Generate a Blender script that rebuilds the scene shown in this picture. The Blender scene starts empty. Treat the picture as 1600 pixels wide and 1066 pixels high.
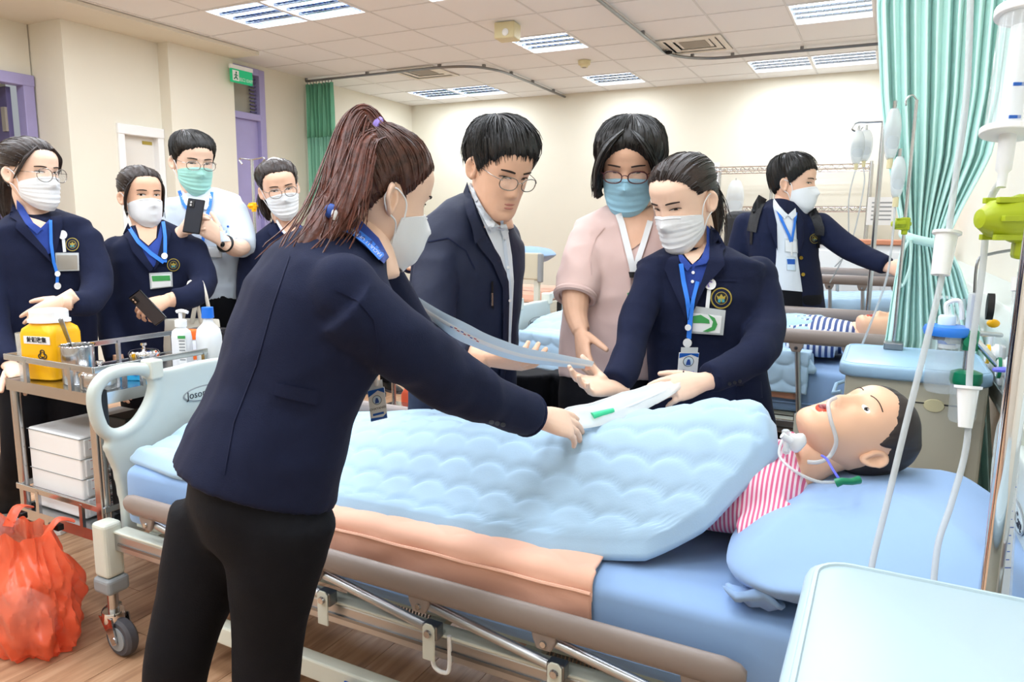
import bpy, bmesh, math, random
import numpy as np
from mathutils import Vector, Matrix, noise
from mathutils.bvhtree import BVHTree
from mathutils.geometry import delaunay_2d_cdt
random.seed(7)
scene = bpy.context.scene
COL = scene.collection
# ------------------------------------------------------------------ camera
F = 1130.0
YAW, PITCH, ROLL, CAMH = math.radians(-27.2), math.radians(9.0), math.radians(0.7), 1.30
_cy, _sy, _cp, _sp = math.cos(YAW), math.sin(YAW), math.cos(PITCH), math.sin(PITCH)
FW = Vector((_sy*_cp, _cy*_cp, -_sp)); _r0 = Vector((_cy, -_sy, 0)); _u0 = _r0.cross(FW)
RT = _r0*math.cos(ROLL) + _u0*math.sin(ROLL); UP = -_r0*math.sin(ROLL) + _u0*math.cos(ROLL)
CAM = Vector((0, 0, CAMH))
cd = bpy.data.cameras.new('camera'); cam = bpy.data.objects.new('camera', cd); COL.objects.link(cam)
cd.sensor_width = 36; cd.lens = F*36/1600; cd.clip_start = 0.05
cam.matrix_world = Matrix(((RT.x, UP.x, -FW.x, CAM.x), (RT.y, UP.y, -FW.y, CAM.y), (RT.z, UP.z, -FW.z, CAM.z), (0, 0, 0, 1)))
scene.camera = cam
# ------------------------------------------------------------------ world, exposure
w = bpy.data.worlds.new('world'); scene.world = w; w.use_nodes = True
w.node_tree.nodes['Background'].inputs[0].default_value = (0.9, 0.95, 1, 1)
w.node_tree.nodes['Background'].inputs[1].default_value = 0.3
vs = scene.view_settings
vs.view_transform = 'Standard'; vs.look = 'None'; vs.gamma = 1; vs.exposure = 0.4; vs.use_curve_mapping = False
LAMP_W = 11.6      # watts per ceiling fixture
CEIL = 2.98
# ------------------------------------------------------------------ placing helpers
def ray(x, y): return FW + RT*((x-800)/F) + UP*((533-y)/F)
def P(x, y, d): return CAM + ray(x, y)*d
def PX(x, y, X): r = ray(x, y); return CAM + r*(X/r.x)
def PY(x, y, Y): r = ray(x, y); return CAM + r*(Y/r.y)
def PZ(x, y, z): r = ray(x, y); return CAM + r*((z-CAMH)/r.z)
def V(*a): return Vector(a)
# ------------------------------------------------------------------ materials
def lin(h):
    h = h.lstrip('#'); o = []
    for i in (0, 2, 4):
        c = int(h[i:i+2], 16)/255
        o.append(c/12.92 if c <= .04045 else ((c+.055)/1.055)**2.4)
    return (o[0], o[1], o[2], 1)
M = {}
def mat(name, col, rough=.5, metal=0, noise_amt=0, noise_scale=8, bump=0, bump_scale=60, stretch=None, trans=0, alpha=1, emit=0, sheen=0, sss=0, spec=.5, ior=1.45, coat=0, emit_col=None):
    m = bpy.data.materials.new(name); m.use_nodes = True; M[name] = m
    nt = m.node_tree; b = nt.nodes['Principled BSDF']; c = lin(col)
    b.inputs['Base Color'].default_value = c; b.inputs['Roughness'].default_value = rough; b.inputs['Metallic'].default_value = metal
    b.inputs['Specular IOR Level'].default_value = spec; b.inputs['IOR'].default_value = ior
    if trans: b.inputs['Transmission Weight'].default_value = trans
    if alpha < 1: b.inputs['Alpha'].default_value = alpha
    if sheen: b.inputs['Sheen Weight'].default_value = sheen; b.inputs['Sheen Roughness'].default_value = .5
    if coat: b.inputs['Coat Weight'].default_value = coat
    if sss: b.inputs['Subsurface Weight'].default_value = sss; b.inputs['Subsurface Radius'].default_value = (.012, .005, .003); b.inputs['Subsurface Scale'].default_value = 1
    if emit: b.inputs['Emission Color'].default_value = lin(emit_col or col); b.inputs['Emission Strength'].default_value = emit
    tc = nt.nodes.new('ShaderNodeTexCoord'); mp = nt.nodes.new('ShaderNodeMapping'); nt.links.new(tc.outputs['Object'], mp.inputs[0])
    if stretch: mp.inputs['Scale'].default_value = stretch
    if noise_amt:
        n = nt.nodes.new('ShaderNodeTexNoise'); n.inputs['Scale'].default_value = noise_scale; n.inputs['Detail'].default_value = 5
        nt.links.new(mp.outputs[0], n.inputs[0])
        r = nt.nodes.new('ShaderNodeValToRGB'); k = noise_amt
        r.color_ramp.elements[0].position = .3; r.color_ramp.elements[1].position = .7
        r.color_ramp.elements[0].color = (c[0]*(1-k), c[1]*(1-k), c[2]*(1-k), 1); r.color_ramp.elements[1].color = (min(1, c[0]*(1+k)), min(1, c[1]*(1+k)), min(1, c[2]*(1+k)), 1)
        nt.links.new(n.outputs[0], r.inputs[0]); nt.links.new(r.outputs[0], b.inputs['Base Color'])
    if bump:
        n = nt.nodes.new('ShaderNodeTexNoise'); n.inputs['Scale'].default_value = bump_scale; n.inputs['Detail'].default_value = 3
        nt.links.new(mp.outputs[0], n.inputs[0]); bp = nt.nodes.new('ShaderNodeBump'); bp.inputs['Strength'].default_value = bump; bp.inputs['Distance'].default_value = .01
        nt.links.new(n.outputs[0], bp.inputs['Height']); nt.links.new(bp.outputs[0], b.inputs['Normal'])
    return m
mat('wall', '#e3dfd0', .8, noise_amt=.012, noise_scale=3, bump=.03, bump_scale=150)
mat('ceiling', '#f1f3f5', .9, bump=.15, bump_scale=220)
mat('ceiling_grid', '#dfe0e1', .6)
mat('lilac', '#a29ccb', .45, noise_amt=.03); mat('lilac_dark', '#5c5680', .5)
mat('door_white', '#e0ddd6', .5); mat('dark_glass', '#2c3038', .1)
mat('steel', '#c2c4c6', .22, 1, noise_amt=.05, noise_scale=5); mat('steel_dark', '#8a8c8e', .3, 1); mat('chrome', '#dcdcde', .08, 1)
mat('alu', '#b9bbbd', .35, 1, bump=.02, bump_scale=40, stretch=(1, 30, 30))
mat('bed_cream', '#cfd2c6', .4); mat('bed_mint', '#c2cbc6', .38, noise_amt=.015); mat('rail_taupe', '#8b7f79', .35)
mat('plastic_grey', '#8c9194', .5); mat('rubber', '#4b4a50', .6); mat('black', '#0c0c0e', .5); mat('black_gloss', '#0a0a0c', .15)
mat('logo_blue', '#1559b4', .35); mat('white', '#eceded', .45); mat('white_gloss', '#eef0f0', .2); mat('ink', '#22242c', .6); mat('ink_blue', '#2a4fa0', .5)
mat('paper', '#e9ebec', .7); mat('paper_blue', '#cfe2f0', .6); mat('ink_red', '#b03030', .6)
mat('sheet', '#86a6d0', .75, noise_amt=.02, noise_scale=2, bump=.06, bump_scale=9, sheen=.15)
mat('pillow', '#8eaed8', .75, bump=.10, bump_scale=9, sheen=.15)
mat('quilt', '#a3c1da', .8, bump=.04, bump_scale=300, sheen=.2)
mat('peach', '#eab79f', .8, bump=.08, bump_scale=25, sheen=.15); mat('peach_binding', '#d9a58f', .75, bump=.2, bump_scale=22)
mat('curtain', '#d0f4ed', .75, sheen=.2, bump=.03, bump_scale=200); mat('curtain_far', '#8cc9b0', .8, bump=.03, bump_scale=200)
mat('curtain_mesh', '#6fb597', .9)
mat('cab_beige', '#c6c0aa', .5, noise_amt=.02); mat('cab_top', '#a5c8e2', .3); mat('cab_top2', '#a8bdc6', .35); mat('taupe_plastic', '#84756c', .45)
mat('orange_bag', '#f4633c', .28, trans=.2, alpha=.78, spec=.6); mat('orange', '#ef6a1f', .45)
mat('yellow', '#f6b708', .35, noise_amt=.03); mat('olive_green', '#a3b31a', .4); mat('green_med', '#0d7a55', .3); mat('blue_cap', '#1f6fd6', .35); mat('blue_lid', '#2f7fe0', .35)
mat('clear', '#e8f0f2', .08, alpha=.28, spec=.7); mat('clear_soft', '#e6ecee', .25, alpha=.55); mat('clear_white', '#eef1f3', .35, alpha=.8)
mat('tube', '#cfd5d8', .25, alpha=.6); mat('tape_blue', '#2aa0d0', .4); mat('violet_band', '#5b62d8', .4)
mat('bottle_white', '#e6e9ee', .3, alpha=.93); mat('liquid', '#d9e2ea', .1, alpha=.5)
mat('wood_brown', '#6d3f2a', .5); mat('wood_light', '#c89a6a', .5, noise_amt=.1); mat('cardboard', '#c9a476', .8)
mat('exit_green', '#12a06a', .4, emit=.35); mat('ivory', '#d9cfa4', .5); mat('vent', '#e2ded4', .5); mat('vent_dark', '#9b958a', .7)
mat('navy', '#171d36', .85, noise_amt=.06, noise_scale=40, bump=.12, bump_scale=420, sheen=.02, spec=.2)
mat('navy_shell', '#141c35', .6, noise_amt=.05, noise_scale=20, bump=.08, bump_scale=60, spec=.35)
mat('navy_lapel', '#191f39', .85, bump=.1, bump_scale=420, sheen=.02, spec=.2)
mat('trouser', '#101117', .8, noise_amt=.08, noise_scale=30, bump=.1, bump_scale=300, spec=.2)
mat('polo_blue', '#1f3f94', .75, bump=.1, bump_scale=300, sheen=.1); mat('shirt_white', '#dde3ea', .75, bump=.08, bump_scale=40); mat('shirt_pale', '#cfdbe8', .75, bump=.15, bump_scale=24)
mat('blouse', '#d6b9b2', .7, bump=.06, bump_scale=25, sheen=.15)
mat('lanyard_blue', '#2b7ae0', .55); mat('lanyard_white', '#e4e6e6', .6)
mat('mask_white', '#e6e8ea', .75, bump=.05, bump_scale=120); mat('mask_blue', '#9ed0e6', .75, bump=.05, bump_scale=120); mat('mask_mint', '#a5ddd2', .75, bump=.05, bump_scale=120)
mat('skin', '#e8bb9f', .5, noise_amt=.03, noise_scale=25, bump=.03, bump_scale=350); mat('skin_light', '#edc8b0', .5, noise_amt=.03, noise_scale=25, bump=.03, bump_scale=350)
mat('skin_tan', '#e2b497', .5, noise_amt=.04, noise_scale=25, bump=.03, bump_scale=350)
mat('lip', '#c27f72', .45); mat('eye_white', '#e8e4e0', .2); mat('iris', '#1c110c', .15); mat('brow', '#2b1f1a', .8)
for nm, h, am in (('hair_black', '#14110f', .3), ('hair_dark', '#271b16', .4), ('hair_brown', '#4a2c22', .5), ('hair_grey', '#1c1a1a', .5), ('hair_auburn', '#5b3125', .5)):
    mat(nm, h, .4, noise_amt=am, noise_scale=60, spec=.5, bump=.15, bump_scale=160)
mat('doll_skin', '#e8b898', .42); mat('doll_hair', '#2e2523', .5, bump=.04, bump_scale=300); mat('doll_mouth', '#c0472a', .4)
mat('rim_metal', '#8b8680', .25, 1); mat('rim_dark', '#4a1f22', .3); mat('lens', '#f4f8fa', .03, alpha=.10, spec=.8)
mat('gold', '#b99a3c', .35, 1); mat('emblem_gold', '#a8943a', .5); mat('emblem_teal', '#3a8fa0', .5); mat('badge_green', '#3f9a52', .5)
mat('strap_black', '#17181c', .6, bump=.3, bump_scale=300); mat('canvas', '#d8d3c6', .8, bump=.1, bump_scale=200); mat('brown_liquid', '#7d1f24', .3)
mat('hair_tie', '#8f7ac8', .6); mat('sneaker', '#d9d9d6', .6); mat('screen_black', '#08090b', .1)
# striped gown, wood planks
def stripe_mat(name, a, b_, scale, axis='X'):
    m = bpy.data.materials.new(name); m.use_nodes = True; M[name] = m; nt = m.node_tree; b = nt.nodes['Principled BSDF']; b.inputs['Roughness'].default_value = .8
    tc = nt.nodes.new('ShaderNodeTexCoord'); wv = nt.nodes.new('ShaderNodeTexWave'); wv.bands_direction = axis; wv.inputs['Scale'].default_value = scale; wv.inputs['Distortion'].default_value = .6; wv.inputs['Detail Scale'].default_value = .2
    r = nt.nodes.new('ShaderNodeValToRGB'); r.color_ramp.interpolation = 'CONSTANT'; r.color_ramp.elements[0].color = lin(a); r.color_ramp.elements[1].color = lin(b_); r.color_ramp.elements[1].position = .5
    nt.links.new(tc.outputs['Object'], wv.inputs[0]); nt.links.new(wv.outputs[0], r.inputs[0]); nt.links.new(r.outputs[0], b.inputs['Base Color'])
stripe_mat('gown_pink', '#e9d4dc', '#d4628a', 34, 'X'); stripe_mat('gown_navy', '#dfe4ee', '#3b4f86', 14, 'X')
def wood_mat(name):
    m = bpy.data.materials.new(name); m.use_nodes = True; M[name] = m; nt = m.node_tree; b = nt.nodes['Principled BSDF']
    b.inputs['Roughness'].default_value = .38; tc = nt.nodes.new('ShaderNodeTexCoord'); oi = nt.nodes.new('ShaderNodeObjectInfo')
    ad = nt.nodes.new('ShaderNodeVectorMath'); ad.operation = 'ADD'; ml = nt.nodes.new('ShaderNodeVectorMath'); ml.operation = 'SCALE'; ml.inputs['Scale'].default_value = 1
    cb = nt.nodes.new('ShaderNodeCombineXYZ'); mu = nt.nodes.new('ShaderNodeMath'); mu.operation = 'MULTIPLY'; mu.inputs[1].default_value = 37
    nt.links.new(oi.outputs['Random'], mu.inputs[0]); nt.links.new(mu.outputs[0], cb.inputs[0]); nt.links.new(mu.outputs[0], cb.inputs[1])
    mp = nt.nodes.new('ShaderNodeMapping'); mp.inputs['Scale'].default_value = (14, 1.3, 1)
    nt.links.new(tc.outputs['Object'], ad.inputs[0]); nt.links.new(cb.outputs[0], ad.inputs[1]); nt.links.new(ad.outputs[0], mp.inputs[0])
    n = nt.nodes.new('ShaderNodeTexNoise'); n.inputs['Scale'].default_value = 2.5; n.inputs['Detail'].default_value = 8; n.inputs['Distortion'].default_value = .8; nt.links.new(mp.outputs[0], n.inputs[0])
    r = nt.nodes.new('ShaderNodeValToRGB'); e = r.color_ramp.elements; e[0].position = .3; e[0].color = lin('#9a7256'); e[1].position = .72; e[1].color = lin('#c9a484')
    x = e.new(.5); x.color = lin('#b58d6c'); nt.links.new(n.outputs[0], r.inputs[0])
    mx = nt.nodes.new('ShaderNodeMixRGB'); mx.blend_type = 'MULTIPLY'; mx.inputs[0].default_value = .35
    r2 = nt.nodes.new('ShaderNodeValToRGB'); r2.color_ramp.elements[0].color = (.62, .6, .58, 1); nt.links.new(oi.outputs['Random'], r2.inputs[0])
    nt.links.new(r.outputs[0], mx.inputs[1]); nt.links.new(r2.outputs[0], mx.inputs[2]); nt.links.new(mx.outputs[0], b.inputs['Base Color'])
wood_mat('floor_wood')
# ------------------------------------------------------------------ mesh helpers
def frame(d, up=V(0, 0, 1)):
    d = d.normalized(); s = d.cross(up)
    if s.length < 1e-4: s = d.cross(V(0, 1, 0))
    s.normalize(); return s, s.cross(d), d          # side, up', dir
class MB:
    def __init__(s): s.v = []; s.f = []
    def add(s, vs, fs):
        o = len(s.v); s.v += [Vector(x) for x in vs]; s.f += [tuple(i+o for i in f) for f in fs]; return s
    def box(s, c, sz, rz=0):
        a, b, h = sz[0]/2, sz[1]/2, sz[2]/2; c = Vector(c); R = Matrix.Rotation(rz, 3, 'Z')
        return s.add([c + R @ V(x*a, y*b, z*h) for z in (-1, 1) for x, y in ((-1, -1), (1, -1), (1, 1), (-1, 1))],
                     [(3, 2, 1, 0), (4, 5, 6, 7), (0, 1, 5, 4), (1, 2, 6, 5), (2, 3, 7, 6), (3, 0, 4, 7)])
    def b6(s, x0, x1, y0, y1, z0, z1): return s.box(((x0+x1)/2, (y0+y1)/2, (z0+z1)/2), (x1-x0, y1-y0, z1-z0))
    def obox(s, c, ax, ay, az):
        return s.add([c + ax*x + ay*y + az*z for z in (-1, 1) for x, y in ((-1, -1), (1, -1), (1, 1), (-1, 1))],
                     [(3, 2, 1, 0), (4, 5, 6, 7), (0, 1, 5, 4), (1, 2, 6, 5), (2, 3, 7, 6), (3, 0, 4, 7)])
    def loft(s, rings, cap=True, closed=False):
        n = len(rings[0]); vs = [p for r in rings for p in r]; fs = []
        m = len(rings)
        for i in range(m if closed else m-1):
            a, b = i*n, ((i+1) % m)*n
            for j in range(n): k = (j+1) % n; fs.append((a+j, a+k, b+k, b+j))
        if cap and not closed: fs.append(tuple(range(n-1, -1, -1))); fs.append(tuple((m-1)*n+j for j in range(n)))
        return s.add(vs, fs)
    def tube(s, pts, r, n=10, cap=True, closed=False, up=V(0, 0, 1), flat=None):
        pts = [Vector(p) for p in pts]; m = len(pts); rr = r if isinstance(r, (list, tuple)) else [r]*m
        rings = []; prev = None
        for i, p in enumerate(pts):
            if closed: d = pts[(i+1) % m]-pts[i-1]
            else: d = pts[min(i+1, m-1)]-pts[max(i-1, 0)]
            if d.length < 1e-9: d = V(0, 0, 1)
            d.normalize()
            if prev is None: sd, u2, _ = frame(d, up)
            else:
                sd = prev - d*prev.dot(d)
                if sd.length < 1e-5: sd, u2, _ = frame(d, up)
                sd.normalize(); u2 = sd.cross(d)
            prev = sd
            fl = 1 if flat is None else flat
            rings.append([p + (sd*math.cos(t)*rr[i] + u2*math.sin(t)*rr[i]*fl) for t in (2*math.pi*k/n for k in range(n))])
        return s.loft(rings, cap, closed)
    def lathe(s, c, prof, n=24, axis=V(0, 0, 1), sc=(1, 1)):
        sd, u2, d = frame(axis, V(0, 1, 0) if abs(axis.z) > .9 else V(0, 0, 1)); c = Vector(c)
        return s.loft([[c + d*z + sd*math.cos(2*math.pi*k/n)*max(r, 1e-4)*sc[0] + u2*math.sin(2*math.pi*k/n)*max(r, 1e-4)*sc[1] for k in range(n)] for r, z in prof])
    def ball(s, c, r, n=16, m=10, R=None):
        c = Vector(c); r = r if isinstance(r, (tuple, list, Vector)) else (r, r, r); rings = []
        for i in range(m+1):
            a = math.pi*i/m; z = -math.cos(a); q = max(math.sin(a), 1e-3)
            ring = []
            for k in range(n):
                t = 2*math.pi*k/n; p = V(r[0]*q*math.cos(t), r[1]*q*math.sin(t), r[2]*z)
                ring.append(c + (R @ p if R else p))
            rings.append(ring)
        return s.loft(rings)
    def prism(s, pts, off):      # pts: world polygon, off: thickness vector
        n = len(pts); a = [Vector(p) for p in pts]; b = [p+off for p in a]
        return s.add(a+b, [tuple(range(n-1, -1, -1)), tuple(range(n, 2*n))] + [(j, (j+1) % n, n+(j+1) % n, n+j) for j in range(n)])
    def mesh(s, name='m'):
        me = bpy.data.meshes.new(name); me.from_pydata([tuple(v) for v in s.v], [], s.f); return me
    def build(s, name, m, parent=None, smooth=True, bevel=0, ang=40, seg=2, sub=0, fixn=True):
        return put(name, s.mesh(name), m, parent, smooth, bevel, ang, seg, sub, fixn)
def put(name, me, m, parent=None, smooth=True, bevel=0, ang=40, seg=2, sub=0, fixn=False):
    if fixn:
        bm = bmesh.new(); bm.from_mesh(me); bmesh.ops.recalc_face_normals(bm, faces=bm.faces); bm.to_mesh(me); bm.free()
    o = bpy.data.objects.new(name, me); COL.objects.link(o)
    if m is not None: me.materials.append(M[m] if isinstance(m, str) else m)
    if smooth:
        me.polygons.foreach_set('use_smooth', [True]*len(me.polygons))
        if not bevel and ang < 180: me.set_sharp_from_angle(angle=math.radians(ang))
    if bevel:
        b = o.modifiers.new('b', 'BEVEL'); b.width = bevel; b.segments = seg; b.limit_method = 'ANGLE'; b.angle_limit = math.radians(30)
        b.harden_normals = False
        me.polygons.foreach_set('use_smooth', [False]*len(me.polygons))
    if sub: d = o.modifiers.new('s', 'SUBSURF'); d.levels = sub; d.render_levels = sub
    if parent is not None:
        o.parent = parent
        if parent.type == 'EMPTY': o.matrix_parent_inverse = Matrix.Translation(-parent.location)
    return o
def thing(name, label, cat, loc, group=None):
    o = bpy.data.objects.new(name, None); COL.objects.link(o); o.location = loc; o.empty_display_size = .05
    return tag(o, label, cat, group)
def tag(o, label, cat, group=None):
    o['label'] = label; o['category'] = cat
    if group: o['group'] = group
    return o
def struct(o): o['kind'] = 'structure'; return o
def remesh(mb, voxel, sm=6, fac=.5):
    me = mb.mesh() if isinstance(mb, MB) else mb
    bm = bmesh.new(); bm.from_mesh(me); bmesh.ops.recalc_face_normals(bm, faces=bm.faces); bm.to_mesh(me); bm.free()
    o = bpy.data.objects.new('tmp', me); COL.objects.link(o)
    r = o.modifiers.new('r', 'REMESH'); r.mode = 'VOXEL'; r.voxel_size = voxel
    if sm: q = o.modifiers.new('q', 'SMOOTH'); q.factor = fac; q.iterations = sm
    out = bpy.data.meshes.new_from_object(o.evaluated_get(bpy.context.evaluated_depsgraph_get()))
    bpy.data.objects.remove(o); return out
def spline(pts, n=8, closed=False):
    pts = [Vector(p) for p in pts]; m = len(pts); out = []
    for i in range(m if closed else m-1):
        g = (lambda k: pts[k % m]) if closed else (lambda k: pts[max(0, min(m-1, k))])
        a, b, c, d = g(i-1), g(i), g(i+1), g(i+2)
        for j in range(n):
            t = j/n; out.append(.5*((2*b) + (c-a)*t + (2*a-5*b+4*c-d)*t*t + (3*b-a-3*c+d)*t**3))
    if not closed: out.append(pts[-1])
    return out
def text(name, body, size, o, ru, uu, m, parent, ext=.0006, align='CENTER', bold=0):
    cu = bpy.data.curves.new('txt', 'FONT'); cu.body = body; cu.size = size; cu.extrude = ext; cu.align_x = align; cu.align_y = 'CENTER'; cu.offset = bold; cu.resolution_u = 3
    ob = bpy.data.objects.new('txt', cu); COL.objects.link(ob)
    me = bpy.data.meshes.new_from_object(ob.evaluated_get(bpy.context.evaluated_depsgraph_get())); bpy.data.objects.remove(ob)
    ru = Vector(ru).normalized(); uu = Vector(uu).normalized(); nn = ru.cross(uu); o = Vector(o)
    me.transform(Matrix(((ru.x, uu.x, nn.x, o.x), (ru.y, uu.y, nn.y, o.y), (ru.z, uu.z, nn.z, o.z), (0, 0, 0, 1))))
    return put(name, me, m, parent, smooth=False)
def bvh_of(*objs):
    vs, fs = [], []
    for o in objs:
        me = o.data if hasattr(o, 'data') else o
        k = len(vs); vs += [v.co.copy() for v in me.vertices]; fs += [tuple(i+k for i in p.vertices) for p in me.polygons]
    return BVHTree.FromPolygons(vs, fs)
def decal(name, poly, bvh, m, parent, off=.003, th=.003, res=6, dd=None, cast=None):
    """polygon traced as image outline, laid onto the real surface it belongs to, with thickness"""
    pts = [Vector((p[0], p[1])) for p in poly]; n = len(pts); E = [(i, (i+1) % n) for i in range(n)]
    dense = []
    for i in range(n):
        a, b = pts[i], pts[(i+1) % n]; k = max(1, int((b-a).length/res))
        dense += [a.lerp(b, j/k) for j in range(k)]
    x0, x1 = min(p.x for p in pts), max(p.x for p in pts); y0, y1 = min(p.y for p in pts), max(p.y for p in pts)
    inn = []; yy = y0+res*.5
    def inside(q):
        c = False
        for i in range(n):
            a, b = pts[i], pts[(i+1) % n]
            if (a.y > q.y) != (b.y > q.y) and q.x < (b.x-a.x)*(q.y-a.y)/(b.y-a.y)+a.x: c = not c
        return c
    while yy < y1:
        xx = x0+res*.5
        while xx < x1:
            q = Vector((xx, yy))
            if inside(q) and min((q-d).length for d in dense) > res*.45: inn.append(q)
            xx += res
        yy += res
    k = len(dense); r = delaunay_2d_cdt(dense+inn, [(i, (i+1) % k) for i in range(k)], [], 1, 1e-5)
    vs, fs = r[0], r[2]; hits = []
    for q in vs:
        d = ray(q.x, q.y); L = d.length; h = bvh.ray_cast(CAM, d/L)
        hits.append((h[0], h[1], h[3]/L) if h[0] is not None else None)
    good = [h[2] for h in hits if h]; md = dd or (sorted(good)[len(good)//2] if good else 2)
    A, B = [], []
    for q, h in zip(vs, hits):
        d = ray(q.x, q.y)
        if h and abs(h[2]-md) < .22: t = h[2]
        else:
            near = [(abs(vs[i].x-q.x)+abs(vs[i].y-q.y), hh[2]) for i, hh in enumerate(hits) if hh and abs(hh[2]-md) < .22]
            t = min(near)[1] if near else md
        A.append(CAM + d*t - d.normalized()*(off+th)); B.append(CAM + d*t - d.normalized()*(off-.002))
    N = len(A); mb = MB(); FS = [tuple(f) for f in fs] + [tuple(i+N for i in reversed(f)) for f in fs]
    cnt = {}
    for f in fs:
        for i in range(len(f)): e = (f[i], f[(i+1) % len(f)]); cnt[e] = 1
    for e in cnt:
        if (e[1], e[0]) not in cnt: FS.append((e[1], e[0], e[0]+N, e[1]+N))
    mb.add(A+B, FS); return mb.build(name, m, parent, ang=60)
def circ(cx, cy, rx, ry=None, n=20, a0=0): ry = ry or rx; return [(cx+rx*math.cos(a0+2*math.pi*i/n), cy+ry*math.sin(a0+2*math.pi*i/n)) for i in range(n)]
def strip_px(pts, wd):
    """outline of a band along image points"""
    L, R_ = [], []
    q = [Vector(p) for p in pts]
    for i, p in enumerate(q):
        d = (q[min(i+1, len(q)-1)]-q[max(i-1, 0)]).normalized(); nrm = Vector((-d.y, d.x)); wv = wd[i] if isinstance(wd, (list, tuple)) else wd
        L.append(p+nrm*wv/2); R_.append(p-nrm*wv/2)
    return [tuple(a) for a in L] + [tuple(a) for a in reversed(R_)]
# ================================================================== ROOM
XR, XL, YB, YF, XR0 = .46, -6.2, 8.85, -2.2, .46
fl = thing('floor', '', '', (0, 0, 0)); del fl['label']; del fl['category']; struct(fl)
MB().b6(XL-1.2, XR, YF, YB, -.06, -.006).build('subfloor', 'wood_brown', fl, smooth=False)
pw, pl = .165, 1.24
base = MB().box((0, 0, 0), (pw-.002, pl-.002, .006)).mesh('plank'); base.materials.append(M['floor_wood']); mb = MB()
for i in range(47):
    for j in range(-2, 8):
        x = -7.3+i*pw; y = -.2+j*pl+(i*.43 % 1)*pl
        if x > XR-.08 or y < YF+.6 or y > YB-.6: continue
        if 9 <= i <= 45 and -1 <= j <= 4:
            o = bpy.data.objects.new('plank', base); COL.objects.link(o); o.parent = fl; o.location = (x, y, -.003)
        else: mb.box((x, y, -.003), (pw-.002, pl-.002, .006))
o = mb.build('far_planks', 'floor_wood', fl, smooth=False); o['kind'] = 'stuff'
# ceiling : grid bars and tiles
ce = thing('ceiling', '', '', (0, 0, CEIL)); del ce['label']; del ce['category']; struct(ce)
MB().b6(XL-1.2, XR+.3, YF, YB+.1, CEIL+.12, CEIL+.2).build('slab', 'ceiling', ce, smooth=False)
GX, GY = -6.24, 3.70            # grid origin
mbg = MB()
for i in range(0, 13):
    x = GX+.6*i
    mbg.b6(x-.008, x+.008, YF, YB, CEIL-.002, CEIL+.01)
for j in range(-10, 10):
    y = GY+.6*j
    if YF < y < YB: mbg.b6(XL, XR, y-.008, y+.008, CEIL-.0025, CEIL+.0095)
mbg.build('grid_bars', 'ceiling_grid', ce, smooth=False)
LIGHTS = []          # (i, j) cells of fixtures
def cell(i, j): return GX+.6*i+.3, GY+.6*j+.3
fix = [(2, 1), (3, 1), (5, 4), (5, 7), (1, 7), (2, 7), (9, 4), (8, 7), (9, 7), (8, 1), (5, 1), (9, 1)] + [(i, j) for j in (-2, -4, -6, -8) for i in (1, 3, 5, 7, 9)]
vents = [(2, 5), (7, 5)]
tb = MB().box((0, 0, 0), (.582, .582, .01)).mesh('tile'); tb.materials.append(M['ceiling'])
for i in range(0, 11):
    for j in range(-10, 9):
        if (i, j) in fix or (i, j) in vents: continue
        x, y = cell(i, j)
        if j < 0: continue
        o = bpy.data.objects.new('ceiling_tile', tb); COL.objects.link(o); o.parent = ce; o.matrix_parent_inverse = Matrix.Translation((0, 0, -CEIL)); o.location = (x, y, CEIL+.006)
mb = MB()
for i in range(0, 11):
    for j in range(-10, 0):
        if (i, j) not in fix: x, y = cell(i, j); mb.box((x, y, CEIL+.006), (.582, .582, .01))
o = mb.build('ceiling_tiles_behind', 'ceiling', ce, smooth=False); o['kind'] = 'stuff'
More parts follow.
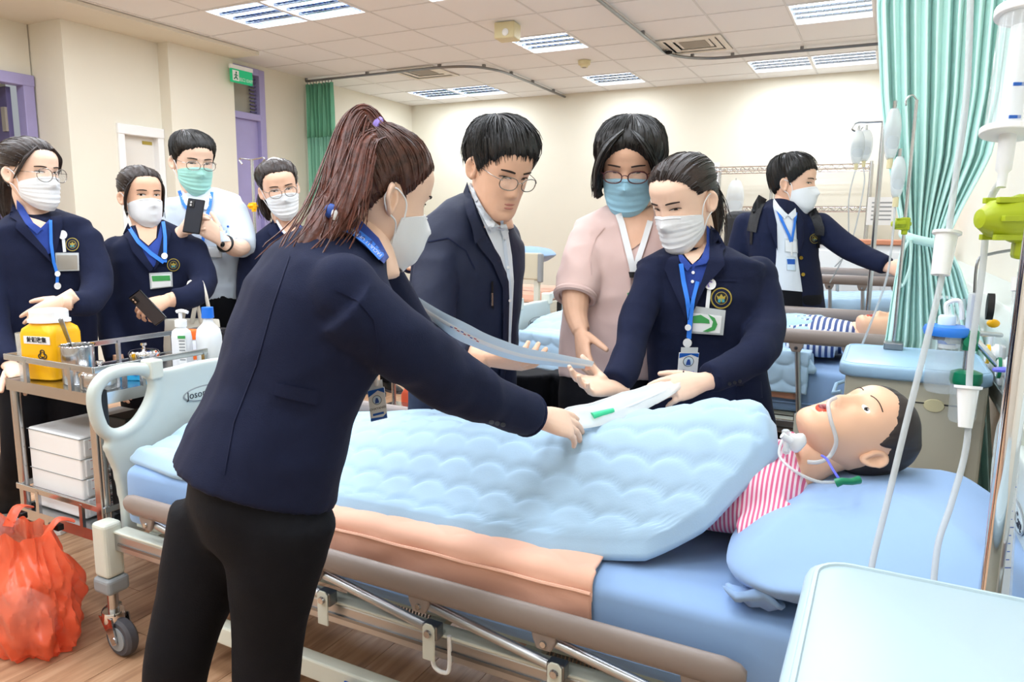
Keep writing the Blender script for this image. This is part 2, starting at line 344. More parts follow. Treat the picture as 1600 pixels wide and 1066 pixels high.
# fluorescent troffers
mat('tube_light', '#ffffff', .4, emit=8, emit_col='#eaf2ff').cycles.emission_sampling = 'NONE'; mat('louver', '#a9b6ca', .12, 1)
LBL = {(2, 1): 'left one of the bright pair of fluorescent troffers nearest the pillar wall', (3, 1): 'right one of the bright pair of fluorescent troffers nearest the pillar wall',
       (5, 4): 'louvred ceiling light beside the yellow emergency light box', (5, 7): 'louvred ceiling light beside the round smoke detector',
       (1, 7): 'left of the two small far ceiling lights inside the left curtain track', (2, 7): 'right of the two small far ceiling lights inside the left curtain track',
       (9, 4): 'ceiling light nearest the mint curtain at the top edge of the photo', (8, 7): 'left of two ceiling lights against the back wall by the mint curtain', (9, 7): 'right of two ceiling lights against the back wall, touching the mint curtain'}
def troffer(i, j):
    x, y = cell(i, j); t = thing('ceiling_light', LBL.get((i, j), 'square fluorescent ceiling light over the room behind the photographer'), 'ceiling light', (x, y, CEIL), 'louvred fluorescent ceiling lights')
    w_ = .29
    f = MB()
    for sx in (-1, 1): f.b6(x+sx*w_-.008, x+sx*w_+.008, y-w_, y+w_, CEIL-.006, CEIL+.09); f.b6(x-w_, x+w_, y+sx*w_-.008, y+sx*w_+.008, CEIL-.006, CEIL+.09)
    f.b6(x-w_, x+w_, y-w_, y+w_, CEIL+.08, CEIL+.09); f.build('housing', 'white', t, smooth=False)
    for q in (-.2, -.07, .07, .2):
        MB().tube([(x-.27, y+q, CEIL+.05), (x+.27, y+q, CEIL+.05)], .013, 8).build('lamp_tube', 'tube_light', t)
    for q in (-.135, 0, .135): MB().prism([(x-.28, y+q-.002, CEIL), (x+.28, y+q-.002, CEIL), (x+.28, y+q-.006, CEIL+.02), (x-.28, y+q-.006, CEIL+.02)], V(0, .018, 0)).build('reflector', 'louver', t, smooth=False)
    lv = MB()
    for q in range(-4, 5): lv.b6(x+q*.058-.003, x+q*.058+.003, y-.28, y+.28, CEIL+.004, CEIL+.022)
    lv.build('louver', 'louver', t, smooth=False)
    ld = bpy.data.lights.new('fixture_light', 'AREA'); ld.shape = 'RECTANGLE'; ld.size = .54; ld.size_y = .034; ld.energy = LAMP_W/4; ld.color = (.90, .95, 1.0)
    if j < 0: ld.size_y = .5; ld.energy = LAMP_W
    for q in ((-.2, -.07, .07, .2) if j >= 0 else (0,)):
        lo = bpy.data.objects.new('fixture_light', ld); COL.objects.link(lo); lo.location = (x, y+q, CEIL+.001); lo.parent = t; lo.matrix_parent_inverse = Matrix.Translation((-x, -y, -CEIL))
for c in fix: troffer(*c)
for (i, j), lb in zip(vents, ('square ceiling vent inside the left curtain track', 'square ceiling vent inside the right curtain track by its bend')):
    x, y = cell(i, j); t = thing('ceiling_vent', lb, 'vent', (x, y, CEIL), 'ceiling vents')
    for k, (a, zz) in enumerate(((.29, 0), (.22, .008), (.15, .016))):
        f = MB(); b = a-.05
        for s_ in (-1, 1): f.b6(x+s_*(a+b)/2-.025, x+s_*(a+b)/2+.025, y-a, y+a, CEIL-.014+zz, CEIL-.004+zz); f.b6(x-b, x+b, y+s_*(a+b)/2-.025, y+s_*(a+b)/2+.025, CEIL-.014+zz, CEIL-.004+zz)
        f.build('vent_ring', 'vent', t, bevel=.003)
    MB().b6(x-.12, x+.12, y-.12, y+.12, CEIL-.002, CEIL+.03).build('vent_core', 'vent_dark', t, smooth=False)
# walls
struct(MB().b6(XL-1.2, XR+.2, YB, YB+.1, 0, CEIL+.05).build('wall_back', 'wall', smooth=False))
struct(MB().b6(XR, XR+.1, YF, YB, 0, CEIL+.05).build('wall_right', 'wall', smooth=False))
struct(MB().b6(XL-1.2, XR+.2, YF-.1, YF, 0, CEIL+.05).build('wall_front', 'wall', smooth=False))
wl = thing('wall_left', '', '', (XL, 4, 0)); del wl['label']; del wl['category']; struct(wl)
for (x0_, x1_, y0_, y1_, z0_, z1_) in ((XL-.1, XL, 6.07, YB, 0, CEIL+.05), (XL-.1, XL, 5.45, 6.07, 2.93, CEIL+.05),
        (-6.75, -6.65, YF, 2.8, 0, CEIL+.05), (-6.75, -6.65, 2.8, 3.86, 2.5, CEIL+.05), (-6.9, -6.6, 4.2, 4.8, 0, 2.3)):
    MB().b6(x0_, x1_, y0_, y1_, z0_, z1_).build('wall_panel', 'wall', wl, smooth=False)
for (x0_, x1_, y0_, y1_, z0_, z1_) in ((-6.75, -6.06, 4.765, 5.52, 0, CEIL), (-6.75, -6.2, 3.87, 4.765, 2.17, CEIL), (-6.75, -6.2, 3.87, 4.30, 0, 2.17)):
    MB().b6(x0_, x1_, y0_, y1_, z0_, z1_).build('pillar', 'wall', wl, smooth=False)
MB().b6(-7.35, -7.3, .5, 4, 0, CEIL).build('wall_panel', 'wall', wl, smooth=False)
MB().b6(-6.75, -5.69, YF, 5.52, CEIL-.035, CEIL-.004).build('soffit', 'wall', wl, smooth=False)
# lilac doorway at far left
d = thing('door_1', '', '', (-6.66, 2.4, 0)); del d['label']; del d['category']; struct(d)
for y in (2.84, 3.81): MB().b6(-6.72, -6.61, y-.045, y+.045, 0, 2.5).build('door_jamb', 'lilac', d, bevel=.006)
MB().b6(-6.715, -6.604, 2.796, 3.858, 2.43, 2.523).build('door_head', 'lilac', d, bevel=.006)
lf = MB().b6(-7.28, -6.74, 3.69, 3.73, .01, 2.42).build('door_leaf', 'lilac_dark', d, bevel=.004)
MB().b6(-6.80, -6.745, 3.67, 3.69, 1.6, 1.85).build('edge_plate', 'dark_glass', lf, smooth=False)
MB().b6(-6.80, -6.745, 3.67, 3.69, 2.05, 2.25).build('edge_plate', 'vent_dark', lf, smooth=False)
# small white door
d = thing('door_2', '', '', (-6.2, 4.5, 0)); del d['label']; del d['category']; struct(d)
for y in (4.335, 4.735): MB().b6(-6.3, -6.18, y-.035, y+.028, 0, 2.12).build('door_jamb', 'white', d, bevel=.006)
MB().b6(-6.29, -6.172, 4.296, 4.764, 2.08, 2.168).build('door_head', 'white', d, bevel=.006)
lf = MB().b6(-6.32, -6.25, 4.36, 4.71, .01, 2.08).build('door_leaf', 'door_white', d, bevel=.003)
MB().b6(-6.252, -6.245, 4.58, 4.68, 2.015, 2.045).build('door_plate', 'emblem_gold', lf, smooth=False)
# lilac door with a transom
d = thing('door_3', '', '', (XL, 5.75, 0)); del d['label']; del d['category']; struct(d)
for y in (5.40, 6.01): MB().b6(XL-.1, XL+.03, y-.04, y+.04, 0, 2.93).build('door_jamb', 'lilac', d, bevel=.006)
for z in (2.9, 2.43): MB().b6(XL-.09, XL+.025, 5.44, 5.98, z-.035, z+.035).build('door_rail', 'lilac', d, bevel=.006)
lf = MB().b6(XL-.07, XL-.02, 5.44, 5.97, .01, 2.4).build('door_leaf', 'lilac', d, bevel=.003)
MB().tube([(XL-.02, 5.92, 1.0), (XL+.03, 5.92, 1.0), (XL+.03, 5.8, 1.0)], .011, 8).build('door_handle', 'steel', lf)
MB().b6(XL-.06, XL-.05, 5.44, 5.97, 2.45, 2.87).build('transom_pane', mat('transom', '#9a978a', .15, spec=.6), d, smooth=False)
mb = MB()
for k in range(10): mb.b6(XL-.03, XL-.012, 5.88, 5.96, 2.48+k*.038, 2.495+k*.038)
mb.build('transom_louver', 'lilac_dark', d, smooth=False)
# baseboards
struct(MB().b6(XL, XR, YB-.02, YB, 0, .1).build('baseboard_back', 'vent_dark', bevel=.003))
struct(MB().b6(XR-.02, XR, YF, YB, 0, .1).build('baseboard_right', 'vent_dark', bevel=.003))
# exit sign
t = thing('exit_sign', 'green emergency exit sign hanging above the lilac door', 'sign', (-5.9, 5.75, 2.7))
e0 = V(-5.98, 5.55, 2.765)
MB().box(e0+V(0, 0, .085), (.03, .29, .04)).build('sign_bracket', 'white', t, bevel=.004)
MB().box(e0, (.03, .27, .13)).build('sign_panel', 'exit_green', t, bevel=.004)
MB().box(e0+V(.016, -.085, 0), (.002, .08, .10)).build('pictogram_field', 'white', t, smooth=False)
rm = MB().ball(e0+V(.018, -.08, .03), (.002, .010, .010)); rm.tube([e0+V(.018, -.085, .018), e0+V(.018, -.085, -.012), e0+V(.018, -.11, -.036)], .006, 6); rm.tube([e0+V(.018, -.085, -.012), e0+V(.018, -.066, -.036)], .006, 6); rm.tube([e0+V(.018, -.107, .0), e0+V(.018, -.085, .012), e0+V(.018, -.06, .0)], .004, 6)
rm.build('running_figure', 'green_med', t)
text('sign_letters', '出口 EXIT', .042, e0+V(.017, .045, -.03), (0, 1, 0), (0, 0, 1), 'white', t)
# yellow emergency light box, smoke detector, sprinkler
c = PZ(793, 50, CEIL-.07); t = thing('emergency_light_box', 'pale yellow emergency light box hanging from the ceiling', 'light box', c)
MB().box(c, (.18, .16, .13), .1).build('box_body', 'ivory', t, bevel=.01); MB().box(c+V(0, 0, .068), (.13, .12, .01), .1).build('ceiling_plate', 'white', t, bevel=.003)
MB().ball(c+V(.02, -.08, -.02), (.03, .012, .03)).build('lamp_lens', 'white_gloss', t)
c = PZ(913, 98, CEIL-.02); t = thing('smoke_detector', 'round ivory smoke detector on the ceiling beside a light', 'smoke detector', c)
MB().lathe(c, [(0, -.045), (.035, -.045), (.04, -.03), (.06, -.02), (.065, .018), (0, .018)]).build('detector_body', 'ivory', t); MB().lathe(c, [(0, -.052), (.02, -.05), (.022, -.044), (0, -.044)]).build('sensor_cap', 'vent_dark', t)
# curtain tracks
def track(name, pts, label):
    t = thing(name, label, 'curtain track', pts[0], 'ceiling curtain tracks')
    p = spline(pts, 10); MB().tube(p, .014, 8).build('rail', 'steel_dark', t)
    for q in p[::9]: MB().box(q+V(0, 0, .02), (.03, .03, .03)).build('bracket', 'steel_dark', t, smooth=False)
zt = CEIL-.035
track('curtain_track', [V(XL, 6.72, zt), V(-5.2, 6.72, zt), V(-4.2, 6.75, zt), V(-3.88, 7.05, zt), V(-3.83, 7.6, zt), V(-3.83, 8.2, zt), V(-3.83, YB, zt)], 'bent grey curtain track on the ceiling at the left, above the green curtain')
track('curtain_track', [V(-2.03, 3.2, zt), V(-2.03, 5.0, zt), V(-2.03, 6.6, zt), V(-2.0, 7.15, zt), V(-1.7, 7.45, zt), V(-1.2, 7.48, zt), V(-.3, 7.5, zt), V(.44, 7.5, zt)], 'bent grey curtain track on the ceiling at the right, running behind the mint curtain')
track('curtain_track', [V(-1.9, 2.86, zt), V(-.8, 2.86, zt), V(.44, 2.86, zt)], 'straight curtain track out of sight above the mint curtain')
t = thing('track_end_stop', 'small black stop on the bend of the right curtain track', 'stopper', PZ(1045, 82, CEIL-.03)); MB().ball(PZ(1045, 82, CEIL-.04), (.035, .02, .018)).build('stop_knob', 'black', t); MB().tube([PZ(1045, 82, CEIL-.04), PZ(1045, 82, CEIL-.005)], .008, 6).build('stop_stem', 'black', t)
# green curtain far left
def curtain_mesh(path_fn, z0, z1, nu, nv, th=.003):
    vs = []; fs = []
    for j in range(nv+1):
        for i in range(nu+1): vs.append(path_fn(i/nu, j/nv))
    for j in range(nv):
        for i in range(nu): a = j*(nu+1)+i; fs.append((a, a+1, a+nu+2, a+nu+1))
    return MB().add(vs, fs)
t = thing('green_curtain', 'dark green privacy curtain bunched at the far left wall', 'curtain', (-5.7, 6.72, 0))
def gc(u, v, z0=.25, z1=2.52):
    a = u*2*math.pi*7; return V(-6.19+.42*u, 6.70+.035*math.sin(a)+.012*math.sin(2.3*a+v*3), z0+(z1-z0)*v)
o = curtain_mesh(lambda u, v: gc(u, v, .25, 2.3), 0, 0, 140, 8).build('cloth', 'curtain_far', t, ang=180, fixn=False); so = o.modifiers.new('s', 'SOLIDIFY'); so.thickness = .003
o = curtain_mesh(lambda u, v: gc(u, v, 2.3, 2.9), 0, 0, 140, 4).build('mesh_band', 'curtain_mesh', t, ang=180, fixn=False); so = o.modifiers.new('s', 'SOLIDIFY'); so.thickness = .003
h = MB()
for k in range(9): h.tube([(-6.16+k*.045, 6.70, 2.88), (-6.16+k*.045, 6.70, zt)], .005, 5)
h.build('hooks', 'steel_dark', t)
# ================================================================== BEDS
def end_board(t, name, X, y0, y1, zt, zb, sgn, logo=None, lid=True):
    """moulded plastic foot/head board in the plane X, with a grip loop at both ends"""
    yc = (y0+y1)/2; hw = (y1-y0)/2; mb = MB(); s_ = 1
    def pt(a, z): return V(X, yc+a, zt+z)
    for s_ in (-1, 1):
        loop = [(-.98, -.10), (-.97, -.045), (-.88, -.01), (-.76, .0), (-.60, -.004), (-.50, -.02), (-.46, -.06), (-.52, -.12), (-.66, -.175), (-.82, -.19), (-.93, -.165)]
        mb.tube(spline([pt(s_*a*hw, z) for a, z in loop], 6, True), .021, 10, closed=True)
        sk = [(-.46, -.02), (-.50, -.10), (-.66, -.185), (-.88, -.185), (-.93, -.22), (-.86, -.30), (-.82, -.42), (-.82, zb-zt), (-.62, zb-zt), (-.58, -.36), (-.40, -.30), (0, -.29), (0, -.015)]
        mb.prism([V(X-.016, yc+s_*a*hw, zt+z) for a, z in sk], V(.032, 0, 0))
    me = remesh(mb, .0065, 7)
    b = put(name, me, 'bed_mint', t, ang=180)
    for s_ in (-1, 1):
        MB().obox(pt(s_*-.47*hw, -.012), V(.026, 0, 0), V(0, .022, 0), V(0, 0, .03)).build('grip_collar', 'bed_cream', b, bevel=.006)
        MB().obox(pt(s_*-.92*hw, -.10), V(.012, 0, 0), V(0, .012, 0), V(0, 0, .055)).build('grip_insert', 'black', b, bevel=.004)
    if logo:
        o = pt(0, -.12) + V(sgn*.017, 0, 0)
        MB().lathe(o, [(0, 0), (.085, 0), (.085, .0015), (0, .0015)], 28, V(sgn, 0, 0), (1, .3)).build('logo_oval', 'plastic_grey', b)
        MB().lathe(o, [(0, 0), (.08, 0), (.08, .0025), (0, .0025)], 28, V(sgn, 0, 0), (1, .27)).build('logo_field', 'bed_mint', b)
        text('logo_letters', 'JosonCare', .034, o+V(sgn*.003, 0, 0), (0, sgn, 0), (0, 0, 1), 'ink', b)
    return b
def caster(t, x, y, ztop):
    st = MB().tube([(x, y, .10), (x, y, ztop)], .014, 12).build('caster_stem', 'steel', t)
    hd = MB().lathe((x, y, .0), [(0, .098), (.03, .1), (.036, .115), (.03, .135), (0, .135)], 16)
    for s_ in (-1, 1): hd.prism([(x-.028, y+s_*.026, .125), (x+.03, y+s_*.026, .125), (x+.048, y+s_*.026, .05), (x+.03, y+s_*.026, .04)], V(0, s_*.004, 0))
    hd.build('caster_fork', 'chrome', t)
    wh = MB().lathe((x+.035, y-.018, .058), [(0, 0), (.05, 0), (.058, .008), (.058, .028), (.05, .036), (0, .036)], 28, V(0, 1, 0)).build('caster_wheel', 'rubber', t)
    MB().lathe((x+.035, y-.022, .058), [(0, 0), (.036, 0), (.036, .044), (0, .044)], 24, V(0, 1, 0)).build('wheel_hub', 'plastic_grey', wh)
    MB().lathe((x+.035, y-.032, .058), [(0, 0), (.011, 0), (.011, .064), (0, .064)], 10, V(0, 1, 0)).build('axle_bolt', 'steel', wh)
def screw(p, n, r, t): MB().lathe(p, [(0, 0), (r, 0), (r*.8, r*.5), (0, r*.5)], 10, n).build('screw', 'steel', t)
def side_rail(t, y, x0, x1, zr, zf, down, sgn):
    """folding rail: taupe top beam with tabs, aluminium links down to pivots on the frame"""
    mb = MB(); n = 12; ring = lambda x, k: [V(x, y+.016*k*math.cos(a)*(1 if abs(math.cos(a)) < .9 else 1), zr+.03*k*math.sin(a)) for a in (2*math.pi*i/n for i in range(n))]
    mb.loft([ring(x0, .45), ring(x0+.012, .8), ring(x0+.04, 1), ring(x1-.04, 1), ring(x1-.012, .8), ring(x1, .45)])
    r = mb.build('rail_beam', 'rail_taupe', t, ang=60)
    N = 6; sp = (x1-x0-.18)/(N-1)
    for k in range(N):
        x = x0+.09+k*sp
        MB().prism([(x-.034, y-.006, zr), (x+.034, y-.006, zr), (x+.028, y-.006, zr-.04), (x+.018, y-.006, zr-.062), (x-.014, y-.006, zr-.062), (x-.024, y-.006, zr-.04)], V(0, .012, 0)).build('rail_tab', 'rail_taupe', r, bevel=.004)
        screw(V(x+.002, y+sgn*-.007, zr-.046), V(0, -sgn, 0), .008, r)
        px_ = x+(.33 if down else .03); pz = zf+.045
        if px_ > x1+.12: continue
        MB().tube([(x+.006, y+sgn*.012, zr-.045), (px_, y+sgn*.014, pz)], .0115, 10).build('rail_link', 'alu', t)
        q = MB().prism([(px_-.016, y-sgn*.004, zf-.02), (px_+.016, y-sgn*.004, zf-.02), (px_+.016, y-sgn*.004, pz+.012), (px_+.008, y-sgn*.004, pz+.022), (px_-.008, y-sgn*.004, pz+.022), (px_-.016, y-sgn*.004, pz+.012)], V(0, sgn*.004, 0)).build('pivot_plate', 'bed_cream', t, bevel=.002)
        MB().box((px_, y+sgn*.014, pz), (.04, .028, .034)).build('pivot_block', 'steel_dark', t, bevel=.003)
        screw(V(px_, y-sgn*.006, pz), V(0, -sgn, 0), .010, q)
def bed(x0, x1, y0, y1, zm, label, near='down', zrn=.51, zrf=.64, rx=None, hb=True, logo=True, fb_z=.86):
    t = thing('hospital_bed', label, 'bed', ((x0+x1)/2, (y0+y1)/2, 0), 'hospital beds of the ward')
    zf = zm-.235                      # frame bar centre
    rx = rx or (x0+.14, x1-.45)
    for y, sg in ((y0+.015, 1), (y1-.015, -1)):
        mb = MB().b6(x0+.03, x1-.03, y-.02, y+.02, zf-.032, zf+.022)
        f = mb.build('frame_beam', 'alu', t, bevel=.004)
        MB().b6(x0+.03, x1-.03, y-.022, y+.022, zf+.022, zf+.03).build('beam_cap', 'bed_cream', f, bevel=.003)
        MB().b6(x0+.05, x1-.05, y-sg*.024, y-sg*.019, zf-.012, zf-.004).build('beam_groove', 'steel_dark', f, smooth=False)
        MB().b6(x0+.25, x1-.35, y+sg*.03-.02, y+sg*.03+.02, .13, .185).build('base_beam', 'bed_cream', t, bevel=.005)
    for x in (x0+.25, x1-.35):
        MB().b6(x-.025, x+.025, y0+.05, y1-.05, .135, .18).build('base_cross', 'bed_cream', t, bevel=.004)
        MB().b6(x+.3, x+.34, y0+.05, y0+.09, .18, zf).build('lift_post', 'bed_cream', t, bevel=.003)
        MB().b6(x+.3, x+.34, y1-.09, y1-.05, .18, zf).build('lift_post', 'bed_cream', t, bevel=.003)
    MB().b6(x0+.06, x1-.06, y0+.05, y1-.05, zf+.03, zf+.045).build('deck_panel', 'bed_cream', t, smooth=False)
    sl = MB()
    for k in range(9): x = x0+.15+k*(x1-x0-.3)/8; sl.b6(x-.02, x+.02, y0+.04, y1-.04, zf+.01, zf+.03)
    sl.build('deck_slats', 'bed_cream', t, smooth=False)
    for x in (x0, x1):
        for y in (y0-.005, y1+.005):
            MB().b6(x-.032, x+.032, y-.03, y+.03, zf-.115, zf+.055).build('corner_post', 'bed_cream', t, bevel=.012, seg=3)
            MB().b6(x-.036, x+.04, y-.036, y+.036, zf-.165, zf-.115).build('bumper', 'plastic_grey', t, bevel=.012, seg=3)
            caster(t, x, y, zf-.16)
    side_rail(t, y0-.035, rx[0], rx[1], zrn, zf, near == 'down', 1)
    side_rail(t, y1+.035, rx[0], rx[1], zrf, zf, False, -1)
    end_board(t, 'footboard', x0, y0-.02, y1+.02, fb_z, zf-.02, 1, logo)
    if hb: end_board(t, 'headboard', x1, y0-.02, y1+.02, fb_z+.02, zf-.02, -1, logo)
    return t, zf
def mattress(x0, x1, y0, y1, zb, zt, label, lift=None):
    nx, ny = 60, 28; mb = MB(); r = .045
    def prof(a, b, s):                    # rounded edge parameter
        return a+(b-a)*s
    rings = []
    for i in range(nx+1):
        s = i/nx; ex = min(s, 1-s)*(x1-x0); q = min(1, ex/r); ins = r*(1-math.sqrt(max(0, 1-(1-q)**2)))
        x = x0+(x1-x0)*s; ring = []
        L = 40
        for k in range(L):
            a = 2*math.pi*k/L; ca, sa = math.cos(a), math.sin(a); e = .22
            yy = math.copysign(abs(ca)**e, ca); zz = math.copysign(abs(sa)**e, sa)
            hy = (y1-y0)/2-ins*.6; hz = (zt-zb)/2-ins*.6
            p = V(x, (y0+y1)/2+yy*hy, (zb+zt)/2+zz*hz)
            p.y += .004*noise.noise(p*5)*(1 if zz < .9 else 0); p.z += .004*noise.noise(p*4+V(9, 0, 0))
            ring.append(p)
        rings.append(ring)
    mb.loft(rings); t = thing('mattress', label, 'mattress', ((x0+x1)/2, (y0+y1)/2, zb)); mb.build('sheet_cover', 'sheet', t, ang=180)
    sm = MB().tube([V(x0+.05, y0-.001, zb+.05), V((x0+x1)/2, y0-.003, zb+.045), V(x1-.05, y0-.001, zb+.05)], .004, 6)
    sm.build('seam_piping', 'sheet', t)
    return t
def quilt_cells(u, v, cw=.085, ch=.075):
    """ogee quilting: 0 at stitched seams, 1 on the puffs"""
    a = ch*.30; k0 = math.floor(v/ch); best = 1e9
    for k in (k0-1, k0, k0+1, k0+2):
        s = 1 if k % 2 == 0 else -1
        y = k*ch + s*a*math.cos(math.pi*2*u/(cw*2))
        best = min(best, abs(v-y))
    # verticals joining the waves
    sv = math.pi*u/cw; cell = (math.floor(v/ch)) % 2
    ph = abs(((u/cw + (0 if cell else .0)) % 1)-.5)*2
    best2 = best/(ch*.5)
    return max(0, min(1, best2))**.55
def clam(u, v, cw=.095, ch=.078):
    """clamshell quilting relief"""
    r = cw*.60; best = 1e9
    k = math.floor(v/ch)
    # owner shell: the lowest row whose arc covers the point
    d = 1e9
    for kk in (k+1, k, k-1):
        off = .5*cw if kk % 2 else 0
        i = round((u-off)/cw)
        cx = off+i*cw; cy = kk*ch
        q = math.hypot(u-cx, (v-cy)*1.0)
        d = min(d, abs(q-r))
        if q < r: break
    return min(1, d/(r*.30))**.55
def smooth(a, b, x): t = max(0, min(1, (x-a)/(b-a))); return t*t*(3-2*t)
def quilt(label, x0, x1, near, far, base, hfun, endf, m='quilt', nx=230, ny=130, th=.03, grp=None, fold=True):
    """near(x), far(x): edge lines in Y ; hfun(x,y): what lies beneath ; endf(s): shift of the head-end edge"""
    top = []; H_ = np.zeros((nx+1, ny+1))
    for i in range(nx+1):
        row = []
        for j in range(ny+1):
            s = i/nx; w_ = j/ny
            xx = x0+(x1+endf(w_)-x0)*s; yn, yf = near(xx), far(xx); yy = yn+(yf-yn)*w_
            dn = w_*(yf-yn); df = (1-w_)*(yf-yn); de = (1-s)*(x1-x0); d0 = s*(x1-x0); ed = min(dn, df, de, d0)
            puff = clam(xx*1.0, yy*-1.0-hfun(xx, yy)*.6)
            rim = math.sqrt(max(0, 1-(1-min(1, ed/.022))**2))
            z = base+hfun(xx, yy)+ (th*.5+th*.5*rim) + (.011*puff-.006)*min(1, ed/.02)
            z += .006*noise.noise(V(xx*4, yy*4, 3))
            row.append(V(xx, yy, z))
        top.append(row)
    mb = MB(); vs = [p for r in top for p in r]; n1 = ny+1
    fs = [(i*n1+j, (i+1)*n1+j, (i+1)*n1+j+1, i*n1+j+1) for i in range(nx) for j in range(ny)]
    per = [(i, 0) for i in range(nx)] + [(nx, j) for j in range(ny)] + [(i, ny) for i in range(nx, 0, -1)] + [(0, j) for j in range(ny, 0, -1)]
    pid = [i*n1+j for i, j in per]; lv = len(vs); loops = []
    for q, (out, dz) in enumerate(((.010, -.35), (.012, -.7), (.004, -1.0))):
        L = []
        for (i, j) in per:
            p = top[i][j]; c = V((x0+x1)/2, 0, 0)
            nrm = V(-1 if i == 0 else 1 if i == nx else 0, -1 if j == 0 else 1 if j == ny else 0, 0).normalized()
            L.append(lv+len(loops)*len(per)+len(L)); vs.append(p+nrm*out+V(0, 0, dz*th))
        loops.append(L)
    prev = pid
    for L in loops:
        k = len(L); fs += [(prev[a], L[a], L[(a+1) % k], prev[(a+1) % k]) for a in range(k)]; prev = L
    mb.add(vs, fs); t = thing('quilt', label, 'quilt', (x0, near(x0), base), grp)
    o = mb.build('quilted_cover', m, t, ang=180); return t, o, top
# ---- bed 1
B1 = dict(x0=-2.0, x1=.28, y0=1.27, y1=1.98)
bed1, zf1 = bed(-2.0, .28, 1.27, 1.98, .60, 'near cream hospital bed with lowered taupe side rail under the practice patient', near='down', zrn=.515, zrf=.645, rx=(-1.86, -.16), fb_z=.862)
# sticker on the near base beam, bag hook
bb = [o for o in bed1.children if o.name.startswith('base_beam')][0]
o = PY(588, 1062, 1.277); o.z = .158
MB().box(o+V(0, .0, 0), (.2, .004, .04)).build('logo_sticker', 'logo_blue', bb, bevel=.001)
text('sticker_letters', 'Joson', .042, o+V(-.03, -.0035, 0), (1, 0, 0), (0, 0, 1), 'white', bb)
hk = PY(690, 1035, 1.262)
MB().tube(spline([hk+V(.02, 0, .07), hk+V(.02, 0, -.01), hk+V(.005, -.005, -.02), hk+V(-.015, -.006, -.012), hk+V(-.022, -.006, .012)], 6), .005, 8).build('bag_hook', 'white', bed1)
spg = MB()
for x0_ in (-.62, -1.05):
    spg.tube([V(x0_+.16*k/120, 1.36+.012*math.cos(k*.9), .36+.012*math.sin(k*.9)) for k in range(121)], .0022, 5)
spg.build('spring', 'steel_dark', bed1)
mattress(-1.955, .235, 1.285, 1.965, .405, .60, 'blue sheeted mattress on the near bed, under the practice patient')
# peach underpad on bed 1
def sheet_grid(name, m, t, fn, nu, nv, th=.006):
    o = curtain_mesh(fn, 0, 0, nu, nv).build(name, m, t, ang=180, fixn=False); s_ = o.modifiers.new('s', 'SOLIDIFY'); s_.thickness = th; s_.offset = 0; return o
t = thing('underpad', 'peach quilted underpad across the near bed, hanging over its edge', 'underpad', (-1, 1.28, .5))
def padf(u, v):
    x = -1.62+1.15*u
    L = .36*v           # from the middle of the mattress to the drop
    yy = 1.60-L
    q = .0045*(abs(math.sin(x*21+L*26))**.5+abs(math.sin(x*21-L*26))**.5-1)
    if yy > 1.305: return V(x+.03*(1-v)*u*-1, yy, .610+q*.8)
    a = (1.305-yy); 
    if a < .035: b = a/.035*math.pi/2; return V(x, 1.305-.027*math.sin(b), .610-.024*(1-math.cos(b))+q*.5)
    return V(x, 1.277-.002*math.sin(x*30), .586-(a-.035))
sheet_grid('quilted_top', 'peach', t, padf, 200, 60)
def padb(u, v):
    x = -1.62+1.15*u; return V(x+.002, 1.272-.006*math.sin(x*23+v*3)*v-.004*noise.noise(V(x*16, v*2, 0)), .578-.085*v)
sheet_grid('hem_flap', 'peach_binding', t, padb, 120, 10, .003)
MB().tube([V(-1.62+1.15*k/40, 1.269, .578+.001*math.sin(k)) for k in range(41)], .004, 6).build('binding', 'peach', t)
# body relief under the quilt
def hump(x, y, yc=1.64):
    prof = np.interp(x, [-1.95, -1.75, -1.62, -1.5, -1.3, -1.1, -.9, -.75, -.6, -.45, -.33, -.22, -.1], [.06, .10, .135, .10, .105, .125, .155, .18, .195, .225, .275, .285, .22])
    wd = np.interp(x, [-1.9, -1.2, -.8, -.4, -.2], [.21, .22, .235, .25, .26]); d = abs(y-yc)/wd
    k_ = smooth(-.7, -.3, x); g = max(0, 1-smooth(.25-.18*k_, 1.25-.10*k_, d))
    leg = 1
    return float(prof*g*leg + .012*math.sin(x*9+y*7)*g*smooth(-.3, -.6, x))
edge = [(-1.97, 1.33), (-1.734, 1.30), (-1.167, 1.322), (-.845, 1.345), (-.597, 1.36), (-.402, 1.395), (-.3, 1.42), (-.2, 1.46), (0, 1.52)]
q1, q1o, q1top = quilt('light blue scallop quilted blanket over the practice patient on the near bed', -1.94, -.225, lambda x: float(np.interp(x, [e[0] for e in edge], [e[1] for e in edge])), lambda x: 1.985, .605, hump,
                 lambda s: float(np.interp(s, [0, .05, .12, .18, .31, .43, .6, 1], [-.175, -.065, .015, .045, .03, -.01, -.05, -.08])))
# pillow
def pillow(label, c, sx, sy, sz, tilt=0, m='pillow', name='pillow', rz=0):
    mb = MB(); n, mm = 56, 28; rings = []; t = thing(name, label, 'pillow', c)
    R = Matrix.Rotation(rz, 3, 'Z') @ Matrix.Rotation(tilt, 3, 'Y')
    for i in range(mm+1):
        a = math.pi*i/mm; rr = []
        for k in range(n):
            b = 2*math.pi*k/n; cb, sb = math.cos(b), math.sin(b); e = .45
            rad = math.sin(a)**.5; x = math.copysign(abs(cb)**e, cb)*sx*rad; y = math.copysign(abs(sb)**e, sb)*sy*rad
            edge_ = max(abs(x)/sx, abs(y)/sy); z = -math.cos(a)*sz*(1-.72*edge_**3)
            p = V(x, y, z); p.z += .010*noise.noise(V(x*9, y*9, 1))+.004*noise.noise(V(x*25, y*25, 2)); rr.append(Vector(c)+R @ p)
        rings.append(rr)
    mb.loft(rings); mb.build('pillow_case', m, t, ang=180); return t
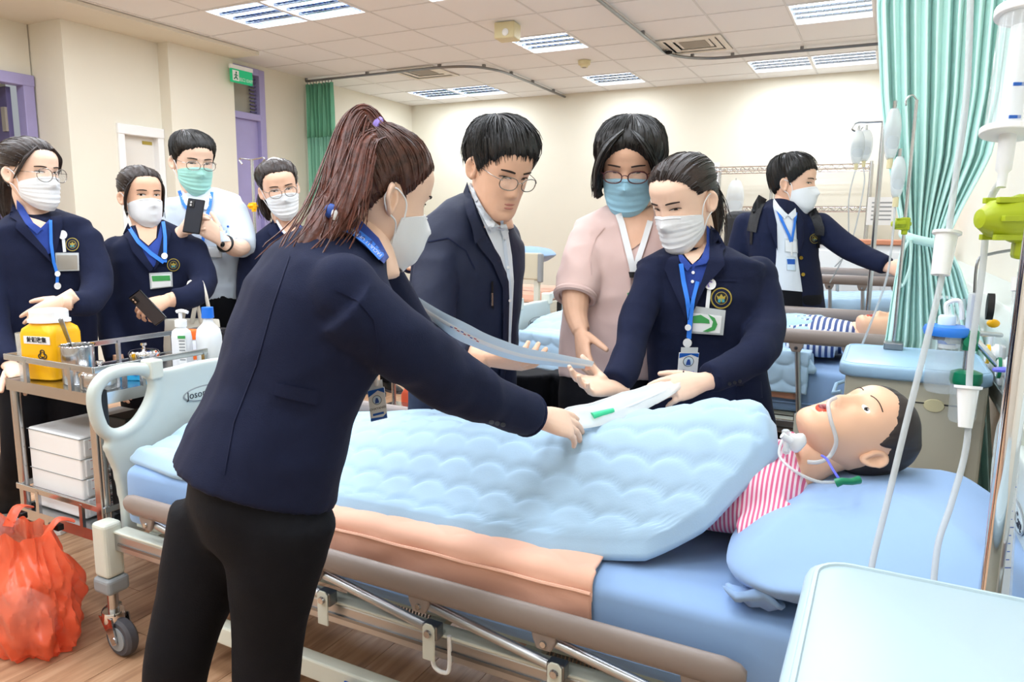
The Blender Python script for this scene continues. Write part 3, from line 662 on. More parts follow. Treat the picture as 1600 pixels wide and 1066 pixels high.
pl1 = pillow('big soft blue pillow under the practice patient head on the near bed', V(.02, 1.60, .688), .262, .338, .10, tilt=-.09)
fl_ = MB()
rings = []
for k in range(15):
    s = k/14; y = 1.285+.11*s
    x = -.17+.012*math.sin(s*9); z = .645-.028*math.sin(s*2.4)
    rings.append([V(x+.05*c_*(1-.3*s), y+.005*math.sin(k), z+.011*s_+.01*math.sin(c_*4+k*.8)) for c_, s_ in ((math.cos(q*math.pi/6), math.sin(q*math.pi/6)) for q in range(12))])
fl_.loft(rings); fl_.build('case_flap', 'pillow', pl1, ang=180)
# ---- bed 2 and bed 3, behind
bed2, zf2 = bed(-1.62, .30, 3.03, 3.74, .755, 'middle cream hospital bed with an oval logo on its footboard, behind the two standing women', near='up', zrn=.89, zrf=.90, rx=(-.95, .18), fb_z=.93)
mattress(-1.58, .26, 3.045, 3.725, .565, .755, 'blue mattress on the middle bed, behind the woman with the green badge')
t = thing('underpad', 'peach underpad hanging from the middle bed behind the woman with the green badge', 'underpad', (-.6, 3.04, .6))
sheet_grid('quilted_top', 'peach', t, lambda u, v: V(-1.0+.72*u, 3.36-.33*min(1, v*1.6), .763) if v < .625 else V(-1.0+.72*u, 3.032-.003*math.sin(u*40), .76-.13*(v-.625)/.375), 60, 24)
def hump2(x, y):
    prof = np.interp(x, [-1.6, -1.4, -1.25, -.9, -.6, -.35, -.2], [.03, .10, .08, .10, .12, .13, .13]); return float(prof*max(0, 1-smooth(.25, 1.2, abs(y-3.4)/.26)))
quilt('light blue quilt bunched over the middle bed, behind the pink blouse', -1.56, -.22, lambda x: 3.045+.02*math.sin(x*6), lambda x: 3.73, .76, hump2, lambda s: -.03*math.sin(s*5), nx=130, ny=70, th=.035)
# quilt folded over the side of the middle bed
def foldq(u, v):
    x = -1.5+1.26*u; q = .008*clam(x, -v*.24)
    if v < .35: return V(x, 3.14-.12*v/.35, .80+q)
    return V(x, 3.012-.012*math.sin(x*8)-q, .80-.16*(v-.35)/.65-.02*math.sin(x*5))
t = thing('folded_blanket', 'light blue blanket fold hanging over the rail side of the middle bed', 'blanket', (-.6, 3.02, .7)); sheet_grid('blanket_fold', 'quilt', t, foldq, 150, 36, .02)
pillow('blue pillow under the second practice patient on the middle bed', V(.06, 3.40, .80), .20, .28, .055)
bed3, zf3 = bed(-1.35, .30, 4.93, 5.6, .80, 'far hospital bed in front of the white counter, beside the man with the backpack', near='up', zrn=1.0, zrf=1.01, rx=(-.95, .15), logo=False, fb_z=.98)
mattress(-1.31, .26, 4.945, 5.585, .63, .80, 'blue mattress on the far bed beside the man with the backpack')
t = thing('underpad', 'peach pad hanging from the far bed below its blue quilt', 'underpad', (-.4, 4.93, .7))
sheet_grid('quilted_top', 'peach', t, lambda u, v: V(-1.1+1.2*u, 5.2-.26*min(1, v*2), .808) if v < .5 else V(-1.1+1.2*u, 4.932-.004*math.sin(u*30), .805-.13*(v-.5)/.5), 60, 20)
quilt('light blue quilt spread on the far bed under the reaching arm', -1.28, .12, lambda x: 4.93, lambda x: 5.58, .805, lambda x, y: .03+.02*math.sin(x*5), lambda s: 0, nx=110, ny=56, th=.06)
# far bed ends seen between the man and the pink blouse
c = PY(822, 435, 5.5)
t = thing('bed_end', 'beige bed end board seen between the man in glasses and the pink blouse', 'bed board', (c.x, c.y, 0))
MB().b6(c.x-.17, c.x+.15, 5.47, 5.5, .86, 1.085).build('end_panel', 'cab_beige', t, bevel=.012); MB().b6(c.x+.12, c.x+.16, 5.46, 5.51, .84, 1.08).build('end_cap', 'plastic_grey', t, bevel=.01)
MB().b6(c.x-.5, c.x+.12, 5.5, 6.2, .66, .76).build('end_mattress', 'peach', t, bevel=.03); MB().b6(c.x-.5, c.x+.13, 5.48, 6.2, .56, .66).build('end_frame', 'bed_cream', t, bevel=.01)
for x in (-.14, .1): MB().b6(c.x+x-.025, c.x+x+.025, 5.49, 5.53, 0, .86).build('end_leg', 'bed_cream', t, bevel=.008)
MB().tube([(c.x-.4, 5.47, .62), (c.x+.14, 5.47, .62)], .014, 8).build('end_rail', 'steel', t)
pillow('small blue pillow on the far bed end beside the man in glasses', V(c.x-.08, 5.75, 1.06), .2, .17, .07)
# ================================================================== PROPS
# ---- head wall console with outlets
t = thing('wall_console', 'white gas outlet console running along the head wall', 'console', (.38, 4, .8))
XC = .315
MB().prism([(XC, 1.0, .80), (XC+.02, 1.0, .77), (.46, 1.0, .77), (.46, 1.0, 1.10), (XC+.04, 1.0, 1.06), (XC, 1.0, 1.0)], V(0, 7.6, 0)).build('console_body', 'bed_mint', t, bevel=.006)
MB().prism([(XC-.004, 1.0, .82), (XC+.002, 1.0, .82), (XC+.002, 1.0, .86), (XC-.004, 1.0, .86)], V(0, 7.6, 0)).build('console_rail', 'alu', t, bevel=.002)
for y in (1.9, 2.3, 2.55, 2.95):
    o = MB().lathe((XC, y, .94), [(0, 0), (.032, 0), (.032, .008), (.024, .012), (.024, .03), (0, .03)], 20, V(-1, 0, 0)).build('gas_outlet', 'white_gloss', t)
    MB().lathe((XC-.02, y, .94), [(.0, 0), (.029, 0), (.029, .008), (0, .008)], 20, V(-1, 0, 0)).build('outlet_ring', 'green_med' if y < 2.4 else 'yellow', o)
for y in (2.42, 2.7): MB().box((XC-.004, y, .93), (.01, .05, .11)).build('socket_plate', 'clear_white', t, bevel=.003)
# ---- bedside cabinets
def cabinet(label, x0, x1, y0, y1, zt, mtop):
    t = thing('bedside_cabinet', label, 'cabinet', ((x0+x1)/2, (y0+y1)/2, 0))
    MB().b6(x0+.02, x1-.01, y0+.02, y1-.02, .10, zt-.035).build('cabinet_body', 'cab_beige', t, bevel=.008)
    def rr(i, r, z):
        pts = []
        for cx, cy, a0 in ((x1-r, y1-r, 0), (x0+r, y1-r, 90), (x0+r, y0+r, 180), (x1-r, y0+r, 270)):
            for k in range(7): a = math.radians(a0+k*15); pts.append(V(cx+(r-i)*math.cos(a), cy+(r-i)*math.sin(a), z))
        return pts
    tp = MB(); tp.loft([rr(.006, .05, zt-.04), rr(0, .05, zt-.034), rr(0, .05, zt-.008), rr(.003, .05, zt-.002), rr(.008, .05, zt)]); tp.build('cabinet_top', mtop, t, ang=50)
    rim = MB().tube(rr(.012, .05, zt-.001), .004, 6, closed=True).build('top_rim', mtop, t)
    for k, (za, zb) in enumerate(((.14, zt-.10),)):
        dr = MB().b6(x0+.09, x1-.05, y0+.008, y0+.021, za, zb).build('drawer_front', 'cab_beige', t, bevel=.004)
        MB().tube([(x0+.09, y0+.008, za), (x0+.09, y0+.008, zb), (x1-.05, y0+.008, zb)], .0025, 5).build('drawer_edge', 'ink', dr)
        MB().lathe(((x0+x1)/2+.06, y0+.009, zb-.005), [(0, 0), (.028, 0), (.026, .004), (0, .004)], 20, V(0, -1, 0), (1, .7)).build('drawer_pull', 'ivory', dr)
    MB().tube([(x0+.012, y0+.05, zt-.10), (x0-.012, y0+.06, zt-.11), (x0-.012, (y0+y1)/2, zt-.11), (x0+.012, (y0+y1)/2+.01, zt-.10)], .006, 8).build('towel_bar', 'cab_top', t)
    for x in (x0+.06, x1-.06):
        for y in (y0+.06, y1-.06): MB().lathe((x, y-.012, .045), [(0, 0), (.045, 0), (.045, .024), (0, .024)], 16, V(0, 1, 0)).build('cabinet_wheel', 'rubber', t); MB().b6(x-.012, x+.012, y-.016, y+.016, .06, .11).build('wheel_mount', 'plastic_grey', t, smooth=False)
    return t
cabinet('pale blue topped cabinet in the bottom right foreground, covering the bed corner', -.056, .36, .42, .93, .90, 'cab_top2')
cabinet('beige bedside cabinet with a light blue top behind the practice patient head', -.105, .30, 2.40, 2.84, .90, 'cab_top')
# taupe step behind the pillow
c = V(.21, 2.24, 0); t = thing('step_stool', 'taupe plastic step at the foot of the beige cabinet behind the pillow', 'step stool', c)
MB().box(c+V(0, 0, .56), (.16, .12, .05)).build('step_top', 'taupe_plastic', t, bevel=.015, seg=3)
for x in (-.06, .06):
    for y in (-.045, .045): MB().tube([c+V(x*1.2, y*1.2, 0), c+V(x, y, .55)], .012, 8).build('step_leg', 'taupe_plastic', t)
# ---- mint curtain tied back
t = thing('mint_curtain', 'mint green privacy curtain tied back between the near and middle beds', 'curtain', (.15, 2.93, 0))
tabZ = [(0, 1372, 1590), (150, 1378, 1572), (250, 1388, 1545), (330, 1403, 1500), (375, 1412, 1478), (420, 1402, 1500), (480, 1392, 1520), (535, 1384, 1538)]
zz = []
for y, a, b in tabZ:
    pa, pb = PY(a, y, 2.93), PY(b, y, 2.93); zz.append(((pa.z+pb.z)/2, pa.x, pb.x))
zz = [(CEIL-.05, -.11, .40)] + zz + [(.35, -.08, .40)]; zz.sort()
Zs = [q[0] for q in zz]; XA = [q[1] for q in zz]; XB = [min(.43, q[2]) for q in zz]
def mcf(u, v):
    z = .36+(CEIL-.06-.36)*v; a, b = float(np.interp(z, Zs, XA)), float(np.interp(z, Zs, XB)); wd = b-a
    ph = u*2*math.pi*13+.6*math.sin(u*9); amp = .034*min(1, wd/.3)*(.55+.45*math.sin(u*17+1)**2)
    lean = .05*math.sin(3*u)
    x = a+wd*(u+.012*math.sin(ph*2)); y = 2.93+amp*math.sin(ph)+.012*math.sin(ph*.5+z*2)
    if u > .62: y -= .05*(u-.62)/.38
    return V(x, y, z)
o = curtain_mesh(mcf, 0, 0, 300, 60).build('cloth', 'curtain', t, ang=180, fixn=False); so = o.modifiers.new('s', 'SOLIDIFY'); so.thickness = .003
c = PY(1445, 375, 2.93)
MB().tube(spline([V(c.x-.075, 2.93, c.z+.02), V(c.x-.04, 2.86, c.z+.005), V(c.x+.03, 2.855, c.z-.01), V(c.x+.085, 2.9, c.z-.01), V(c.x+.06, 3.0, c.z), V(c.x-.05, 3.0, c.z+.01)], 6, True), .008, 8, closed=True, flat=2).build('tie_band', 'curtain', t)
MB().tube(spline([V(c.x-.05, 2.855, c.z), V(c.x-.075, 2.845, c.z-.08), V(c.x-.06, 2.845, c.z-.16), V(c.x-.04, 2.845, c.z-.09), V(c.x-.045, 2.85, c.z)], 8), .005, 6).build('tie_tail', 'curtain', t)
h = MB()
for k in range(12): h.tube([(-.1+k*.043, 2.90, CEIL-.06), (-.1+k*.043, 2.86, zt)], .004, 5)
h.build('hooks', 'steel_dark', t)
# ---- IV things
def iv_bag(label, p, wd, ht, dep=.03, grp=None, tube_to=None):
    t = thing('infusion_bag', label, 'infusion bag', p, grp)
    rings = []
    for k in range(13):
        s = k/12; q = math.sin(math.pi*min(1, max(.04, s*.9+.05)))**.45
        rings.append([p+RT*(wd/2*q*math.cos(a))+V(0, 0, -ht*s)+FW*(dep/2*q*math.sin(a)*(1+.5*math.sin(s*7))) for a in (2*math.pi*j/18 for j in range(18))])
    MB().loft(rings).build('bag_film', 'clear_soft', t, ang=180)
    MB().loft([[p+RT*(wd/2*.86*q*math.cos(a))+V(0, 0, -ht*s)+FW*(dep/2*.7*q*math.sin(a)) for a in (2*math.pi*j/14 for j in range(14))] for s, q in ((.35, .9), (.5, 1), (.7, .98), (.85, .8), (.93, .4))]).build('fluid', 'liquid', t, ang=180)
    MB().tube([p+V(0, 0, .025), p+V(0, 0, -.01)], .006, 6).build('hanger', 'steel', t)
    MB().tube([p+V(0, 0, -ht*.97), p+V(0, 0, -ht-.03)], .009, 8).build('port', 'ivory', t)
    if tube_to: MB().tube(spline([p+V(0, 0, -ht-.03)]+tube_to, 8), .004, 6).build('drip_line', 'tube', t)
    return t
def base5(t, c, m='steel', R_=.22):
    for k in range(5):
        a = 2*math.pi*k/5+.3; e = V(c.x+R_*math.cos(a), c.y+R_*math.sin(a), .07)
        MB().tube([V(c.x, c.y, .11), e], .012, 8).build('foot', m, t); MB().lathe(e+V(0, -.01, -.035), [(0, 0), (.035, 0), (.035, .02), (0, .02)], 14, V(0, 1, 0)).build('foot_wheel', 'rubber', t)
top = PY(1382, 190, 4.32)
t = thing('infusion_stand', 'thin steel infusion stand holding two bags beside the reaching hand', 'infusion stand', (top.x, 4.32, 0))
MB().tube([V(top.x, 4.32, .10), V(top.x, 4.32, top.z)], .013, 12).build('pole', 'steel', t); base5(t, V(top.x, 4.32, 0))
hk = spline([V(top.x, 4.32, top.z), V(top.x-.07, 4.32, top.z), V(top.x-.13, 4.32, top.z), V(top.x-.15, 4.32, top.z-.03), V(top.x-.12, 4.32, top.z-.045), V(top.x-.10, 4.32, top.z-.02)], 5)
MB().tube(hk, .005, 8).build('hook_arm', 'steel', t); MB().tube([V(top.x, 4.32, top.z), V(top.x+.12, 4.32, top.z), V(top.x+.13, 4.32, top.z-.03)], .005, 8).build('hook_arm', 'steel', t)
b1 = PY(1342, 204, 4.30); b2 = PY(1354, 203, 4.33)
iv_bag('left clear infusion bag of the two on the thin stand', b1, .075, .17, grp='bags on the thin stand', tube_to=[b1+V(-.02, 0, -.35), b1+V(-.01, 0, -.6), b1+V(-.08, 0, -.8)])
iv_bag('right clear infusion bag of the two, with a brown port', b2, .08, .16, grp='bags on the thin stand', tube_to=[b2+V(.01, 0, -.3), b2+V(-.03, 0, -.6), b2+V(-.10, 0, -.72)])
def clamp(t, c, ax, L=.05, m='olive_green', s=1.0):
    """wing-headed pole clamp: ribbed knob, neck, jaw"""
    k = MB().lathe(c-ax*L*1.5, [(0, 0), (.010*s, .002*s), (.019*s, .014*s), (.022*s, .035*s), (.021*s, .045*s), (.008*s, .05*s), (.008*s, .075*s), (0, .075*s)], 14, ax).build('clamp_knob', m, t)
    for q in range(6):
        a = q*math.pi/3; sd, u2, _ = frame(ax); o = c-ax*(L*1.5-.03*s)+(sd*math.cos(a)+u2*math.sin(a))*.022*s
        MB().obox(o, ax*.018*s, sd*.003*s, u2*.003*s).build('knob_rib', m, k, bevel=.001)
    MB().box(c, (.036*s, .036*s, .05*s)).build('clamp_jaw', m, t, bevel=.006*s); MB().box(c+V(0, 0, -.032*s), (.022*s, .03*s, .02*s)).build('clamp_lip', m, t, bevel=.004*s)
sp = PY(1414, 350, 2.78)
t = thing('infusion_stand', 'infusion stand with a small green clamp against the mint curtain', 'infusion stand', (sp.x, 2.72, 0))
zt2 = PY(1402, 158, 2.78).z; MB().tube([V(sp.x, 2.78, .92), V(sp.x, 2.78, zt2)], .0055, 10).build('pole', 'steel', t); MB().b6(sp.x-.03, sp.x+.03, 2.75, 2.81, .90, .925).build('pole_socket', 'steel_dark', t, bevel=.004)
MB().tube(spline([V(sp.x, 2.78, zt2), V(sp.x-.015, 2.77, zt2+.015), V(sp.x-.03, 2.76, zt2), V(sp.x-.03, 2.75, zt2-.02)], 5), .003, 8).build('hook_arm', 'steel', t)
clamp(t, V(sp.x, 2.77, PY(1414, 350, 2.78).z), RT, .03, s=.85)
p = PY(1398, 170, 2.74)
iv_bag('upper crinkled infusion bag hanging in front of the mint curtain', p, .055, .16, grp='bags by the mint curtain')
p2 = PY(1406, 245, 2.71)
iv_bag('lower infusion bag with a blue mark in front of the mint curtain', p2, .048, .13, grp='bags by the mint curtain', tube_to=[p2+V(0, 0, -.3), p2+V(-.01, 0, -.42), p2+V(-.06, .02, -.62)])
# near pole with water column, clamp, big feeding syringe and lines
t = thing('manometer_stand', 'steel stand with a clear water column at the right edge, beside the headboard', 'infusion stand', (.165, 1.12, 0))
pb, pt_ = V(.150, 1.06, .1), V(.158, 1.06, 2.1)
MB().tube([pb, pt_], .0125, 14).build('pole', 'chrome', t); base5(t, V(.15, 1.06, 0), R_=.085)
q0, q1_ = P(1558, 905, 1.04), P(1590, 455, 1.04)
MB().tube([q0+RT*.014-V(0, 0, .05), q1_+RT*.004], .010, 12).build('water_column', 'clear', t)
dv = (q1_-q0).normalized()
sc_ = MB()
for k in range(38): sc_.obox(q0+RT*.003-FW*.012+dv*(.02+k*.0115), RT*(.004 if k % 5 else .007), dv*.0006, FW*.0004)
sc_.build('scale_marks', 'ink_blue', t, smooth=False)
MB().obox((q0+q1_)/2+RT*.004-FW*.006, RT*.009, dv*.235, FW*.002).build('scale_strip', 'clear_soft', t)
MB().tube([q1_+RT*.004, q1_+RT*.004+dv*.02], .012, 12).build('column_cap', 'white', t)
cb = P(1578, 578, 1.04); MB().tube([cb+RT*.006+(RT*math.cos(a)*1.5+FW*math.sin(a))*.017 for a in np.linspace(0, 2*math.pi, 25)[:-1]], .0035, 8, closed=True).build('violet_band', 'violet_band', t)
clamp(t, P(1607, 342, 1.02), RT*1, .048, s=1.35)
t = thing('feeding_syringe', 'large clear feeding syringe hanging at the top right corner', 'syringe', P(1572, 120, 1.02))
a0, a1 = P(1601, 20, 1.02), P(1576, 205, 1.02); ax = (a1-a0).normalized(); L = (a1-a0).length
MB().lathe(a0, [(0, 0), (.030, 0), (.030, L), (.0, L)], 28, ax).build('barrel', 'clear', t, ang=60)
MB().lathe(a0, [(0, L*.12), (.014, L*.12), (.014, L*.98), (0, L*.98)], 20, ax).build('plunger', 'clear_white', t)
MB().lathe(a0, [(0, -.008), (.037, -.008), (.037, .006), (0, .006)], 28, ax).build('top_flange', 'white', t, bevel=.002)
MB().lathe(a0, [(0, L-.004), (.036, L-.004), (.036, L+.006), (0, L+.006)], 28, ax).build('bottom_flange', 'white', t, bevel=.002)
MB().lathe(a0, [(0, L+.006), (.011, L+.006), (.010, L+.055), (.006, L+.06), (.006, L+.08), (0, L+.08)], 16, ax).build('nozzle', 'clear_white', t)
MB().lathe(a0, [(0, -.05), (.018, -.05), (.022, -.01), (0, -.01)], 18, ax).build('cap', 'clear_soft', t)
mk = MB()
sd, u2, _ = frame(ax, FW)
for f_ in (.66, .93):
    for s_ in (-1, 1): mk.obox(a0+ax*L*f_-FW*.0275+RT*(.012*s_), RT*.008, ax*.0022, FW*.001)
mk.build('blue_marks', 'logo_blue', t, smooth=False)
mk = MB()
for k in range(22): mk.obox(a0+ax*(.02+k*L*.04)-FW*.026+RT*.016, RT*.003, ax*.0005, FW*.0006)
mk.build('scale_marks', 'plastic_grey', t, smooth=False)
MB().tube([a0-ax*.05, P(1604, -60, 1.02)], .004, 6).build('hang_cord', 'steel', t)
def line(label, pts, r=.0048, conn=None, name='feeding_tube'):
    t = thing(name, label, 'tube', pts[-1], 'clear lines hanging over the pillow')
    MB().tube(spline(pts, 10), r, 10).build('tubing', 'tube', t, ang=180)
    if conn:
        a, b, r0, r1 = conn; d = (b-a)
        MB().lathe(a, [(0, 0), (r0*1.3, 0), (r0*1.3, .004), (r0, .006), (r1, d.length), (0, d.length)], 14, d.normalized()).build('connector', 'white_gloss', t)
    return t
line('long clear line crossing the mint curtain and ending left above the pillow', [P(1517, -20, 1.1), P(1510, 150, 1.1), P(1490, 300, 1.1), P(1473, 425, 1.1), P(1445, 545, 1.1), P(1415, 665, 1.1), P(1385, 790, 1.09), P(1363, 880, 1.08), P(1352, 960, 1.06)], conn=(P(1480, 362, 1.1), P(1469, 430, 1.1), .0155, .013))
line('clear line from the syringe with a white connector, right above the pillow', [a1+ax*.07, P(1546, 320, 1.06), P(1534, 430, 1.08), P(1516, 570, 1.1), P(1511, 690, 1.1), P(1487, 785, 1.09), P(1466, 850, 1.08), P(1457, 930, 1.06)], conn=(P(1513, 603, 1.1), P(1508, 668, 1.1), .0145, .0095))
# ---- suction bottle, flow meter
c = P(1476, 565, 2.02); t = thing('suction_canister', 'clear suction canister with a bright blue lid above the beige cabinet', 'canister', c)
MB().lathe(c, [(0, -.085), (.04, -.085), (.046, -.075), (.05, .075), (0, .075)], 24).build('jar', 'clear', t); MB().lathe(c, [(.0, .075), (.058, .075), (.062, .09), (.058, .1), (.03, .104), (0, .104)], 24).build('lid', 'blue_lid', t)
MB().lathe(c+V(-.005, 0, 0), [(0, .1), (.022, .1), (.022, .125), (.018, .13), (0, .13)], 16).build('lid_port', 'paper_blue', t); MB().tube(spline([c+V(-.005, 0, .125), c+V(-.01, 0, .16), c+V(.02, 0, .17), c+V(.03, 0, .12)], 6), .006, 8).build('lid_elbow', 'white', t)
MB().tube([c+V(.05, 0, .085), V(XC-.01, c.y+.12, c.z+.07)], .007, 8).build('wall_bracket', 'steel', t)
c = P(1488, 475, 2.5); c.z = 1.0155; t = thing('spray_bottle', 'small white bottle with a blue label behind the suction canister lid', 'bottle', c)
MB().lathe(c, [(0, -.115), (.032, -.115), (.034, -.05), (.03, -.02), (.012, .01), (.012, .03), (0, .03)], 18).build('bottle_body', 'white', t); MB().lathe(c, [(.0345, -.1), (.0352, -.1), (.0352, -.06), (.0345, -.06)], 18).build('bottle_label', 'logo_blue', t); MB().tube(spline([c+V(0, 0, .03), c+V(0, 0, .055), c+V(-.04, 0, .06)], 4), .007, 8).build('nozzle', 'white', t)
MB().tube([c+V(.03, -.02, -.11), c+V(.03, -.02, .06)], .012, 10).build('clear_sleeve', 'clear_soft', t)
c = P(1511, 575, 1.98); t = thing('oxygen_flowmeter', 'oxygen flow meter with green humidifier cap and clear bottle above the cabinet', 'flow meter', c)
MB().tube([c+V(.0, 0, .10), c+V(.0, 0, .205)], .016, 16).build('meter_tube', 'clear_soft', t); MB().tube([c+V(-.003, 0, .105), c+V(-.003, 0, .2)], .004, 6).build('float_scale', 'ink_blue', t)
MB().lathe(c, [(0, .05), (.021, .05), (.021, .1), (.017, .105), (0, .105)], 16).build('valve_block', 'green_med', t); MB().lathe(c+V(0, -.012, .075), [(0, 0), (.016, 0), (.014, .022), (0, .022)], 12, V(-.2, -1, 0)).build('valve_knob', 'green_med', t)
MB().tube([c+V(0, 0, -.02), c+V(0, 0, .05)], .012, 12).build('neck', 'steel', t)
MB().lathe(c, [(0, -.045), (.036, -.045), (.040, -.035), (.038, -.012), (.02, -.005), (0, -.005)], 22).build('humidifier_cap', 'green_med', t)
MB().lathe(c, [(0, -.15), (.03, -.15), (.034, -.14), (.035, -.045), (0, -.045)], 22).build('humidifier_bottle', 'clear', t)
MB().lathe(c+V(-.03, .02, .085), [(0, -.03), (.024, -.03), (.026, .02), (.012, .035), (0, .035)], 16, V(-1, -.1, 0)).build('regulator_body', 'white', t); MB().lathe(c+V(-.06, .017, .085), [(0, 0), (.017, 0), (.015, .028), (0, .028)], 14, V(-1, -.1, 0)).build('regulator_knob', 'black', t)
MB().tube([c+V(.01, 0, .08), V(XC-.02, 2.30, .94)], .010, 10).build('inlet_stem', 'chrome', t)
MB().lathe(c+V(.03, .012, .17), [(0, 0), (.024, 0), (.024, .016), (0, .016)], 18, V(1, 0, 0), (1, 1.5)).build('gauge_bulb', 'black', t); MB().tube(spline([c+V(0, .02, .2), c+V(0, .03, .29), c+V(.03, .04, .31), c+V(.10, .06, .325)], 5), .004, 6).build('bent_wire', 'steel_dark', t)
MB().ball(c+V(.055, .06, .12), (.016, .012, .012)).build('yellow_valve', 'yellow', t)
# ---- cart
CX0, CX1, CY0, CY1, CT = -2.54, -2.075, 1.31, 2.10, .785
cart = thing('instrument_trolley', 'stainless steel instrument trolley loaded with bottles at the foot of the near bed', 'trolley', ((CX0+CX1)/2, 1.7, 0))
for z in (CT, .345):
    MB().b6(CX0, CX1, CY0, CY1, z-.006, z).build('shelf_tray', 'steel', cart, smooth=False)
    for (a, b, c_, d_) in ((CX0, CX1, CY0-.004, CY0), (CX0, CX1, CY1, CY1+.004), (CX0-.004, CX0, CY0, CY1), (CX1, CX1+.004, CY0, CY1)): MB().b6(a, b, c_, d_, z-.035, z+.002).build('tray_lip', 'steel', cart, smooth=False)
    zr = z+.075
    for pts in ([(CX0, CY0), (CX1, CY0)], [(CX0, CY1), (CX1, CY1)], [(CX0, CY0), (CX0, CY1)], [(CX1, CY0), (CX1, CY1)]):
        a, b = V(*pts[0], zr), V(*pts[1], zr); d_ = (b-a).normalized(); sd = d_.cross(V(0, 0, 1)); MB().obox((a+b)/2, d_*((b-a).length/2), sd*.004, V(0, 0, .010)).build('guard_rail', 'steel', cart, bevel=.002)
        for s_ in (.25, .75) if pts[0][1] == pts[1][1] else (.2, .5, .8): q = a.lerp(b, s_); MB().b6(q.x-.008, q.x+.008, q.y-.005, q.y+.005, z, zr).build('guard_post', 'steel', cart, smooth=False)
for x in (CX0+.015, CX1-.015):
    for y in (CY0+.015, CY1-.015):
        MB().tube([(x, y, .1), (x, y, CT-.01)], .015, 12).build('leg', 'steel', cart)
        MB().lathe((x, y-.014, .05), [(0, 0), (.05, 0), (.05, .028), (0, .028)], 18, V(0, 1, 0)).build('wheel', 'rubber', cart); MB().b6(x-.014, x+.014, y-.02, y+.02, .05, .105).build('wheel_fork', 'steel', cart, bevel=.004)
MB().b6(CX1-.03, CX1, CY0-.008, CY0-.002, .36, CT+.03).build('corner_plate', 'steel', cart, bevel=.003)
# white drawer unit on the lower shelf
zb = .349; x0_, x1_, y0_, y1_ = CX0+.035, CX1-.15, CY0+.03, CY0+.36; hh = .0665
du = thing('drawer_box', 'white plastic four drawer box with handwritten labels on the trolley shelf', 'drawer unit', ((x0_+x1_)/2, 1.5, zb))
MB().b6(x0_, x1_, y0_, y1_, zb, zb+.272).build('box_shell', 'white', du, bevel=.008, seg=3)
for k, tx in enumerate(('10cc 空針', '5cc 空針', '3cc 空針', '1cc 空針')):
    z = zb+.004+k*hh
    MB().b6(x0_-.0015, x1_+.0015, y0_-.0015, y1_, z+hh-.005, z+hh-.003).build('drawer_seam', 'plastic_grey', du, smooth=False)
    dr = MB().b6(x1_-.004, x1_+.006, y0_+.012, y1_-.012, z+.003, z+hh-.006).build('drawer_front', 'clear_white', du, bevel=.003)
    yl = y0_+.075; lb = MB().b6(x1_+.006, x1_+.007, yl-.05, yl+.05, z+.026, z+.056).build('drawer_label', 'paper', dr, smooth=False)
    fr = MB()
    for zz_ in (z+.027, z+.055): fr.b6(x1_+.007, x1_+.0074, yl-.049, yl+.049, zz_-.0008, zz_+.0008)
    fr.build('label_border', 'ink_red', dr, smooth=False)
    text('label_letters', tx, .022, V(x1_+.0075, yl, z+.041), (0, 1, 0), (0, 0, 1), 'ink', dr, bold=.0005)
    MB().b6(x1_+.006, x1_+.014, yl-.03, yl+.03, z+.008, z+.016).build('drawer_pull', 'clear_soft', dr, bevel=.002)
t = thing('black_case', 'black case with small compartments on the lower trolley shelf', 'case', (CX1-.09, 1.6, .35))
MB().b6(CX1-.13, CX1-.03, 1.42, 1.95, .349, .68).build('case_body', 'black', t, bevel=.006)
for k in range(4): MB().b6(CX1-.03, CX1-.022, 1.45+k*.12, 1.55+k*.12, .42, .66).build('case_pocket', 'rubber', t, bevel=.004)
# --- items on the top tray
def base_at(x, y): return PZ(x, y, CT+.001)
c = V(-2.43, 1.40, CT+.001)
t = thing('sharps_container', 'square yellow sharps bin with a white lid on the trolley', 'sharps bin', c)
def rsq(h, r, z, n=8, rot=.25):
    pts = []
    for cx, cy, a0 in ((h-r, h-r, 0), (-h+r, h-r, 90), (-h+r, -h+r, 180), (h-r, -h+r, 270)):
        for k in range(n): a = math.radians(a0+90*k/(n-1)); pts.append(Matrix.Rotation(rot, 3, 'Z') @ V(cx+r*math.cos(a), cy+r*math.sin(a), z))
    return pts
MB().loft([[c+p for p in rsq(h, r, z)] for h, r, z in ((.052, .02, 0), (.062, .022, .006), (.066, .022, .06), (.066, .022, .15), (.064, .03, .168), (.054, .045, .182), (.054, .05, .19))]).build('bin_body', 'yellow', t, ang=50)
ld = MB().lathe(c, [(0, .188), (.062, .188), (.062, .196), (.056, .198), (.056, .222), (.05, .228), (0, .228)], 28).build('bin_lid', 'white', t)
for s_ in (-1, 1): MB().box(c+Matrix.Rotation(.25, 3, 'Z') @ V(.066*s_, 0, .192), (.022, .02, .005), .25).build('lid_tab', 'white', ld, bevel=.002)
fr_ = Matrix.Rotation(.25, 3, 'Z'); fo = c+fr_ @ V(0, -.0665, 0); fx = fr_ @ V(1, 0, 0)
lb = MB().obox(fo+V(0, 0, .135)+fx*.012, fx*.05, fr_ @ V(0, .0008, 0), V(0, 0, .0125)).build('bin_label', 'paper', t, smooth=False)
text('label_letters', '針頭收集', .019, fo+V(0, 0, .135)+fx*.012-fr_ @ V(0, .0012, 0), fx, (0, 0, 1), 'ink', lb, bold=.0004)
bh = MB()
oc = fo+V(0, 0, .088)+fx*.03-fr_ @ V(0, .0008, 0)
for k in range(3):
    a = math.pi/2+k*2*math.pi/3; q = oc+fx*(.0085*math.cos(a))+V(0, 0, .0085*math.sin(a))
    bh.tube([q+fx*(.008*math.cos(a+b))+V(0, 0, .008*math.sin(a+b)) for b in np.linspace(-2.5, 2.5, 14)], .0016, 5)
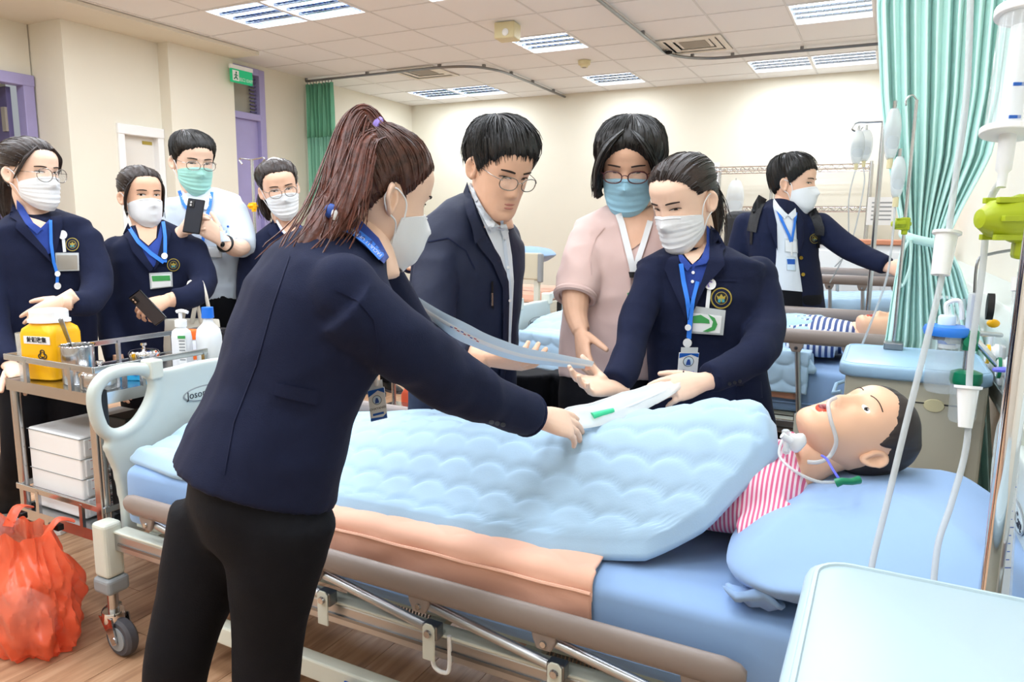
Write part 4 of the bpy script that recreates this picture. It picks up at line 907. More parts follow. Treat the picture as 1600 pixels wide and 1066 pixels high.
bh.tube([oc+fx*(.009*math.cos(b))+V(0, 0, .009*math.sin(b)) for b in np.linspace(0, 6.28, 20)], .0012, 5)
bh.build('biohazard_mark', 'ink', t)
for k in range(7): MB().obox(oc+V(0, 0, -.024)+fx*(-.018+k*.006), fx*.0016, V(0, .0003, 0), V(0, 0, .0018)).build('print_mark', 'ink', t, smooth=False)
def cup(name, label, cat, c, prof, m, n=28, grp=None):
    t = thing(name, label, cat, c, grp); MB().lathe(c, prof, n).build('vessel', m, t, ang=35); return t
c = V(-2.285, 1.395, CT+.001)
t = cup('steel_cup', 'tall stainless steel cup holding forceps on the trolley', 'cup', c, [(0, 0), (.046, 0), (.048, .004), (.048, .118), (.051, .122), (.046, .122), (.045, .115), (.045, .008), (0, .006)], 'steel')
MB().tube([c+V(.0505*math.cos(a), .0505*math.sin(a), .122) for a in np.linspace(0, 2*math.pi, 29)[:-1]], .002, 6, closed=True).build('rolled_rim', 'chrome', t)
t = thing('forceps', 'steel forceps standing in the tall cup', 'forceps', c+V(0, 0, .01))
for s_ in (-1, 1): MB().prism([c+V(.025+s_*.002, -.005, .012), c+V(.03+s_*.002, -.005, .012), c+V(-.055+s_*.006, -.01, .205), c+V(-.068+s_*.006, -.01, .20)], V(0, .003, 0)).build('forceps_arm', 'steel_dark', t, bevel=.001)
def dish(label, c, r, h):
    t = cup('lidded_dish', label, 'dish', c, [(0, 0), (r*.97, 0), (r, .006), (r, h), (0, h)], 'steel', grp='lidded steel dishes')
    MB().lathe(c, [(0, h), (r*1.04, h), (r*1.04, h+.008), (r*.9, h+.017), (r*.4, h+.022), (0, h+.023)], 28).build('dish_lid', 'chrome', t); MB().lathe(c, [(0, h+.02), (.006, h+.02), (.005, h+.03), (.011, h+.036), (.010, h+.044), (0, h+.046)], 14).build('lid_knob', 'chrome', t)
dish('nearer round steel dish with lid beside the tall cup', V(-2.16, 1.385, CT+.001), .058, .04)
dish('farther round steel dish with lid behind the tape dispenser', V(-2.33, 1.66, CT+.001), .05, .045)
c = V(-2.155, 1.50, CT+.001); t = thing('tape_dispenser', 'blue and white medical tape dispenser between the dishes and pump bottle', 'tape dispenser', c)
tp_ = [(-.03, 0), (.03, 0), (.03, .05), (.018, .06), (.005, .045), (-.005, .06), (-.03, .035)]
MB().prism([c+RT*a+V(0, 0, z) for a, z in tp_], FW*.035).build('dispenser_body', 'tape_blue', t, bevel=.003); MB().lathe(c+V(0, 0, .028)-FW*.002, [(0, 0), (.012, 0), (.012, .039), (0, .039)], 18, FW).build('tape_core', 'logo_blue', t); MB().lathe(c+V(0, 0, .03)+FW*.037, [(0, 0), (.028, 0), (.028, .02), (0, .02)], 22, FW).build('tape_roll', 'white', t)
c = V(-2.27, 1.80, CT+.001); t = cup('wipes_jar', 'small clear jar with an orange cap and orange label', 'jar', c, [(0, 0), (.034, 0), (.036, .006), (.036, .085), (.033, .09), (0, .09)], 'bottle_white')
MB().lathe(c, [(0, .09), (.037, .09), (.037, .118), (.034, .122), (0, .122)], 24).build('jar_cap', 'orange', t); MB().lathe(c, [(.0362, .015), (.0368, .015), (.0368, .05), (.0362, .05)], 24).build('jar_label', 'orange', t)
c = V(-2.165, 1.69, CT+.001); t = thing('pump_bottle', 'white pump bottle beside the blue capped bottle on the trolley', 'bottle', c)
MB().lathe(c, [(0, 0), (.036, 0), (.038, .006), (.038, .12), (.034, .14), (.018, .152), (.018, .158), (0, .158)], 26, sc=(1, .8)).build('bottle_body', 'bottle_white', t); MB().lathe(c, [(0, .156), (.02, .156), (.02, .178), (.012, .182), (0, .182)], 18).build('pump_collar', 'white', t)
MB().tube([c+V(0, 0, .18), c+V(0, 0, .205)], .006, 8).build('pump_stem', 'white', t); MB().tube(spline([c+V(-.012, -.004, .208), c+V(.01, 0, .212), c+V(.03, .008, .206)], 4), .006, 8).build('pump_spout', 'white', t)
MB().obox(c+RT*.015-FW*.032+V(0, 0, .075), RT*.013, FW*.001, V(0, 0, .05)).build('bottle_label', 'paper', t); MB().obox(c+RT*.015-FW*.034+V(0, 0, .118), RT*.013, FW*.001, V(0, 0, .005)).build('label_band', 'badge_green', t)
for k in range(7): MB().obox(c+RT*.015-FW*.0338+V(0, 0, .105-k*.011), RT*.010, FW*.0006, V(0, 0, .0022)).build('label_print', 'plastic_grey', t, smooth=False)
c = V(-2.10, 1.75, CT+.001); t = thing('saline_bottle', 'clear plastic bottle with a tall blue cap on the trolley', 'bottle', c)
MB().lathe(c, [(0, 0), (.044, 0), (.047, .008), (.047, .12), (.042, .145), (.022, .165), (.018, .172), (.018, .19), (0, .19)], 28, sc=(1, .85)).build('bottle_body', 'clear_white', t); MB().lathe(c, [(0, .185), (.021, .185), (.0195, .222), (0, .222)], 20).build('bottle_cap', 'blue_cap', t); MB().lathe(c, [(0, .004), (.042, .004), (.042, .11), (0, .11)], 24, sc=(1, .85)).build('saline', 'liquid', t)
c = V(-2.12, 1.98, CT+.001); t = thing('tablet_jar', 'short white jar with a broad blue lid on the trolley', 'jar', c)
MB().lathe(c, [(0, 0), (.042, 0), (.044, .006), (.044, .07), (.036, .08), (.034, .09), (0, .09)], 26).build('jar_body', 'bottle_white', t); MB().lathe(c, [(0, .088), (.038, .088), (.038, .118), (.035, .122), (0, .122)], 26).build('jar_lid', 'blue_cap', t); MB().lathe(c, [(.0442, .06), (.0448, .06), (.0448, .064), (.0442, .064)], 26).build('blue_ring', 'logo_blue', t)
c = V(-2.10, 2.07, CT+.001); t = cup('small_white_jar', 'little white screw cap jar at the right end of the trolley', 'jar', c+V(.02, 0, 0), [(0, 0), (.03, 0), (.03, .06), (.026, .065), (0, .065)], 'white'); MB().lathe(c+V(.02, 0, 0), [(0, .065), (.028, .065), (.028, .09), (0, .09)], 22).build('jar_cap', 'white_gloss', t)
c = V(-2.50, 1.36, CT+.001); cup('drinking_glass', 'empty clear glass at the left corner of the trolley', 'glass', c, [(0, 0), (.026, 0), (.03, .15), (.0285, .15), (.025, .006), (0, .006)], 'clear')
for k, (xx, yy, lb) in enumerate(((-2.21, 1.99, 'red and white sachet behind the blue capped bottle'), (-2.15, 2.06, 'clear tumbler with dark red drink behind the blue lidded jar'))):
    c = V(xx, yy, CT+.001)
    if k == 0:
        t = thing('sachet', lb, 'sachet', c); MB().loft([[c+RT*(.03*math.cos(a))+FW*(d_*math.sin(a))+V(0, 0, z) for a in (2*math.pi*j/12 for j in range(12))] for d_, z in ((.014, 0), (.016, .03), (.012, .08), (.004, .115), (.002, .125))]).build('sachet_body', 'paper', t)
        MB().obox(c-FW*.016+V(0, 0, .05), RT*.012, FW*.001, V(0, 0, .04)).build('sachet_print', 'ink_red', t)
    else: t = cup('tumbler', lb, 'glass', c, [(0, 0), (.026, 0), (.032, .14), (.0305, .14), (.025, .005), (0, .005)], 'clear'); MB().lathe(c, [(0, .006), (.025, .006), (.0285, .08), (0, .08)], 20).build('drink', 'brown_liquid', t)
# orange bag hung on the trolley
def bag(label, c, w_, d_, h_, seed, ears=True):
    t = thing('waste_bag', label, 'plastic bag', c, None); rings = []; n = 130; random.seed(seed)
    for k in range(56):
        s = k/55; z = h_*s
        top_ = smooth(.6, 1, s)
        rw = w_*(.92+.16*math.sin(s*3.0))*(1-.30*top_); rd = d_*(.9+.2*math.sin(s*2.6+.4))*(1-.45*top_)
        if s < .05: rw *= .9; rd *= .9
        r = []
        for j in range(n):
            a = 2*math.pi*j/n; nz = noise.noise(V(math.cos(a)*2.2, math.sin(a)*2.2, s*3.2+seed)); n2 = noise.noise(V(math.cos(a)*6, math.sin(a)*6, s*3.5+seed)); n3 = abs(noise.noise(V(a*3.2+s*2.5, s*2.2, seed)))
            n4 = abs(noise.noise(V(math.cos(a)*4.5+s*2, math.sin(a)*4.5, s*5+seed*2))); n5 = abs(noise.noise(V(math.cos(a)*11, math.sin(a)*11+s*4, s*11+seed))); q = 1.04+.30*nz+.06*n2-.20*n3-.13*n4-.03*n5
            r.append(Vector(c)+V(rw*q*math.cos(a), rd*q*math.sin(a), z+.03*nz*top_))
        rings.append(r)
    mb = MB(); mb.loft(rings, cap=False); mb.f.append(tuple(range(n-1, -1, -1)))
    o = mb.build('bag_film', 'orange_bag', t, ang=50)
    if ears:
        for s_ in (-.55, .5): MB().tube(spline([Vector(c)+V(w_*s_*.9, d_*.2, h_*.93), Vector(c)+V(w_*s_, d_*.55, h_*1.06), Vector(c)+V(w_*s_*1.1, d_*.9, h_*1.02)], 5), [.02]*11, 8, flat=.25).build('bag_handle', 'orange_bag', t)
        MB().loft([[Vector(c)+V(w_*.75*math.cos(a)*q, d_*.7*math.sin(a)*q, z) for a in (2*math.pi*j/20 for j in range(20))] for q, z in ((.7, .012), (.9, .06), (.7, .13), (.3, .16))]).build('bag_contents', 'canvas', t)
        for s_ in (-.5, .45): MB().box(Vector(c)+V(w_*s_, d_*.55, h_*1.0), (.05, .02, .02)).build('binder_clip', 'black', t, bevel=.003)
    return t
bg = bag('crumpled translucent orange waste bag clipped to the trolley beside the bed wheel', V(-2.29, 1.17, .004), .20, .115, .37, 3)
c = P(655, 615, 4.4)
t = bag('orange plastic bag on the floor seen under the near arm of the man in glasses', V(c.x+.06, c.y, .004), .14, .10, .5, 9, ears=False)
# wire shelving on the back wall
def rack(label, x0, x1, y0, y1, levels):
    t = thing('wire_shelf', label, 'shelf rack', ((x0+x1)/2, (y0+y1)/2, 0), 'chrome wire shelf racks')
    for x in (x0, x1):
        for y in (y0, y1): MB().tube([(x, y, 0), (x, y, 2.0)], .016, 10).build('post', 'steel', t)
    for z in levels:
        s_ = MB(); 
        for y in (y0, y1):
            for dz in (0, .045): s_.tube([(x0, y, z+dz), (x1, y, z+dz)], .006, 6)
            k = 0; n = int((x1-x0)/.045)
            s_.tube([V(x0+(x1-x0)*i/n, y, z+(.045 if i % 2 else 0)) for i in range(n+1)], .004, 5)
        for i in range(1, 14): x = x0+(x1-x0)*i/14; s_.tube([(x, y0, z+.04), (x, y1, z+.04)], .003, 5)
        s_.build('wire_deck', 'chrome', t)
    return t
rack('chrome wire shelf rack on the back wall, left of the man with the backpack', -1.80, -1.17, 8.35, 8.72, (.3, 1.0, 1.5, 1.93))
rack('chrome wire shelf rack on the back wall, right of the man with the backpack', -1.10, -.22, 8.35, 8.72, (.3, 1.0, 1.5, 1.93))
def notice(label, c, w_, h_, n=(0, -1, 0)):
    t = thing('paper_notice', label, 'notice', c); MB().box(c, (w_, .006, h_)).build('sheet', 'paper', t, smooth=False)
    for k in range(5): MB().box(c+V(0, -.004, h_*.3-k*h_*.15), (w_*.7, .001, h_*.05)).build('print_line', 'plastic_grey', t, smooth=False)
    return t
notice('white paper notice with grey print on the back wall behind the pink blouse', PY(1113, 272, 8.84)+V(0, -.006, 0), .16, .26)
notice('white printed sheet hung on the right shelf rack', PY(1377, 330, 8.33), .26, .28)
c = PY(1047, 262, 8.82); t = thing('wall_board', 'small beige wall board behind the bob haired woman', 'board', c); MB().box(c, (.22, .03, .3)).build('board_panel', 'cab_beige', t, bevel=.005); MB().box(c+V(0, -.017, 0), (.17, .004, .24)).build('board_sheet', 'paper', t, smooth=False)
iv_bag('clear infusion bag hanging on the left shelf rack', PY(1150, 282, 8.3), .2, .4, .06)
# white counter with terracotta edge
t = thing('white_counter', 'white counter with a terracotta top edge behind the far bed', 'counter', (-.2, 6.1, 0))
MB().b6(-.62, .295, 5.95, 6.4, .04, 1.2).build('counter_body', 'white', t, bevel=.01); MB().b6(-.65, .31, 5.92, 6.43, 1.2, 1.235).build('counter_top', mat('terracotta', '#c98463', .5), t, bevel=.006); MB().b6(-.6, .29, 5.97, 6.38, 0, .04).build('counter_plinth', 'plastic_grey', t, smooth=False)
for x in (-.45, -.16, .13): MB().b6(x-.13, x+.13, 5.94, 5.95, .1, 1.15).build('counter_door', 'white', t, bevel=.003)
# steel trolley with screen far behind
c = P(655, 440, 3.9); c.z = 0
t = thing('equipment_trolley', 'steel equipment trolley partly hidden behind the man in the navy jacket', 'trolley', c)
for z in (.25, .85): MB().box(c+V(-.1, 0, z), (.45, .4, .02)).build('trolley_shelf', 'steel', t, bevel=.004)
for x in (-.32, .12):
    for y in (-.19, .19): MB().tube([c+V(x, y, 0), c+V(x, y, .95)], .013, 8).build('trolley_leg', 'steel', t)
t = thing('monitor', 'black monitor screen between the ponytail and the navy jacket', 'monitor', P(662, 375, 3.9))
m0 = P(660, 372, 3.9); MB().box(m0, (.26, .03, .17)).build('screen_case', 'black', t, bevel=.006); MB().box(m0+V(0, -.016, 0), (.24, .002, .15)).build('screen_glass', 'screen_black', t, smooth=False); MB().box(m0+V(0, 0, -.12), (.05, .03, .1)).build('screen_neck', 'black', t, smooth=False); MB().box(V(m0.x, m0.y, .87), (.14, .12, .015)).build('screen_foot', 'black', t, bevel=.003)
MB().box(V(m0.x, m0.y, (m0.z-.16+.87)/2), (.03, .02, m0.z-.16-.87+.02)).build('screen_post', 'black', t, smooth=False)
c2 = P(656, 440, 3.75); c2.z = .862; t = thing('yellow_waste_bin', 'narrow yellow waste bin beside the sleeve of the man in glasses', 'bin', c2); MB().lathe(c2, [(0, 0), (.04, 0), (.045, .19), (0, .19)], 16).build('bin_body', 'yellow', t); MB().lathe(c2, [(0, .19), (.03, .19), (.03, .22), (0, .22)], 16).build('bin_lid', 'white', t)
# light wooden table behind the man in the pale shirt
c = P(372, 435, 4.6); t = thing('wooden_table', 'light wooden table behind the man in the pale shirt', 'table', (c.x, c.y, 0)); MB().box(V(c.x-.1, c.y+.2, c.z), (.5, .6, .04)).build('table_top', 'wood_light', t, bevel=.006)
for x in (-.3, .1):
    for y in (-.05, .45): MB().box(V(c.x+x, c.y+y, c.z/2-.01), (.04, .04, c.z-.03)).build('table_leg', 'wood_light', t, bevel=.003)
c = P(392, 322, 5.3); t = thing('infusion_stand', 'infusion stand with a yellow clamp in front of the lilac transom door', 'infusion stand', (c.x, c.y, 0)); MB().tube([V(c.x+.03, c.y, .1), V(c.x+.03, c.y, c.z+.33)], .011, 8).build('pole', 'steel', t); base5(t, V(c.x+.03, c.y, 0)); clamp(t, c+V(.03, 0, 0), RT, .03, 'yellow')
MB().tube(spline([V(c.x-.07, c.y, c.z+.30), V(c.x-.09, c.y, c.z+.34), V(c.x+.03, c.y, c.z+.33), V(c.x+.15, c.y, c.z+.34), V(c.x+.13, c.y, c.z+.30)], 5), .006, 6).build('hook_arm', 'steel', t)
# ================================================================== PEOPLE : builders
def addmesh(mb, me): return mb.add([v.co.copy() for v in me.vertices], [tuple(p.vertices) for p in me.polygons])
_tab = np.array([(-.1205, .012, .072, -.050), (-.117, .026, .083, -.028), (-.110, .038, .089, -.004), (-.095, .050, .091, .022), (-.075, .058, .088, .048), (-.050, .0635, .0865, .068), (-.020, .0685, .0855, .083), (.010, .0715, .0855, .094),
                 (.040, .0745, .0885, .100), (.062, .0745, .0885, .101), (.080, .0705, .0795, .095), (.095, .061, .064, .083), (.107, .045, .044, .064), (.1145, .026, .023, .040), (.118, .006, .004, .012)])
def _headgrid(nz=64, na=88):
    s = np.linspace(0, 1, nz); k = np.linspace(0, 1, len(_tab)); tt = np.stack([np.interp(s, k, _tab[:, c]) for c in range(4)], 1)
    for _ in range(3): tt[1:-1] = (tt[:-2]+2*tt[1:-1]+tt[2:])/4
    G = np.zeros((nz, na, 3))
    for i in range(nz):
        z, w_, f_, b_ = tt[i]
        for j in range(na):
            a = 2*math.pi*j/na; c_, s_ = math.cos(a), math.sin(a); p = .86
            yc = (f_-b_)/2; hy = (f_+b_)/2
            x = math.copysign(abs(c_)**p, c_)*w_; y = yc+math.copysign(abs(s_)**p, s_)*hy
            if s_ > 0:
                wt = s_**1.2; g = lambda cx, cz, sx, sz: math.exp(-((abs(x)-cx)/sx)**2-((z-cz)/sz)**2)
                nz_ = np.interp(z, [-.052, -.043, -.036, -.028, -.01, .008, .024, .04], [0, .006, .019, .0215, .0145, .0075, .003, 0])
                nw = np.interp(z, [-.05, -.036, -.01, .03], [.0175, .0155, .0105, .009])
                d = nz_*math.exp(-(x/nw)**2) + .004*g(.013, -.039, .006, .007)
                d += -.0095*g(.031, .010, .015, .0105) + .0035*g(.028, .029, .02, .008) + .0035*g(.042, -.022, .018, .018)
                d += .0052*math.exp(-(x/.021)**2)*(math.exp(-((z+.060)/.0052)**2)+.95*math.exp(-((z+.0715)/.0058)**2)) - .0032*math.exp(-(x/.022)**2-((z+.0655)/.0022)**2)
                d += -.0028*math.exp(-(x/.02)**2-((z+.083)/.006)**2) + .003*math.exp(-(x/.018)**2-((z+.100)/.011)**2)
                y += d*wt
            G[i, j] = (x, y, z)
    return G
HG = _headgrid()
def _gf(nz, na): return [(i*na+j, i*na+(j+1) % na, (i+1)*na+(j+1) % na, (i+1)*na+j) for i in range(nz-1) for j in range(na)] + [tuple(range(na-1, -1, -1)), tuple((nz-1)*na+j for j in range(na))]
HV = [Vector(p) for p in HG.reshape(-1, 3)]; HF = _gf(*HG.shape[:2]); HB = BVHTree.FromPolygons(HV, HF)
HC = V(0, -.006, .012)
def hrad(d):
    h = HB.ray_cast(HC, d); return h[3] if h[0] is not None else .09
def face_pt(x, z, off=.001):
    h = HB.ray_cast(V(x, .3, z), V(0, -1, 0))
    if h[0] is None: return V(x, .08, z)
    return h[0]+h[1]*off
class Head:
    def __init__(s, c, f, u, sc, wx=1.0):
        f = f.normalized(); x = f.cross(u).normalized(); u = x.cross(f); s.c = Vector(c); s.sc = sc; s.x, s.f, s.u = x, f, u
        s.M = Matrix(((x.x*wx, f.x, u.x), (x.y*wx, f.y, u.y), (x.z*wx, f.z, u.z)))*sc
    def W(s, p): return s.c + s.M @ Vector(p)
    def mb(s, vs, fs): return MB().add([s.W(p) for p in vs], fs)
def patch(H, name, m, parent, poly, off=.0015, n=10):
    """small flat feature laid on the face: poly in local (x,z), fan of rings"""
    cx = sum(p[0] for p in poly)/len(poly); cz = sum(p[1] for p in poly)/len(poly); k = len(poly); vs = [H.W(face_pt(cx, cz, off))]; fs = []
    R_ = 3
    for r in range(1, R_+1):
        for p in poly: vs.append(H.W(face_pt(cx+(p[0]-cx)*r/R_, cz+(p[1]-cz)*r/R_, off if r < R_ else -.0006)))
    for j in range(k): fs.append((0, 1+j, 1+(j+1) % k))
    for r in range(R_-1):
        for j in range(k): a = 1+r*k; b = a+k; fs.append((a+j, b+j, b+(j+1) % k, a+(j+1) % k))
    return MB().add(vs, fs).build(name, m, parent, ang=180)
def eyes(H, t, open_=1.0, look=(0, 0), brow=1.0, brow_mat='brow', only=None):
    for s_ in (1, -1):
        if only and s_ != only: continue
        cx, cz = .031*s_, .0095
        up = lambda a: (cx+.0145*math.cos(a), cz+.0062*open_*max(0, math.sin(a))-.0035*max(0, -math.sin(a))*min(1, open_*1.2)+.0012*math.cos(a)*s_)
        if open_ > .25:
            e = patch(H, 'eye', 'eye_white', t, [up(2*math.pi*k/18) for k in range(18)], .0012)
            ix, iz = cx+look[0]*.005, cz+look[1]*.003+.0008; q = []
            for k in range(16):
                a = 2*math.pi*k/16; x, z = ix+.0062*math.cos(a), iz+.0062*math.sin(a)
                zt_ = cz+.0060*open_*math.sqrt(max(0, 1-((x-cx)/.0145)**2)); zb_ = cz-.0033*math.sqrt(max(0, 1-((x-cx)/.0145)**2)); q.append((x, min(max(z, zb_), zt_)))
            patch(H, 'iris', 'iris', e, q, .0020)
        MB().tube([H.W(face_pt(cx+.0158*math.cos(a), cz+.0066*open_*math.sin(a)+(0 if open_ > .25 else -.003), .0018)) for a in np.linspace(.05, math.pi-.05, 12)], [.0005*H.sc+.0009*H.sc*math.sin(b) for b in np.linspace(.2, 2.9, 12)], 6).build('eyelash_line', 'brow', t)
        if brow: MB().tube([H.W(face_pt(cx+s_*(-.017+.034*k/9), .0265+.0045*math.sin(.5+2.1*k/9), .0012)) for k in range(10)], [(.0012+.0014*math.sin(.6+2.3*k/9))*H.sc*brow for k in range(10)], 6).build('eyebrow', brow_mat, t)
def ear_mb(H, s_):
    mb = MB(); n, m_ = 20, 6; vs = []; fs = []; c = V(.0715*s_, -.014, -.008)
    for r in range(m_+1):
        q = r/m_
        for k in range(n):
            a = 2*math.pi*k/n; yy = -.017*q*math.cos(a)*(1.0 if math.sin(a) > -.2 else .8)-.006*q*math.sin(a); zz = .031*q*math.sin(a)
            hgt = [.004, .003, .0035, .009, .0125, .012, .004][r]
            lobe = 1 if math.cos(a) > -.3 else .55
            vs.append(H.W(c+V(s_*(hgt*lobe+.010*q*max(0, math.cos(a))), yy-.004, zz)))
    for r in range(m_):
        for k in range(n): a, b = r*n, (r+1)*n; fs.append((a+k, a+(k+1) % n, b+(k+1) % n, b+k))
    fs.append(tuple(range(n-1, -1, -1)))
    base = len(vs)
    for k in range(n):
        a = 2*math.pi*k/n; vs.append(H.W(c+V(-s_*.012, -.012*math.cos(a), .024*math.sin(a))))
    for k in range(n): fs.append((m_*n+k, m_*n+(k+1) % n, base+(k+1) % n, base+k))
    fs.append(tuple(base+k for k in range(n))); return mb.add(vs, fs)
def mask(H, t, m, beak=0.0, loops=True, zt_=.0, flat=0):
    nt, ns = 41, 25; R = np.zeros((ns, nt)); Z = np.zeros((ns, nt)); th = np.radians(np.linspace(-76, 76, nt))
    for j, a in enumerate(th):
        q = abs(a)/th[-1]; top = zt_-.002-.030*q**1.5; bot = -.127+.042*q**1.8
        for i in range(ns):
            s = i/(ns-1); z = top+(bot-top)*s; Z[i, j] = z; d = V(math.sin(a), math.cos(a), 0)
            o = V(0, 0, max(z, -.112)); h = HB.ray_cast(o+d*.3, -d); R[i, j] = (h[0]-o).length if h[0] is not None else .09
            if z < -.112: R[i, j] -= (-.112-z)*.5
    R0 = R.copy()
    for _ in range(14): R[1:-1, :] = (R[:-2]+2*R[1:-1]+R[2:])/4; R[:, 1:-1] = (R[:, :-2]+2*R[:, 1:-1]+R[:, 2:])/4; R = np.maximum(R, R0)
    vs = []; fs = []
    for lay in (0, 1):
        for i in range(ns):
            for j, a in enumerate(th):
                s = i/(ns-1); q = abs(a)/th[-1]; r = R[i, j]+(.0045 if lay == 0 else .001)+.004*math.sin(math.pi*s)*(1-q)
                if beak: r += beak*math.exp(-(a/.38)**2)*math.sin(math.pi*min(1, s*1.1))**1.0
                elif lay == 0: r += .0022*(1-q**3)*(1 if (s*7) % 1 < .5 and .2 < s < .9 else 0)
                vs.append(H.W(V(math.sin(a)*r, math.cos(a)*r, Z[i, j]))) 
    N = ns*nt
    for i in range(ns-1):
        for j in range(nt-1): a = i*nt+j; fs.append((a, a+1, a+nt+1, a+nt)); fs.append((N+a, N+a+nt, N+a+nt+1, N+a+1))
    for j in range(nt-1): fs.append((j, N+j, N+j+1, j+1)); a = (ns-1)*nt+j; fs.append((a, a+1, N+a+1, N+a))
    for i in range(ns-1):
        a = i*nt; fs.append((a, a+nt, N+a+nt, N+a)); a = i*nt+nt-1; fs.append((a, N+a, N+a+nt, a+nt))
    k = MB().add(vs, fs).build('face_mask', m, t, ang=50)
    wire = [Vector(vs[1*nt+j]) for j in range(12, nt-12)]
    MB().tube([p+H.f*.001*H.sc for p in wire], .0016*H.sc, 6).build('nose_wire_fold', m, k)
    if loops:
        for s_ in (1, -1):
            jj = nt-2 if s_ > 0 else 1
            A, B = Vector(vs[2*nt+jj]), Vector(vs[(ns-3)*nt+jj])
            e1 = H.W(V(.080*s_, -.018, .014)); e2 = H.W(V(.079*s_, -.022, -.030))
            MB().tube(spline([A, H.W(V(.077*s_, .012, -.002)), e1, H.W(V(.080*s_, -.034, -.006)), e2, H.W(V(.074*s_, .005, -.045)), B], 6), .0016*H.sc, 6).build('ear_loop', 'mask_white', k)
    return k
HL0 = [(0, 44), (20, 43), (38, 38), (52, 29), (64, 17), (73, 3), (79, -14), (84, -10), (92, 9), (104, 4), (112, -22), (125, -40), (150, -50), (180, -52)]
def hairline(az, tab): a = abs(math.degrees(az)); return math.radians(float(np.interp(a, [p[0] for p in tab], [p[1] for p in tab])))
def hair_cap(H, t, m, pole, tab=HL0, thick=.012, nph=150, ns=26, groove=.0022, strands=120, edge=.002, rs=1, messy=.0, puff=None, name='hair', fringe=.5, jag=.015):
    pole = Vector(pole).normalized(); sd, u2, _ = frame(pole, V(0, 1, .1)); rnd = random.Random(rs); vs = []; fs = []; paths = []
    def ishair(d): el = math.asin(max(-1, min(1, d.z))); az = math.atan2(d.x, d.y); return el > hairline(az, tab)
    for k in range(nph):
        ph = 2*math.pi*k/nph; tdir = sd*math.cos(ph)+u2*math.sin(ph); lim = 0
        a = .05
        while a < 3.0:
            d = pole*math.cos(a)+tdir*math.sin(a)
            if not ishair(d): break
            a += .03
        lim = a*(1+jag*(noise.noise(V(math.cos(ph)*7, math.sin(ph)*7, rs))+.8*noise.noise(V(math.cos(ph)*22, math.sin(ph)*22, rs)))); P_ = []
        for i in range(ns+1):
            s = i/ns; a = .02+(lim-.02)*s; d = pole*math.cos(a)+tdir*math.sin(a); r = hrad(d)
            tk = thick*min(1, ((1-s)*lim/.55)**.75)+edge*min(1, (1-s)*6); tk *= 1+.25*noise.noise(V(ph*2, s*2, rs))
            if puff: tk += puff(d)
            g = groove*(noise.noise(V(math.cos(ph)*26, math.sin(ph)*26, s*1.5+rs))+.6*noise.noise(V(math.cos(ph)*60, math.sin(ph)*60, s*2+rs)))*min(1, s*4)
            if i == ns: tk = -.002; g = 0
            p = HC+d*(r+tk+g); P_.append(p); vs.append(H.W(p))
        paths.append(P_)
    n1 = ns+1
    for k in range(nph):
        for i in range(ns): a, b = k*n1, ((k+1) % nph)*n1; fs.append((a+i, b+i, b+i+1, a+i+1))
    fs.append(tuple(k*n1 for k in range(nph-1, -1, -1)))
    mb = MB().add(vs, fs)
    for _ in range(strands):
        P_ = paths[rnd.randrange(nph)]; a = rnd.randint(0, ns//3); b = rnd.randint(ns*2//3, ns-1); off = rnd.uniform(.0005, .003)+messy*rnd.random(); pts = []
        wv = V(rnd.uniform(-1, 1), rnd.uniform(-1, 1), rnd.uniform(-1, 1))*(.004+messy)
        for i in range(a, b+1, 3):
            q = (i-a)/(b-a); d = (P_[i]-HC).normalized(); pts.append(H.W(P_[i]+d*off*math.sin(math.pi*min(1, q+.15))+wv*q*q))
        if len(pts) > 2: mb.tube(pts, [.0012*H.sc]*(len(pts)-1)+[.0004*H.sc], 4, cap=True)
    if strands:
        for _ in range(int(strands*.8)):
            P_ = paths[rnd.randrange(nph)]; e0 = P_[ns-3]; e1 = P_[ns-1]; dd = (e1-e0); L_ = rnd.uniform(.05, fringe)
            tip = e1+dd*L_+V(rnd.uniform(-1, 1), rnd.uniform(-1, 1), 0)*.004; dn = (tip-HC).normalized(); tip = HC+dn*(hrad(dn)+.0012)
            mb.tube([H.W(e0), H.W(e1+(e1-HC).normalized()*.002), H.W(tip)], [.0016*H.sc, .0013*H.sc, .0003*H.sc], 4)
    return mb.build(name, m, t, ang=75)
def hair_tail(t, m, pts, rad, name='ponytail', wisps=40, rs=1, flat=.75, parent=None, n=40, up=V(0, 0, 1), wl=.03):
    rnd = random.Random(rs); sp = spline(pts, 10); m_ = len(sp); rr = [float(np.interp(i/(m_-1), np.linspace(0, 1, len(rad)), rad)) for i in range(m_)]
    mb = MB(); rings = []; prev = None
    for i, p in enumerate(sp):
        d = (sp[min(i+1, m_-1)]-sp[max(i-1, 0)]).normalized()
        if prev is None: sd, u2, _ = frame(d, up)
        else: sd = (prev-d*prev.dot(d)).normalized(); u2 = sd.cross(d)
        prev = sd; ring = []
        for k in range(n):
            a = 2*math.pi*k/n; g = 1+.20*noise.noise(V(math.cos(a)*4, math.sin(a)*4, i*.05+rs))+.10*noise.noise(V(math.cos(a)*11, math.sin(a)*11, i*.05+rs))
            ring.append(p+(sd*math.cos(a)+u2*math.sin(a)*flat)*rr[i]*g)
        rings.append(ring)
    mb.loft(rings)
    for _ in range(wisps):
        k = rnd.randrange(n); i0 = rnd.randint(0, m_//2); i1 = rnd.randint(m_*2//3, m_-1); o = rnd.uniform(.98, 1.22); e = V(rnd.uniform(-1, 1), rnd.uniform(-1, 1), rnd.uniform(-1, .3))*wl
        pts_ = [sp[i]+(rings[i][k]-sp[i])*o+e*((i-i0)/(i1-i0))**2 for i in range(i0, i1+1, 2)]
        if len(pts_) > 2: mb.tube(pts_, [.0013]*(len(pts_)-1)+[.0004], 4)
    return mb.build(name, m, parent or t, ang=75)
